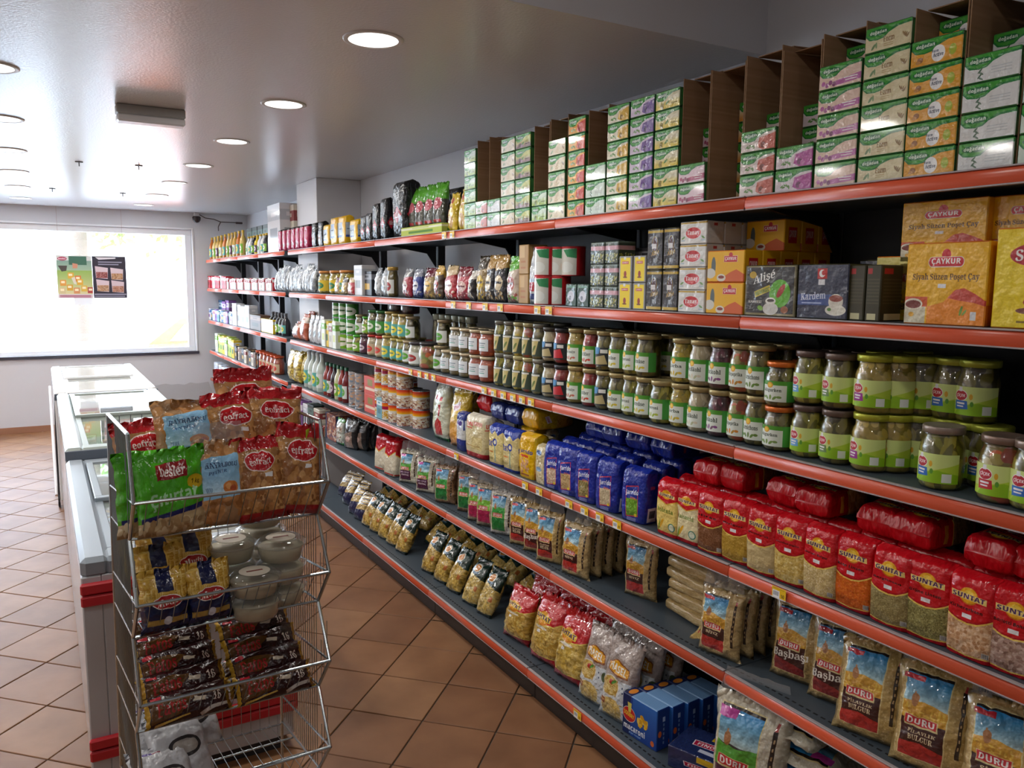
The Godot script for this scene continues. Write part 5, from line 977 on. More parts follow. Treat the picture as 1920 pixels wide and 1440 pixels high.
func jar(key: String, r: float, h: float, inside: String, label_cell: String, lid: String, l0 := 0.12, l1 := 0.58, span := 1.35) -> Node3D:
	if protos.has(key): return protos[key]
	var t := Node3D.new(); t.name = key
	var g := [Vector2(0.0, 0.0), Vector2(r * 0.86, 0.0), Vector2(r * 0.97, h * 0.04), Vector2(r, h * 0.1), Vector2(r, h * 0.64), Vector2(r * 0.95, h * 0.72), Vector2(r * 0.86, h * 0.79), Vector2(r * 0.85, h * 0.83), Vector2(r * 0.9, h * 0.88), Vector2(r * 0.86, h * 0.9)]
	var k := []
	for p in g.slice(0, 8): k.append(Vector2(p.x * 0.955, p.y * 0.97 + 0.003))
	k.append(Vector2(r * 0.8, h * 0.87)); k.append(Vector2(0.0, h * 0.87))
	part("contents", lathe_mesh(k, 20, inside, -PI, PI, 0.018), printed(inside, "jar"), t)
	part("glass_body", lathe_mesh(g, 20), mat("jar_glass", Color(0.05, 0.07, 0.04, 0.08), 0.02, 0.0, {"transparency": 1, "metallic_specular": 1.0}), t)
	part("lid", lathe_mesh([Vector2(r * 0.9, h * 0.885), Vector2(r * 0.93, h * 0.89), Vector2(r * 0.94, h * 0.985), Vector2(r * 0.91, h), Vector2(r * 0.8, h * 0.992), Vector2(0.0, h * 0.992)], 20), mat("lid" + lid, H(lid), 0.3, 0.4), t)
	if label_cell != "": part("paper_label", lathe_mesh([Vector2(r + 0.0008, h * l0), Vector2(r + 0.0008, h * l1)], 14, label_cell, -span, span), printed(label_cell, "card"), t)
	protos[key] = t
	return t
func place(t: Node3D, called: String, at: Vector3, turn: float, label: String, cat: String, grp := "") -> Node3D:
	var c: Node3D = t.duplicate(); c.name = fresh(called); add_child(c); tag(c, label, cat, grp)
	c.position = at; c.rotation.y = FACE + turn
	return c

# ---------------------------------------------------------------- top shelf: herbal tea boxes, cartons, packs, bottles
const STEP := ["lowest", "second up", "third up", "fourth up", "fifth up", "sixth up", "seventh up"]
func goods_top():
	# left px, right px, boxes high, print, carton?, boxes deeper inside, colour words
	var cols := [
		[1905, 2012, 5, "tea_green", 0, 0, "pale green tea box past the white ones"],
		[1792, 1899, 4, "tea_white", 1, 5, "white tea box with grey leaf sprig"],
		[1691, 1788, 5, "tea_active", 1, 6, "orange tea box with white disc"],
		[1605, 1691, 6, "tea_form", 0, 0, "cream tea box with brown lettering"],
		[1524, 1602, 5, "tea_pink", 1, 6, "pink tea box with purple berries"],
		[1451, 1521, 2, "tea_mint", 1, 4, "tea box with magenta side panel"],
		[1384, 1449, 3, "tea_salmon", 1, 4, "white tea box with salmon red side"],
		[1321, 1382, 0, "tea_pear", 1, 5, "tea box with orange pear print"],
		[1269, 1319, 2, "tea_rose", 1, 4, "pale pink tea box with rose hips"],
		[1223, 1268, 6, "tea_lemon", 0, 0, "yellow lemon tea box"],
		[1177, 1221, 6, "tea_sage", 0, 0, "purple tea box beside lemon tea"],
		[1135, 1174, 6, "tea_camomile", 0, 0, "cream tea box with gold side panel"],
		[1096, 1133, 3, "tea_green", 1, 0, "mint white tea box below a carton"],
		[1063, 1094, 6, "tea_orange", 0, 0, "orange tea box with red panel"],
		[1026, 1058, 5, "tea_beige", 1, 6, "beige tea box beside the orange stack"],
		[996, 1024, 2, "tea_jade", 1, 0, "lime green tea box under a carton"],
		[965, 993, 6, "tea_fig", 0, 0, "olive green tea box with figs"],
		[938, 964, 6, "tea_beige", 0, 0, "pale beige tea box beside the figs"],
		[913, 937, 2, "tea_white", 1, 0, "white tea box between two cartons"],
		[891, 913, 2, "tea_salmon", 1, 0, "salmon tea box beside silvery green stack"],
		[870, 891, 6, "tea_jade", 0, 0, "silvery green tea box beside yellow bags"]]
	var bh := 0.0625
	var ci := 0; var ord := ""
	for c in cols:
		ci += 1
		pass
		for k in c[2]:
			ord = ", " + STEP[k] if c[2] > 1 else ""
			put_box("tea_box", 0, c[0], c[1], bh - 0.0015, 0.075, 0.012 + rng.randf_range(0, 0.003), k * bh, [c[3], "tea_side", "tea_top"], "wrap", c[6] + ord, "tea box", c[6], rng.randf_range(-0.012, 0.012))
		var x := XS + 0.012; var z0 := z_at(c[0], SH[0], x); var z1 := z_at(c[1], SH[0], x); var w := z1 - z0
		if c[4] == 1:
			var t := thing("open_carton", "brown open fronted carton holding the " + c[6], "carton", "open cartons on the top shelf")
			t.position = Vector3(x + 0.012, SH[0], (z0 + z1) / 2.0)
			var m := printed("carton", "matte"); var hh := 0.395 + rng.randf_range(-0.008, 0.012); var dd := 0.3
			for s in [-1.0, 1.0]: part("side_panel", box_mesh(Vector3(dd, hh, 0.003), 0.0005, ["carton", "carton", "carton"], Vector3(dd / 2.0, 0, s * (w / 2.0 - 0.0005))), m, t)
			part("back_panel", box_mesh(Vector3(0.003, hh, w), 0.0005, ["carton", "carton", "carton"], Vector3(dd, 0, 0)), m, t)
			var fl := part("top_flap", box_mesh(Vector3(dd * 0.9, 0.003, w), 0.0005, ["carton", "carton", "carton"], Vector3(dd / 2.0 + 0.03, 0, 0)), m, t)
			fl.position.y = hh - 0.002; fl.rotation.z = 0.07
		for k in c[5]:
			var o := solo("tea_box", box_mesh(Vector3(snappedf(w - 0.008, 0.001), bh - 0.0015, 0.075), 0.0025, [c[3], "tea_side", "tea_top"]), printed(c[3], "wrap"), c[6] + ", " + STEP[k] + " deeper in the carton", "tea box", c[6])
			o.position = Vector3(x + 0.075 + 0.06 + (0.0 if c[2] > 0 else 0.03), SH[0] + k * bh, (z0 + z1) / 2.0); o.rotation.y = FACE
	# bags and packs further back
	for q in [[862, "bag_gold", 0.1, 0.21], [842, "bag_gold", 0.09, 0.2]]: put_bag("snack_bag", 0, q[0], 0.03, q[2], q[3], 0.05, q[1], 0.1, 0.0, "yellow snack bag standing beside the silvery tea stack", "bag", "yellow snack bags", 0.0, 3)
	put_box("display_tray", 0, 752, 828, 0.05, 0.16, 0.015, 0.0, ["far_6", "far_6", "far_6"], "matte", "low pale green display tray under green topped bags", "tray")
	for px in [764, 780, 797, 814]: put_bag("snack_bag", 0, px, 0.03 + 0.02, 0.11, 0.235, 0.06, "snack_green", 0.12, 0.2, "green topped snack bag standing in the pale green tray", "bag", "green topped snack bags", 0.0, 4).position.y += 0.045
	for q in [[746, 0.03, 0.19, 0.33], [797, 0.2, 0.19, 0.3], [843, 0.2, 0.2, 0.27]]: put_brick("foil_pack", 0, q[0], q[1], q[2], q[3], 0.12, "foil_black", "foil_black", "tall black foil pack on the top shelf", "pack", "tall black foil packs")
	for q in [[718, 0.25], [703, 0.23], [690, 0.18], [680, 0.17]]: put_brick("foil_pack", 0, q[0], 0.025, 0.1, q[1], 0.07, "foil_black", "foil_black", "slim black foil pack with red emblem", "pack", "slim black foil packs")
	for q in [[662, 0.03, 0.16], [640, 0.03, 0.2], [625, 0.03, 0.2], [611, 0.03, 0.16]]: put_brick("coffee_pack", 0, q[0], q[1], 0.15, q[2], 0.08, "coffee_yellow", "coffee_yellow", "yellow coffee pack with grey label on the top shelf", "pack", "yellow coffee packs")
	for px in [600, 588]: put_brick("foil_pack", 0, px, 0.03, 0.11, 0.19, 0.06, "black_nut", "black_nut", "black pack beside the yellow coffee packs", "pack", "black packs by yellow coffee")
	for k in 7: put_brick("coffee_pack", 0, 524 + k * 8.2, 0.025, 0.1, 0.19, 0.07, "pack_magenta", "pack_magenta", "magenta coffee pack in front of the column", "pack", "magenta coffee packs")
	put_box("white_box", 0, 503, 526, 0.42, 0.2, 0.03, 0.0, ["far_8", "far_8", "far_8"], "gloss", "tall white box on the top shelf beside the column", "box")
	for q in [[527, 538], [540, 552]]: put_box("striped_box", 0, q[0], q[1], 0.4, 0.1, 0.12, 0.0, ["far_10", "far_10", "far_10"], "card", "tall grey box with dark red band behind magenta packs", "box", "tall banded boxes")
	bottles(0, [468, 473, 478, 484, 490, 496, 501], 0.03, 0.035, 0.19, ["e4e6ea", "e8e8e8", "2c2c30", "e0c030"], "white or black bottle on the top shelf beyond the white box", "bottles beyond the white box")
	for k in 4: put_box("green_box", 0, 464 + k * 10, 473 + k * 10, 0.3, 0.1, 0.16, 0.0, ["far_9", "far_9", "far_9"], "card", "dark green box behind the white bottles", "box", "dark green boxes")
	bottles(0, [393, 399, 405, 411, 417, 424, 431, 437, 443, 450, 457], 0.03, 0.036, 0.27, ["c89a38", "c8702c", "d8b868", "c8a050"], "amber oil bottle at the window end of the top shelf", "amber oil bottles")
func bottles(s: int, pxs: Array, back: float, r: float, h: float, colors: Array, label: String, grp: String, cap := "d8b040"):
	var i := 0
	for px in pxs:
		var c: String = colors[i % colors.size()]; i += 1
		var key := "bottle%s%.3f%.3f%s" % [c, r, h, cap]
		if not protos.has(key):
			var t := Node3D.new(); t.name = "bottle"
			part("flask", lathe_mesh([Vector2(0.0, 0.0), Vector2(r * 0.9, 0.0), Vector2(r, h * 0.03), Vector2(r, h * 0.55), Vector2(r * 0.8, h * 0.68), Vector2(r * 0.38, h * 0.8), Vector2(r * 0.34, h * 0.92)], 16), mat("flask" + c, H(c), 0.1), t)
			part("cap", lathe_mesh([Vector2(r * 0.4, h * 0.9), Vector2(r * 0.42, h), Vector2(0.0, h)], 12), mat("cap" + cap, H(cap), 0.35), t)
			part("paper_label", lathe_mesh([Vector2(r + 0.0006, h * 0.12), Vector2(r + 0.0006, h * 0.48)], 10, "lb_far%d" % (i % 8), -1.2, 1.2), printed("lb_far0", "card"), t)
			protos[key] = t
		place(protos[key], "bottle", on(s, px, back + r), 0.0, label, "bottle", grp)

# ---------------------------------------------------------------- second shelf: tea boxes, tins, coffee
func goods_second():
	put_box("tea_tin", 1, 1855, 2000, 0.215, 0.11, 0.015, 0.0, ["tin_yellow", "caykur_side", "caykur_side"], "wrap", "tall yellow wrapped tea tin with tea glass picture", "tea tin")
	put_box("tea_box", 1, 1692, 1845, 0.19, 0.09, 0.012, 0.0, ["caykur_big", "caykur_side", "caykur_side"], "wrap", "large yellow tea box with red emblem and orange hill", "tea box")
	for k in 4: put_box("tea_box", 1, 1678, 1836, 0.148, 0.08, 0.105 + (k / 2) * 0.085, (k % 2) * 0.149, ["caykur_big", "caykur_side", "caykur_side"], "wrap", "yellow tea box stacked behind the large one", "tea box", "yellow tea boxes stacked behind")
	for k in 2: put_box("tea_box", 1, 1836, 1990, 0.148, 0.08, 0.13, k * 0.149, ["caykur_big", "caykur_side", "caykur_side"], "wrap", "yellow tea box stacked behind the tall tin", "tea box", "yellow tea boxes behind the tin")
	put_box("tea_box", 1, 1655, 1745, 0.165, 0.07, 0.105, 0.0, ["tea_label", "caykur_side", "caykur_side"], "wrap", "pale yellow tea box peeking out behind the large yellow one", "tea box").position.z -= 0.03
	put_box("tea_box", 1, 1605, 1700, 0.16, 0.08, 0.2, 0.0, ["tea_blue", "tea_olive", "tea_olive"], "wrap", "dark wrapped box behind the olive boxes", "tea box")
	for q in [[1588, 1618], [1619, 1648]]: put_box("tea_box", 1, q[0], q[1], 0.142, 0.12, 0.02, 0.0, ["tea_olive", "tea_olive", "tea_olive"], "card", "narrow olive brown tea box beside the blue one", "tea box", "narrow olive tea boxes")
	put_box("tea_box", 1, 1492, 1587, 0.146, 0.1, 0.012, 0.0, ["tea_blue", "tea_olive", "tea_olive"], "wrap", "dark blue tea box with red square and tea cup", "tea box")
	put_box("coffee_box", 1, 1394, 1490, 0.146, 0.1, 0.012, 0.0, ["tea_black", "tea_olive", "tea_olive"], "wrap", "black coffee box with green disc and white cup", "coffee box")
	for y in 2:
		for k in 5:
			deeper = k * 0.077
			put_box("tea_box", 1, 1322, 1392, 0.096, 0.075, 0.014, y * 0.097, ["caykur_low", "caykur_end", "caykur_side"], "card", "low yellow tea box in the block beside the black coffee box", "tea box", "low yellow tea boxes")
	for k in 3:
		deeper = 0.165 + k * 0.077
		put_box("tea_box", 1, 1322, 1392, 0.096, 0.075, 0.014, 0.194, ["caykur_low", "caykur_end", "caykur_side"], "card", "yellow tea box lying on top of the low yellow block", "tea box", "top yellow tea boxes")
	deeper = 0.0
	for y in 4:
		for k in 4:
			deeper = k * 0.077
			put_box("tea_box", 1, 1270, 1320, 0.071, 0.075, 0.012, y * 0.0725, ["tanay", "tanay_side", "tanay_side"], "wrap" if k == 0 else "card", "white tea box with red oval and gold edge", "tea box", "white tea boxes with red oval")
	for y in 2:
		for q in [[1210, 1239], [1240, 1269]]:
			for k in 2:
				deeper = k * 0.085
				put_box("tea_box", 1, q[0], q[1], 0.136, 0.08, 0.012, y * 0.138, ["black_gold", "tea_olive", "tea_olive"], "wrap", "upright black tea box with gold bands", "tea box", "black and gold tea boxes")
	deeper = 0.0
	for y in 2:
		for q in [[1158, 1183], [1185, 1209]]: put_box("tea_tin", 1, q[0], q[1], 0.093, 0.08, 0.012, y * 0.0945, ["tin_small", "tin_small", "tin_small"], "card", "small yellow and grey tea tin", "tea tin", "small yellow tea tins")
	for y in 3:
		for q in [[1105, 1131], [1132, 1157]]: put_box("tea_box", 1, q[0], q[1], 0.08, 0.08, 0.012, y * 0.0815, ["green_pink", "green_pink", "green_pink"], "wrap", "small green tea box with pink stripe", "tea box", "green tea boxes with pink stripe")
	for y in 2:
		for k in 2: put_box("tea_box", 1, 1165 + k * 28, 1192 + k * 28, 0.11, 0.09, 0.11, y * 0.111, ["far_7", "far_7", "far_7"], "card", "black box in the shade behind the small tea tins", "tea box", "black boxes behind the tins")
	# fruit tins
	for y in 2:
		for q in [[1023, 0.055], [1048, 0.1], [1074, 0.12], [1046, 0.2]]:
			if q[0] == 1074 and y == 0: continue
			var key := "fruit_can"
			if not protos.has(key):
				var t := Node3D.new(); t.name = "can"
				part("wall", lathe_mesh([Vector2(0.0495, 0.004), Vector2(0.0495, 0.116)], 20, "can_red"), printed("can_red", "gloss"), t)
				part("rim", lathe_mesh([Vector2(0.0, 0.0), Vector2(0.05, 0.0), Vector2(0.0495, 0.004)], 20), mat("tin_rim", H("b8343a"), 0.3, 0.5), t)
				part("lid", lathe_mesh([Vector2(0.0495, 0.116), Vector2(0.0505, 0.12), Vector2(0.046, 0.117), Vector2(0.0, 0.117)], 20), mat("tin_rim", H("b8343a"), 0.3, 0.5), t)
				protos[key] = t
			place(protos[key], "fruit_tin", on(1, q[0], q[1]) + Vector3(0, y * 0.1205, 0), -0.35, "red fruit tin with orange and apple picture", "tin", "red fruit tins")
	for q in [[1060, 1080], [1081, 1103]]: put_box("tea_box", 1, q[0], q[1], 0.088, 0.05, 0.012, 0.0, ["box_pine", "box_pine", "box_pine"], "wrap", "small dark green box before the red fruit tins", "tea box", "small dark green boxes")
	put_bag("white_bag", 1, 996, 0.02, 0.09, 0.24, 0.06, "bag_flag", 0.05, 0.1, "tall white bag with red and blue print beside fruit tins", "bag")
	for y in 2: put_box("brown_box", 1, 972, 990, 0.128, 0.1, 0.05, y * 0.129, ["box_brown", "box_brown", "box_brown"], "card", "tan carton box stacked behind the white bag", "box", "tan carton boxes")
	var cf := [[954, 10, 0.11, 0.21, "rose pink and green nut bag"], [930, 9, 0.09, 0.22, "dark photo printed coffee bag"], [912, 9, 0.09, 0.22, "dark photo printed coffee bag"], [896, 8, 0.09, 0.22, "bronze coffee bag beside the dark pair"], [878, 7, 0.07, 0.15, "small black and white coffee bag"], [862, 6, 0.12, 0.17, "crimson coffee bag with sealed top"], [838, 5, 0.13, 0.18, "gold and red coffee bag"], [815, 4, 0.09, 0.18, "brown coffee bag with gold top"], [798, 3, 0.1, 0.17, "gold and maroon coffee bag"], [776, 2, 0.09, 0.17, "blue coffee bag with silver top"], [757, 1, 0.1, 0.17, "red coffee bag with silver top"], [716, 0, 0.1, 0.18, "silver coffee bag beside the gold jar"], [703, 0, 0.09, 0.18, "silver coffee bag beside the gold jar"]]
	for q in cf: put_bag("coffee_bag", 1, q[0], 0.03, q[2], q[3], 0.06, "coffee_%d" % q[1], 0.06, rng.randf_range(-0.1, 0.2), q[4] + " on the second shelf", "bag", "coffee bags " + q[4], 0.0, int(q[0]) % 5)
	place(jar("gold_jar", 0.035, 0.18, "in_sauce", "lb_far6", "b8964a"), "coffee_jar", on(1, 737, 0.06), 0.0, "slim coffee jar with gold lid", "jar")
	put_box("black_box", 1, 679, 697, 0.16, 0.1, 0.06, 0.0, ["far_7", "far_7", "far_7"], "card", "black box beside the silver coffee bags", "box")
	put_box("white_box", 1, 664, 679, 0.2, 0.1, 0.04, 0.0, ["far_8", "far_8", "far_8"], "card", "slim white box beside the black box", "box")
	var tub := jar("yellow_tub", 0.07, 0.17, "in_corn", "lb_far7", "b87a3c")
	for q in [[615, 0.1], [636, 0.1], [655, 0.1]]: place(tub, "cocoa_tub", on(1, q[0], q[1]), 0.0, "yellow tub with brown lid on the second shelf", "tub", "yellow tubs with brown lids")
	for q in [[629, 3], [642, 8], [654, 5]]: put_bag("coffee_bag", 1, q[0], 0.015, 0.11, 0.12, 0.04, "coffee_%d" % q[1], 0.08, 0.0, "small patterned bag before the yellow tubs", "bag", "small bags before yellow tubs", 0.0, 2)
	for k in 10: put_bag("foil_bag", 1, 514 + k * 7.4, 0.02 + 0.01 * (k % 2), 0.12, 0.19 + 0.02 * (k % 3), 0.06, "foil_silver", 0.1, rng.randf_range(-0.3, 0.3), "crumpled silver foil bag near the column", "bag", "silver foil bags", 0.0, k % 3)
	slim(1, 425, 512, 26, 0.12, [0, 1, 0, 10], "slim red and white box in the row by the foil bags", "slim red and white boxes")
	slim(1, 390, 424, 8, 0.15, [1, 1, 8], "red box at the window end of the second shelf", "red boxes at the window end")
func slim(s: int, a: float, b: float, n: int, h: float, kinds: Array, label: String, grp: String, back := 0.015):
	for k in n:
		var p0 := a + (b - a) * k / n; var c: String = "far_%d" % kinds[k % kinds.size()]
		put_box("slim_box", s, p0, p0 + (b - a) / n * 0.97, h * (1.0 - 0.12 * ((k * 7) % 5) / 5.0), 0.09, back + 0.004 * ((k * 3) % 4), 0.0, [c, c, c], "card", label, "box", grp)

# ---------------------------------------------------------------- third shelf: jars
func goods_third():
	var K := {
		"lp": jar("j_lp", 0.05, 0.152, "in_bean", "lb_lime_purple", "b4b83c"), "lb": jar("j_lb", 0.05, 0.152, "in_pepper", "lb_lime_blue", "9a8a80"), "ls": jar("j_ls", 0.047, 0.148, "in_pepper", "lb_lime_sky", "6a5a54"), "lr": jar("j_lr", 0.05, 0.152, "in_mixed", "lb_lime_red", "8a7468"), "lo": jar("j_lo", 0.047, 0.148, "in_gherkin", "lb_lime_brown", "6e5e56"), "lg": jar("j_lg", 0.05, 0.152, "in_gherkin", "lb_lime_blue", "a8b040"),
		"go": jar("j_go", 0.049, 0.13, "in_gherkin", "lb_gurken2", "d8702c"), "g1": jar("j_g1", 0.044, 0.15, "in_gherkin", "lb_gurken", "b0a070"), "mx": jar("j_mx", 0.044, 0.15, "in_mixed", "lb_mixed", "b0a070"), "rk": jar("j_rk", 0.047, 0.15, "in_cabbage", "lb_rotkohl", "b0a070"), "wk": jar("j_wk", 0.048, 0.15, "in_kraut", "lb_kraut", "b0a070"), "co": jar("j_co", 0.045, 0.15, "in_corn", "lb_corn", "b8a878"), "gb": jar("j_gb", 0.048, 0.15, "in_pepper", "lb_peper", "b0a070"), "gr": jar("j_gr", 0.047, 0.15, "in_gherkin", "lb_lemon", "b0a070"), "pp": jar("j_pp", 0.043, 0.15, "in_pepper", "lb_peper", "b0a070"), "ch": jar("j_ch", 0.045, 0.15, "in_red", "lb_chili", "b0a070"), "bn": jar("j_bn", 0.046, 0.15, "in_bean", "lb_bean", "b0a070"), "hb": jar("j_hb", 0.045, 0.15, "in_gherkin", "lb_blackpale", "b0a070"),
		"br": jar("j_br", 0.045, 0.145, "in_red", "lb_blackred", "3a3a40"), "bp": jar("j_bp", 0.045, 0.145, "in_kraut", "lb_blackpale", "4a4640"), "s1": jar("j_s1", 0.041, 0.155, "in_pepper", "lb_slim", "8a8a80", 0.1, 0.6), "s2": jar("j_s2", 0.041, 0.155, "in_olive", "lb_slim", "8a8a80", 0.1, 0.6), "s3": jar("j_s3", 0.041, 0.155, "in_corn", "lb_slim", "b8b080", 0.1, 0.6), "s4": jar("j_s4", 0.041, 0.155, "in_mixed", "lb_slim", "b8b080", 0.1, 0.6),
		"w1": jar("j_w1", 0.052, 0.125, "in_sauce", "lb_white", "c8b898", 0.22, 0.68, 0.9), "w2": jar("j_w2", 0.052, 0.125, "in_orange", "lb_white", "c8b898", 0.22, 0.68, 0.9)}
	var words := {"lp": "jar of pale beans with lime label and purple banner", "lb": "jar of green peppers with lime label and blue banner", "ls": "jar of pickled peppers with lime label and pale blue banner", "lr": "jar of mixed pickles with carrots, lime label and red banner", "lo": "jar of dark pickles with lime label and brown lid", "lg": "dark pickle jar with lime label, in the deep row", "go": "squat gherkin jar with orange lid", "g1": "jar of small gherkins with green and white label", "mx": "jar of mixed paprika with green and white label", "rk": "jar of dark red cabbage with purple picture", "wk": "jar of shredded white cabbage with pale label", "co": "jar of yellow pickles with green and white label", "gb": "jar of green bean pods with green label", "gr": "jar of dark pickles with yellow vegetable label", "pp": "jar of yellow green peppers with green label", "ch": "jar of red chili peppers with green label", "bn": "jar of beans with pinkish picture label", "hb": "gherkin jar with black label", "br": "jar of red peppers with black label", "bp": "jar of pale vegetables with black label", "s1": "slim jar of yellow peppers with dark label", "s2": "slim jar of olives with dark label", "s3": "slim jar of yellow pickles with dark label", "s4": "slim jar of mixed pickles with dark label", "w1": "squat jar of olive paste with white label", "w2": "squat jar of orange paste with white label"}
	# centre px, kind below, kind above, setback of the centre, rows deep
	var cols := [[1938, "lb", "", 0.06, 1], [1875, "lr", "", 0.062, 1], [1762, "lb", "", 0.062, 1], [1630, "lp", "lp", 0.075, 1], [1568, "lo", "lo", 0.07, 2], [1513, "ls", "ls", 0.07, 2], [1461, "go", "go", 0.07, 2], [1421, "g1", "g1", 0.075, 2], [1389, "mx", "mx", 0.075, 2], [1352, "rk", "rk", 0.075, 2], [1315, "wk", "wk", 0.075, 2], [1279, "co", "co", 0.08, 2], [1243, "gb", "", 0.07, 1], [1213, "gr", "gr", 0.085, 2], [1187, "pp", "pp", 0.08, 2], [1162, "gr", "gr", 0.08, 2], [1136, "hb", "hb", 0.08, 2], [1111, "ch", "ch", 0.08, 2], [1083, "bn", "bn", 0.08, 2], [1057, "br", "br", 0.08, 2], [1035, "bp", "bp", 0.08, 2], [1014, "s2", "s2", 0.075, 2], [995, "s4", "s4", 0.075, 2], [977, "s3", "s3", 0.075, 2], [959, "s2", "s2", 0.075, 2], [942, "s1", "s1", 0.075, 2], [918, "w2", "w2", 0.085, 2], [898, "w2", "w2", 0.085, 2], [879, "w1", "w1", 0.085, 2], [861, "w1", "w1", 0.085, 2], [844, "w1", "", 0.085, 2]]
	for c in cols:
		for deep in c[4]:
			var y := 0.0
			for kind in [c[1], c[2]]:
				if kind == "": continue
				var p := on(2, c[0], c[3]); p.x += deep * 0.108
				place(K[kind], "pickle_jar", p + Vector3(0, y, 0), rng.randf_range(-0.15, 0.1) + 0.12, words[kind] + (", upper" if y > 0.0 else ", lower" if c[2] != "" else "") + (" in the second row" if deep else ""), "jar", "jars: " + words[kind].substr(0, 40))
				y += {"go": 0.131, "w1": 0.126, "w2": 0.126}.get(kind, 0.153)
	for q in [[1672, 0.12, 2], [1720, 0.17, 2], [1775, 0.18, 2], [1820, 0.18, 2], [1852, 0.17, 1], [1700, 0.28, 2], [1645, 0.19, 2]]:
		for k in q[2]: place(K["lp" if q[0] < 1680 else "lg"], "pickle_jar", on(2, q[0], q[1]) + Vector3(0, k * 0.153, 0), 0.15, (words["lg"] if q[0] > 1680 else "jar of pale beans with purple banner, behind the front one") + (", upper" if k else ", lower"), "jar", "jars in the deep row")
	# far half of the shelf
	var tall := jar("j_tall", 0.036, 0.3, "in_olive", "lb_far2", "9aa090", 0.1, 0.45)
	for px in [822, 834, 845, 857, 870, 884]: place(tall, "pickle_jar", on(2, px, 0.22), 0.0, "tall slender olive bottle behind the squat jars", "jar", "tall olive bottles")
	var F := [jar("f_on", 0.058, 0.14, "in_onion", "lb_far6", "48444a"), jar("f_mix", 0.068, 0.15, "in_mixed", "", "3a3638"), jar("f_ol", 0.045, 0.14, "in_olive", "lb_far1", "a89878"), jar("f_pep", 0.042, 0.14, "in_pepper", "lb_far2", "b8a860"), jar("f_be", 0.046, 0.14, "in_kraut", "lb_far5", "b83a30"), jar("f_cab", 0.044, 0.13, "in_cabbage", "lb_far4", "5a4a50"), jar("f_gre", 0.045, 0.12, "in_pepper", "lb_far3", "48a02c"), jar("f_cor", 0.05, 0.15, "in_corn", "lb_far2", "b8a060"), jar("f_big", 0.06, 0.16, "in_olive", "lb_far0", "2f6a34")]
	var fw := ["rounded jar of white onions with dark lid", "wide jar of mixed pickles without paper label", "jar of green olives with pale label", "jar of yellow peppers with teal label", "jar of pale vegetables with red lid", "jar of dark cabbage among the far jars", "small jar with bright green lid", "jar of corn coloured pickles with gold lid", "large green lidded jar with oval label"]
	for q in [[828, 2, 2], [808, 1, -1], [785, 0, -1], [769, 2, 2], [756, 3, 7], [744, 3, 7], [731, 7, 7], [717, 4, 8], [702, 4, 8], [687, 5, 6], [674, 6, 2]]:
		var p := on(2, q[0], 0.085)
		place(F[q[1]], "pickle_jar", p, 0.1, fw[q[1]], "jar", "far jars: " + fw[q[1]].substr(0, 30))
		if q[2] >= 0: place(F[q[2]], "pickle_jar", p + Vector3(0.02, {0: 0.141, 1: 0.151, 5: 0.131, 6: 0.121, 7: 0.151}.get(q[1], 0.141), 0), 0.0, fw[q[2]], "jar", "far jars: " + fw[q[2]].substr(0, 30))
		place(F[(q[1] + 3) % 9], "pickle_jar", on(2, q[0] + 3, 0.24), 0.0, fw[(q[1] + 3) % 9], "jar", "far jars: " + fw[(q[1] + 3) % 9].substr(0, 30))
	var pot := jar("f_pot", 0.06, 0.1, "in_cabbage", "", "22242a")
	for px in [748, 770]: place(pot, "pickle_jar", on(2, px, 0.2) + Vector3(0, 0.2835, 0), 0.0, "black squat tub on top of the far jars", "jar", "black squat tubs")
	for q in [[662, 0.05], [648, 0.05], [636, 0.05]]:
		for k in 3: can(2, q[0], q[1], k * 0.111, 0.045, 0.11, "lb_far0" if k else "lb_far3", "green tin stacked beside the green lidded jars", "green stacked tins")
	slim(2, 603, 630, 4, 0.2, [5, 13, 10], "narrow box beside the stacked green tins", "narrow boxes by green tins")
	for k in 3: put_bag("white_pouch", 2, 580 + k * 8.5, 0.02, 0.1, 0.22, 0.05, "far_8", 0.05, 0.0, "white upright pouch beside the orange brown bags", "bag", "white upright pouches", 0.0, 2)
	for q in [[552, 0.0, 0.15], [563, 0.0, 0.22], [572, 0.05, 0.24], [549, 0.0, 0.13]]: put_bag("brown_bag", 2, q[0], 0.02 + q[1], 0.17, q[2], 0.08, "far_11", 0.1, 0.0, "orange brown pouch near the column", "bag", "orange brown pouches", 0.0, 3)
	bottles(2, [513, 519, 525, 531, 537], 0.03, 0.04, 0.2, ["232428", "2c2c32", "1c1c22"], "black bottle near the column on the third shelf", "black bottles by the column", "3a3a40")
	put_box("yellow_tub_box", 2, 490, 512, 0.13, 0.1, 0.02, 0.0, ["far_13", "far_13", "far_13"], "gloss", "yellow topped box beside black bottles", "box")
	put_box("brown_box", 2, 469, 489, 0.15, 0.1, 0.02, 0.0, ["far_12", "far_12", "far_12"], "card", "dark brown box beside the white tall boxes", "box")
	slim(2, 436, 468, 4, 0.24, [8], "tall white box on the third shelf near the window", "tall white boxes")
	slim(2, 391, 435, 11, 0.14, [2, 4, 0, 3, 14], "small bright box at the window end of the third shelf", "small bright boxes")
	slim(2, 391, 430, 6, 0.25, [3, 3, 14, 4], "purple box behind the small bright boxes", "purple boxes by the window", 0.13)
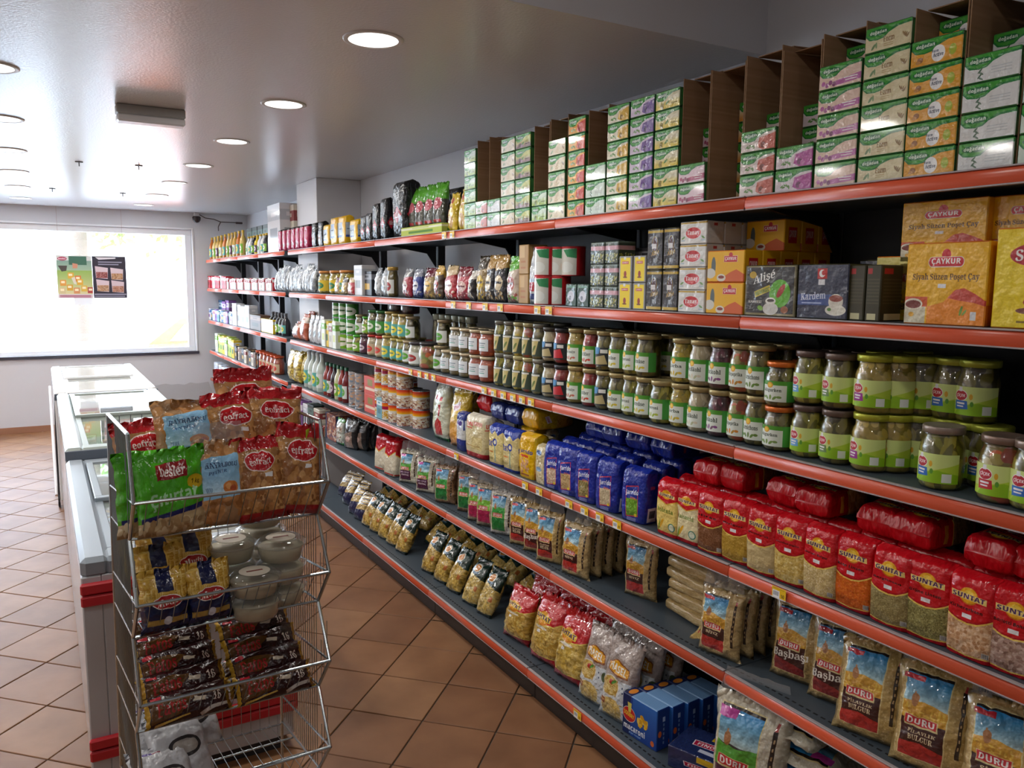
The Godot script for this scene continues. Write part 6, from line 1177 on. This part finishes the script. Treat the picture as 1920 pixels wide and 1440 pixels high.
func can(s: int, px: float, back: float, y: float, r: float, h: float, c: String, label: String, grp: String):
	var key := "can%s%.3f%.3f" % [c, r, h]
	if not protos.has(key):
		var t := Node3D.new(); t.name = "can"
		part("wall", lathe_mesh([Vector2(r, 0.003), Vector2(r, h - 0.004)], 18, c), printed(c, "gloss"), t)
		part("rim", lathe_mesh([Vector2(0.0, 0.0), Vector2(r + 0.0006, 0.0), Vector2(r + 0.0006, 0.003), Vector2(r, 0.0035)], 18), mat("tin", H("b8bcc0"), 0.25, 0.9), t)
		part("lid", lathe_mesh([Vector2(r, h - 0.004), Vector2(r + 0.0008, h - 0.002), Vector2(r + 0.0004, h), Vector2(r - 0.003, h - 0.003), Vector2(0.0, h - 0.003)], 18), mat("tin", H("b8bcc0"), 0.25, 0.9), t)
		protos[key] = t
	place(protos[key], "food_tin", on(s, px, back + r) + Vector3(0, y, 0), 0.0, label, "tin", grp)
# ---------------------------------------------------------------- fourth shelf: flour, beans, grain packs
func goods_fourth():
	var row_ := [[1985, "st_kidney", "borlotti beans"], [1893, "st_kidney", "borlotti beans"], [1810, "st_chickpea", "chickpeas"], [1730, "st_greenlentil", "green lentils"], [1662, "st_lentil2", "brown lentils"], [1593, "st_redlentil", "orange red lentils"], [1530, "st_wheat", "pale wheat"], [1474, "st_splitpea", "split peas"], [1421, "st_semolina", "cream semolina"], [1373, "st_bulgur", "golden bulgur"], [1326, "st_brown", "brown grain"], [1285, "polenta_b", "cream maize flour"], [1248, "polenta_a", "yellow polenta"]]
	var i := 0
	for q in row_:
		var sc: String = q[1] + "_side" if cells.has(q[1] + "_side") else "red_plain"
		var w := 0.112; var h := 0.2 if i < 11 else 0.195
		put_brick("grain_pack", 3, q[0], 0.008 + 0.006 * (i % 2), w, h, 0.075, q[1], sc, "red grain pack showing %s, standing at the front" % q[2], "grain pack", "standing packs of " + q[2], rng.randf_range(-0.05, 0.08))
		# second row stands behind, third lies on top of it
		deeper = 0.09
		put_brick("grain_pack", 3, q[0], 0.01, w, h, 0.075, q[1], sc, "red grain pack of %s in the second row" % q[2], "grain pack", "second row packs of " + q[2])
		if i % 3 != 0:
			var o := solo("grain_pack", brick_mesh(w * 1.04, 0.195, 0.08, q[1], sc, i % 4), printed(q[1], "film"), "red grain pack of %s lying on the packs behind" % q[2], "grain pack", "lying packs of " + q[2])
			var p := on(3, q[0], 0.0)
			o.basis = LYING.rotated(Vector3.UP, rng.randf_range(-0.06, 0.06)); o.position = Vector3(XS + 0.062 + 0.195 + rng.randf_range(0, 0.02), SH[3] + 0.238, p.z)
		deeper = 0.0
		i += 1
	# blue bags in two rows deep, staggered
	var bl := [[1182, 3], [1132, 2], [1092, 1], [1058, 0], [1032, 4]]
	i = 0
	for q in bl:
		for deep in 4:
			deeper = deep * 0.082
			put_brick("bean_bag", 3, q[0], 0.006, 0.122, 0.198 + 0.01 * deep, 0.078, "blue_%d" % q[1], "blue_side", "royal blue bag with window of " + ["tan beans", "green brown lentils", "white beans", "green peas", "pinkish beans"][q[1]] + ["", " in the second row", " in the third row", " in the back row"][deep], "bean bag", "royal blue bags %d" % q[1], 0.12 if deep == 0 else rng.randf_range(-0.06, 0.1), 0.04)
		deeper = 0.0
		if i < 4:
			var p := on(3, q[0], 0.0); p.x = XS + 0.13
			var o := solo("bean_bag", brick_mesh(0.122, 0.19, 0.075, "blue_%d" % q[1], "blue_side", i), printed("blue_0", "film"), "royal blue bag lying on top of the blue row", "bean bag", "royal blue bags on top")
			o.basis = LYING.rotated(Vector3.UP, 0.1 * (i % 2)); o.position = Vector3(p.x + 0.19, SH[3] + 0.262, p.z)
		i += 1
	for deep in 3: put_brick("bean_bag", 3, 1012 + deep * 2, 0.01 + deep * 0.085, 0.085, 0.17 + 0.01 * deep, 0.07, "bean_clear", "bean_clear", "clear bag of pale beans with blue ovals", "bean bag", "clear bags of pale beans")
	for deep in 2: put_brick("bean_bag", 3, 985, 0.01 + deep * 0.1, 0.12, 0.2, 0.09, "yellow_bean", "bag_yellow", "bright yellow bean bag with blue lettering", "bean bag", "bright yellow bean bags", 0.05)
	lay(3, 990, 0.07, 0.205, 0.13, 0.2, 0.09, "yellow_bean", "bag_yellow", "bright yellow bag lying on the yellow bean bags", "bean bag")
	for q in [[955, "flour_b"], [927, "flour_a"]]:
		put_brick("flour_bag", 3, q[0], 0.01, 0.13, 0.195, 0.085, q[1], "flour_a", "cream flour bag with dark blue crown print", "flour bag", "cream and blue flour bags", 0.05)
		lay(3, q[0] + 3, 0.07, 0.2, 0.13, 0.2, 0.085, "pack_blue", "pack_blue", "dark blue flour bag lying above the " + ("cream bag by the yellow one" if q[0] == 955 else "cream bag by the large one"), "flour bag")
	put_brick("flour_bag", 3, 888, 0.01, 0.19, 0.21, 0.1, "flour_red", "flour_red", "large cream flour bag with red base", "flour bag", "", 0.05)
	put_brick("flour_bag", 3, 912, 0.06, 0.1, 0.19, 0.08, "flour_red", "flour_red", "narrow cream flour bag behind the large one", "flour bag")
	lay(3, 905, 0.08, 0.215, 0.14, 0.24, 0.09, "red_plain", "flour_red", "red flour bag lying behind the large cream bag", "flour bag")
	put_brick("flour_bag", 3, 862, 0.02, 0.09, 0.2, 0.08, "pack_blue", "pack_blue", "dark blue and white upright flour bag", "flour bag")
	lay(3, 880, 0.16, 0.212, 0.13, 0.2, 0.09, "pack_blue", "pack_blue", "blue flour bag lying high behind the cream bags", "flour bag")
	put_bag("maize_bag", 3, 848, 0.02, 0.17, 0.31, 0.08, "bag_yellow", 0.1, 0.1, "tall yellow maize bag beside the white rice bag", "bag", "", 0.0, 2)
	put_bag("maize_bag", 3, 866, 0.12, 0.17, 0.3, 0.08, "bag_yellow", 0.06, -0.1, "yellow maize bag behind the tall yellow one", "bag", "", 0.0, 3)
	put_bag("rice_bag", 3, 815, 0.02, 0.17, 0.34, 0.09, "bag_white", 0.06, 0.0, "tall white bag with red print and green foot", "bag", "", 0.05, 4)
	for q in [[790, 1, 2], [777, 2, 2], [760, 3, 3], [744, 3, 3], [729, 3, 3], [716, 3, 3]]:
		for k in q[2]: can(3, q[0], 0.012 + (0.05 if q[0] > 770 else 0.0), k * 0.112, 0.052 if q[0] > 735 else 0.044, 0.111, "can_bean" if q[0] > 740 or k == 1 else "can_corn", "bean tin with red to yellow band", "stacked bean tins")
	for k in 3: can(3, 768, 0.16, k * 0.112, 0.052, 0.111, "can_bean", "bean tin with red to yellow band in the row behind", "bean tins behind")
	put_box("sky_blue_box", 3, 706, 716, 0.13, 0.08, 0.01, 0.0, ["far_14", "far_14", "far_14"], "card", "small sky blue box before the bean tins", "box")
	for k in 2: put_box("red_box", 3, 683, 706, 0.12, 0.1, 0.03, k * 0.121, ["box_red_far", "box_red_far", "box_red_far"], "card", "red box with tin picture beside the bean tins", "box", "red boxes with tin picture")
	for q in [[677, 2], [665, 2]]:
		for k in 2: can(3, q[0], 0.015, k * 0.121, 0.04, 0.12, "can_photo", "grey tin with food pictures", "grey picture tins")
	bottles(3, [651, 643, 636, 629, 622, 615], 0.02, 0.034, 0.25, ["6a1c20", "8a3028", "c8c8a0", "2c2024"], "sauce bottle with small cap on the fourth shelf", "sauce bottles", "1f5a40")
	bottles(3, [606, 598, 590, 582], 0.02, 0.05, 0.3, ["b8c4bc", "c4ccc8"], "clear vinegar bottle near the column", "clear vinegar bottles", "c8ccd0")
	for q in [[541, 0.0], [552, 0.0], [562, 0.03], [570, 0.05]]: put_bag("sweets_bag", 3, q[0], 0.02 + q[1], 0.2, 0.27, 0.08, "gold_sweets", 0.04, 0.0, "bag of gold wrapped sweets near the column", "bag", "bags of gold sweets", 0.0, 1)
	var oj := jar("f_orange", 0.05, 0.17, "in_orange", "lb_far5", "b8481c")
	for px in [489, 496, 503, 510, 517, 524]: place(oj, "spread_jar", on(3, px, 0.07), 0.0, "spread jar with orange lid on the fourth shelf", "jar", "orange lidded spread jars")
	slim(3, 440, 484, 10, 0.15, [7, 10, 12], "dark small pack on the fourth shelf", "dark small packs"); slim(3, 404, 439, 8, 0.22, [5, 6, 6, 13], "green and yellow slim box near the window", "green and yellow slim boxes")
func lay(s: int, px: float, back: float, y: float, w: float, h: float, d: float, c: String, sc: String, label: String, cat: String):
	var o := solo("flour_bag" if cat == "flour bag" else "bean_bag", brick_mesh(w, h, d, c, sc, 2), printed(c, "film"), label, cat)
	var p := on(s, px, back); o.basis = LYING; o.position = Vector3(p.x + h, SH[s] + y + d / 2.0, p.z)

# ---------------------------------------------------------------- fifth shelf: bulgur and rice bags
func goods_fifth():
	# big bags leaning back at the near end
	put_bag("bulgur_bag", 4, 1962, 0.03, 0.185, 0.26, 0.075, "du_basbasi", 0.22, 0.25, "bulgur bag with blue sky print at the shop front end", "bulgur bag", "", 0.09, 3)
	put_bag("bulgur_bag", 4, 1858, 0.02, 0.185, 0.25, 0.075, "du_fine", 0.22, 0.32, "bulgur bag with brown panel leaning beside the large red ones", "bulgur bag", "", 0.09, 2)
	put_bag("bulgur_bag", 4, 1722, 0.012, 0.19, 0.265, 0.075, "du_bulgur", 0.22, 0.3, "large bulgur bag with red panel and creased film", "bulgur bag", "", 0.09, 1)
	put_bag("bulgur_bag", 4, 1607, 0.012, 0.185, 0.26, 0.075, "du_bulgur", 0.22, 0.3, "bulgur bag with red panel standing beside the script lettered bags", "bulgur bag", "", 0.09, 5)
	for q in [[1553, 0.09], [1478, 0.1]]: put_bag("bulgur_bag", 4, q[0], q[1], 0.18, 0.25, 0.07, "du_basbasi", 0.12, 0.25, "bulgur bag with large white script lettering", "bulgur bag", "script lettered bulgur bags", 0.08, 4)
	for k in 4: put_bag("bulgur_bag", 4, 1900 - k * 62, 0.17 + 0.02 * (k % 2), 0.18, 0.25, 0.07, "du_bulgur", 0.1, 0.15, "bulgur bag in the shaded back row", "bulgur bag", "bulgur bags in the back row", 0.08, 3)
	# slim bags standing one behind the other, edges out
	for q in [[1336, 4, "du_fine", "standing beside the empty stretch of shelf"], [1068, 5, "du_fine", "in the group beside the stacked bags"]]:
		for k in q[1]:
			deeper = k * 0.058
			put_bag("bulgur_bag", 4, q[0], 0.022, 0.16, 0.225, 0.055, q[2], 0.06, 0.22, "fine bulgur bag %s, %s" % [q[3], ["first", "second", "third", "fourth", "fifth"][k]], "bulgur bag", "fine bulgur bags " + q[3], 0.06, 1 + k % 3)
	deeper = 0.0
	put_bag("bulgur_bag", 4, 1189, 0.11, 0.15, 0.23, 0.06, "du_fine", 0.03, 0.3, "single bulgur bag before the stack of lying bags", "bulgur bag", "", 0.07, 2)
	for k in 6:
		var o := solo("bulgur_bag", brick_mesh(0.155, 0.24, 0.041, "grain_plain", "grain_plain", k % 3), printed("grain_plain", "clear"), "bulgur bag lying in the stack, " + STEP[k], "bulgur bag", "lying bulgur bags")
		var p := on(4, 1262, 0.1); o.basis = Basis(Vector3(1, 0, 0), Vector3(0, 0, 1), Vector3(0, -1, 0)).rotated(Vector3.UP, 0.08 * (k % 3) - 0.08)
		o.position = Vector3(p.x + 0.13, SH[4] + 0.022 + k * 0.0415, p.z - 0.1)
	var lo := solo("bulgur_bag", bag_mesh(0.15, 0.23, 0.05, "du_bulgur", 5, 0.06), printed("du_bulgur", "film"), "dark bulgur bag lying flat beside the stack", "bulgur bag")
	var lp := on(4, 1290, 0.06); lo.basis = LYING.rotated(Vector3.UP, 0.5); lo.position = Vector3(lp.x + 0.2, SH[4] + 0.027, lp.z)
	for q in [[1020, "du_bulgur", "red panelled bulgur bag beside the white bean bags", 0.02], [995, "du_basbasi", "bulgur bag leaning between bean and bulgur bags", 0.035], [968, "du_bulgur", "bulgur bag standing next to the spotted bean bags", 0.03]]: put_bag("bulgur_bag", 4, q[0], q[3], 0.14, 0.225, 0.055, q[1], 0.06, 0.45, q[2], "bulgur bag", "", 0.06, 2)
	for q in [[932, "du_white", 0.03], [945, "du_white", 0.07], [905, "du_purple", 0.03], [917, "du_white", 0.08], [888, "du_purple", 0.03], [868, "du_brown", 0.06]]: put_bag("bean_bag", 4, q[0], q[2], 0.14, 0.215, 0.055, q[1], 0.07, 0.5, {"du_white": "spotted white bean bag with green panel", "du_purple": "bean bag with purple red panel", "du_brown": "brown grain bag with green panel behind others"}[q[1]], "bean bag", "clear bean bags " + q[1].substr(3), 0.07, 3)
	for k in 3: put_bag("grain_bag", 4, 826 + k * 14, 0.03 + k * 0.04, 0.15, 0.215, 0.06, "du_brown", 0.05, 0.5, "clear bag of brown grain with green panel", "grain bag", "bags of brown grain", 0.06, 1)
	for q in [[758, 0.03], [768, 0.07], [790, 0.03], [801, 0.08]]: put_bag("rice_bag", 4, q[0], q[1], 0.15, 0.2, 0.06, "du_rice", 0.12, 0.55, "white rice bag with blue sky panel leaning back", "rice bag", "white rice bags", 0.06, 2)
	for q in [[708, 0.02], [726, 0.015], [738, 0.06], [750, 0.1]]: put_brick("rice_pack", 4, q[0], q[1], 0.14, 0.225, 0.09, "rice_red", "rice_red", "cream rice pack with pointed red top", "rice pack", "red topped rice packs", 0.15, 0.1)
	for q in [[668, "black_nut", 0.1], [684, "black_nut", 0.16], [650, "black_nut", 0.05]]: put_bag("nut_pack", 4, q[0], q[2], 0.16, 0.22, 0.07, q[1], 0.1, 0.3, "glossy black pack on the fifth shelf", "pack", "glossy black packs", 0.0, 4)
	put_bag("nut_pack", 4, 632, 0.04, 0.12, 0.2, 0.06, "nut_green", 0.05, 0.1, "clear nut pack with green ends", "pack", "", 0.0, 1)
	put_box("spice_box", 4, 611, 630, 0.2, 0.2, 0.06, 0.0, ["box_spice", "box_spice", "box_spice"], "card", "patterned brown and blue carton beside the nut pack", "carton")
	slim(4, 402, 465, 9, 0.2, [8, 8, 0, 2], "white household pack on the fifth shelf near the window", "white household packs")
	slim(4, 466, 600, 12, 0.22, [3, 8, 9, 10], "mixed household pack on the fifth shelf", "mixed household packs")

# ---------------------------------------------------------------- base deck: pasta, noodles, rice sacks
func goods_base():
	put_bag("rice_sack", 5, 1368, 0.02, 0.25, 0.36, 0.12, "du_rice", 0.12, 0.3, "large white rice sack with green field print on the lowest deck", "rice sack", "", 0.08, 2)
	for k in 4:
		var o := solo("rice_sack", bag_mesh(0.24, 0.34, 0.09, "du_rice", 3, 0.06), printed("du_rice", "film"), "white rice sack lying in the pile behind the large one", "rice sack", "lying rice sacks")
		var p := on(5, 1440, 0.16); o.basis = LYING.rotated(Vector3.UP, 0.3 - 0.2 * (k % 2)); o.position = Vector3(p.x + 0.3, SH[5] + 0.05 + k * 0.078, p.z + 0.02 * (k % 2))
	put_bag("rice_sack", 5, 1640, 0.03, 0.25, 0.27, 0.12, "du_bulgur", 0.12, 0.3, "red labelled sack standing under the bulgur shelf", "rice sack", "", 0.07, 3)
	# blue macaroni boxes in a row, navy pack before them
	for k in 5:
		deeper = k * 0.064
		var o := put_box("macaroni_box", 5, 1168, 1226, 0.15, 0.062, 0.05, 0.0, ["macaroni", "macaroni_side", "macaroni_top"], "card", "blue macaroni box, %s of the row" % ["front one", "second", "third", "fourth", "last"][k], "pasta box", "blue macaroni boxes")
		o.rotation.y = FACE + 0.1; o.position.z += 0.006 * k
	deeper = 0.0
	var nv := put_box("noodle_pack", 5, 1250, 1325, 0.075, 0.16, 0.07, 0.0, ["pack_navy", "pack_navy", "pack_navy"], "wrap", "torn navy blue noodle pack beside macaroni boxes", "noodle pack"); nv.rotation.y = FACE + 0.35
	# grey noodle bags
	for q in [[1096, 0.03, 0.1, 0.0, "beside the red ended pasta bags"], [1138, 0.03, 0.15, 0.0, "beside the macaroni boxes"], [1096, 0.03, 0.1, 0.1, "behind, by the pasta bags"], [1138, 0.03, 0.2, 0.11, "behind, by the macaroni boxes"], [1138, 0.03, 0.15, 0.21, "in the third row"]]:
		deeper = q[3]
		put_bag("noodle_bag", 5, q[0], q[1], 0.165, 0.3, 0.065, "hasel", 0.26, q[2], "grey noodle bag with yellow name plate, " + q[4], "noodle bag", "grey noodle bags", 0.0, int(q[0] + 10 * q[3]) % 4)
	deeper = 0.0
	# red pasta bags
	for q in [[952, 0.04, "pasta_fine", 0.24], [1003, 0.035, "pasta_nest", 0.29], [1049, 0.035, "pasta_wide", 0.29], [990, 0.13, "pasta_fine", 0.28], [1040, 0.14, "pasta_nest", 0.29], [1090, 0.14, "pasta_wide", 0.28], [1120, 0.23, "pasta_wide", 0.29], [1065, 0.24, "pasta_nest", 0.3]]: put_bag("pasta_bag", 5, q[0], q[1], 0.19, q[3], 0.085, q[2], 0.26, 0.12, "red ended pasta bag showing %s noodles" % {"pasta_fine": "fine", "pasta_nest": "nested", "pasta_wide": "wide ribbon"}[q[2]], "pasta bag", "red ended pasta bags " + q[2], 0.0, int(q[0]) % 5, 0.14)
	# dark green and gold pasta packs leaning in a row, more lying behind
	var i := 0
	for px in [676, 690, 706, 722, 740, 788, 812, 836, 866, 893]:
		put_bag("pasta_pack", 5, px, 0.045, 0.12, 0.24, 0.075, ["pas_a", "pas_a", "pas_b", "pas_a", "pas_a", "pas_a", "pas_b", "pas_b", "pas_c", "pas_c"][i], 0.5, 0.15, "gold pasta pack with dark green printed end, leaning at the front", "pasta pack", "leaning green pasta packs", 0.0, i % 4, 0.12); i += 1
	for k in 16:
		var px := 690.0 + k * 17.5
		put_bag("pasta_pack", 5, px, 0.19 + 0.03 * (k % 3), 0.125, 0.24, 0.07, ["pas_a", "pas_b", "pas_c"][(k / 5) % 3], 0.95, rng.randf_range(-0.2, 0.25), "gold pasta pack with dark green end in the heap behind", "pasta pack", "heaped green pasta packs", 0.0, k % 4, 0.12).position.y += 0.06
	for q in [[640, 0.1, 0.25], [651, 0.06, 0.25], [662, 0.05, 0.2], [632, 0.15, 0.2]]: put_bag("pasta_pack", 5, q[0], q[1], 0.13, q[2], 0.08, "pas_blue", 0.5, 0.2, "pasta pack with navy and silver striped end", "pasta pack", "navy striped pasta packs", 0.0, 2)

# ---------------------------------------------------------------- goods in the wire baskets
func in_stand(o: Node3D, at: Vector3, b: Basis): o.transform = stand * Transform3D(b, at)
func goods_stand():
	var lean := func(t: float, y := 0.0, r := 0.0): return Basis(Vector3.UP, y) * Basis(Vector3.RIGHT, -t) * Basis(Vector3.BACK, r)
	var f0 := 1.155
	# biscuits and rusks in the top basket
	var q := [["besler", 0.165, 0.2, 0.06, Vector3(-0.125, f0, -0.075), 0.16, 0.04, 0.04, "green topped biscuit bag with dark red name plate at the front", 1], ["besler", 0.165, 0.2, 0.06, Vector3(-0.165, f0 - 0.01, -0.12), 0.12, 0.1, 0.0, "green biscuit bag tucked behind the front one", 2], ["hayrabolu", 0.13, 0.21, 0.07, Vector3(-0.02, f0, -0.085), 0.2, 0.0, -0.04, "clear rusk bag with blue label at the front of the basket", 1], ["cookie", 0.13, 0.21, 0.065, Vector3(0.085, f0, -0.08), 0.22, 0.0, 0.05, "cookie bag with red oval label at the front", 3], ["cookie", 0.13, 0.23, 0.065, Vector3(0.165, f0 + 0.005, -0.08), 0.2, -0.05, -0.12, "tilted cookie bag with red oval at the basket corner", 4], ["hayrabolu", 0.16, 0.2, 0.07, Vector3(-0.06, f0 + 0.1, -0.2), 0.35, 0.0, 0.02, "clear rusk bag with blue label resting on top", 2], ["cookie", 0.15, 0.22, 0.07, Vector3(0.06, f0 + 0.09, -0.2), 0.3, 0.05, 0.03, "cookie bag with red oval standing in the middle row", 5], ["cookie", 0.15, 0.22, 0.07, Vector3(0.15, f0 + 0.1, -0.2), 0.28, -0.05, -0.06, "cookie bag with red oval in the middle row at the right post", 1], ["cookie", 0.16, 0.24, 0.07, Vector3(0.11, f0 + 0.12, -0.3), 0.2, 0.0, 0.02, "cookie bag with red top in the back row", 2], ["cookie", 0.15, 0.22, 0.07, Vector3(-0.14, f0 + 0.03, -0.24), 0.3, 0.0, 0.1, "cookie bag with red top behind the green bags", 3]]
	for e in q:
		var t := thing("biscuit_bag", e[8], "biscuit bag"); part("filled_bag", bag_mesh(e[1], e[2], e[3], e[0], e[9], 0.12, 0.04, 0.008), printed(e[0], "film"), t)
		if e[0] == "hayrabolu": part("film_top", film_mesh(e[1], 0.05, e[9]), clear_film(), t).position = Vector3(0, e[2] * 0.96, 0)
		in_stand(t, e[4], lean.call(e[5], e[6], e[7]))
	var pc := solo("promo_card", box_mesh(Vector3(0.07, 0.14, 0.001), 0.0, ["promo_card", "promo_card", "promo_card"]), printed("promo_card", "matte"), "lime green handwritten price card on the stand side", "card"); in_stand(pc, Vector3(0.222, 1.23, -0.13), Basis(Vector3.UP, 0.9))
	# noodles and plastic tubs in the second basket
	var f1 := 0.92
	for e in [[-0.15, -0.075, 0.1, 0.0], [-0.05, -0.08, 0.16, 0.0], [-0.15, -0.17, 0.02, 0.03], [-0.07, -0.19, 0.0, 0.05], [-0.13, -0.27, 0.05, 0.05]]:
		var t := solo("noodle_pack", bag_mesh(0.115, 0.15, 0.06, "mutlu", 2, 0.1), printed("mutlu", "film"), "egg noodle pack with navy base in the second basket", "noodle pack", "navy based noodle packs"); in_stand(t, Vector3(e[0], f1 + e[3], e[1]), lean.call(0.12, 0.05, e[2] * 0.3))
	var tp := Node3D.new(); tp.name = "tub"
	part("shell", lathe_mesh([Vector2(0.0, 0.0), Vector2(0.052, 0.0), Vector2(0.056, 0.01), Vector2(0.062, 0.04), Vector2(0.064, 0.043)], 24), mat("tub_plastic", Color(0.5, 0.52, 0.5, 0.2), 0.08, 0.0, {"transparency": 1}), tp)
	part("contents", lathe_mesh([Vector2(0.0, 0.002), Vector2(0.05, 0.002), Vector2(0.058, 0.036), Vector2(0.0, 0.037)], 20), mat("halva", H("c9c0a4"), 0.7), tp)
	part("lid", lathe_mesh([Vector2(0.066, 0.04), Vector2(0.067, 0.046), Vector2(0.058, 0.05), Vector2(0.05, 0.058), Vector2(0.044, 0.057), Vector2(0.0, 0.057)], 24), mat("tub_lid", Color(0.5, 0.52, 0.53, 0.22), 0.05, 0.0, {"transparency": 1, "metallic_specular": 0.9}), tp)
	var lb := part("paper_label", lathe_mesh([Vector2(0.0, 0.0582), Vector2(0.038, 0.0582)], 20), mat("tub_paper", H("cfc7b8"), 0.6), tp)
	part("label_print", box_mesh(Vector3(0.04, 0.0004, 0.008), 0.0, [], Vector3(0, 0.0584, 0.0)), mat("tub_ink", H("7a3a30"), 0.6), tp)
	protos["tub"] = tp
	for e in [[0.06, -0.09, 2], [0.145, -0.15, 3], [0.03, -0.2, 3], [0.13, -0.285, 4]]:
		for k in e[2]:
			var t := place(tp, "sweet_tub", Vector3.ZERO, 0.0, "round clear plastic tub in the second basket", "tub", "round clear tubs"); in_stand(t, Vector3(e[0], f1 - 0.012 + k * 0.0585, e[1]), Basis.IDENTITY)
	# wafer packs lying in the third basket
	var f2 := 0.69
	for side in 2:
		for k in 5:
			var t := solo("wafer_pack", bag_mesh(0.205, 0.075, 0.045, "wafer", side + k % 3, 0.05, 0.03), printed("wafer", "film"), "dark brown wafer pack with gold ends and red script", "wafer pack", "brown wafer packs"); in_stand(t, Vector3(-0.105 + side * 0.21, f2 + 0.0 + k * 0.028, -0.065 - k * 0.058), lean.call(0.7, 0.02 * k, 0.02))
	for side in 2:
		for k in 2:
			var t := solo("wafer_pack", bag_mesh(0.2, 0.07, 0.045, "wafer", k, 0.05, 0.03), printed("wafer", "film"), "dark brown wafer pack under the others", "wafer pack", "lower wafer packs"); in_stand(t, Vector3(-0.1 + side * 0.205, f2 - 0.015 + k * 0.005, -0.14 - k * 0.1), lean.call(1.25, 0.0, 0.0))
	# clear hanging bags in the lowest basket
	var f3 := 0.45
	for e in [[-0.15, -0.09, 1.1, 0.0], [-0.1, -0.17, 1.0, 0.02], [-0.14, -0.24, 0.9, 0.03], [-0.06, -0.26, 0.8, 0.05]]:
		var t := solo("household_pack", bag_mesh(0.15, 0.19, 0.03, "toy_bag", 3, 0.1), printed("toy_bag", "film"), "white and grey packaged household item in the lowest basket", "pack", "white household packs in basket"); in_stand(t, Vector3(e[0], f3 + e[3], e[1]), lean.call(e[2], 0.05, 0.0))
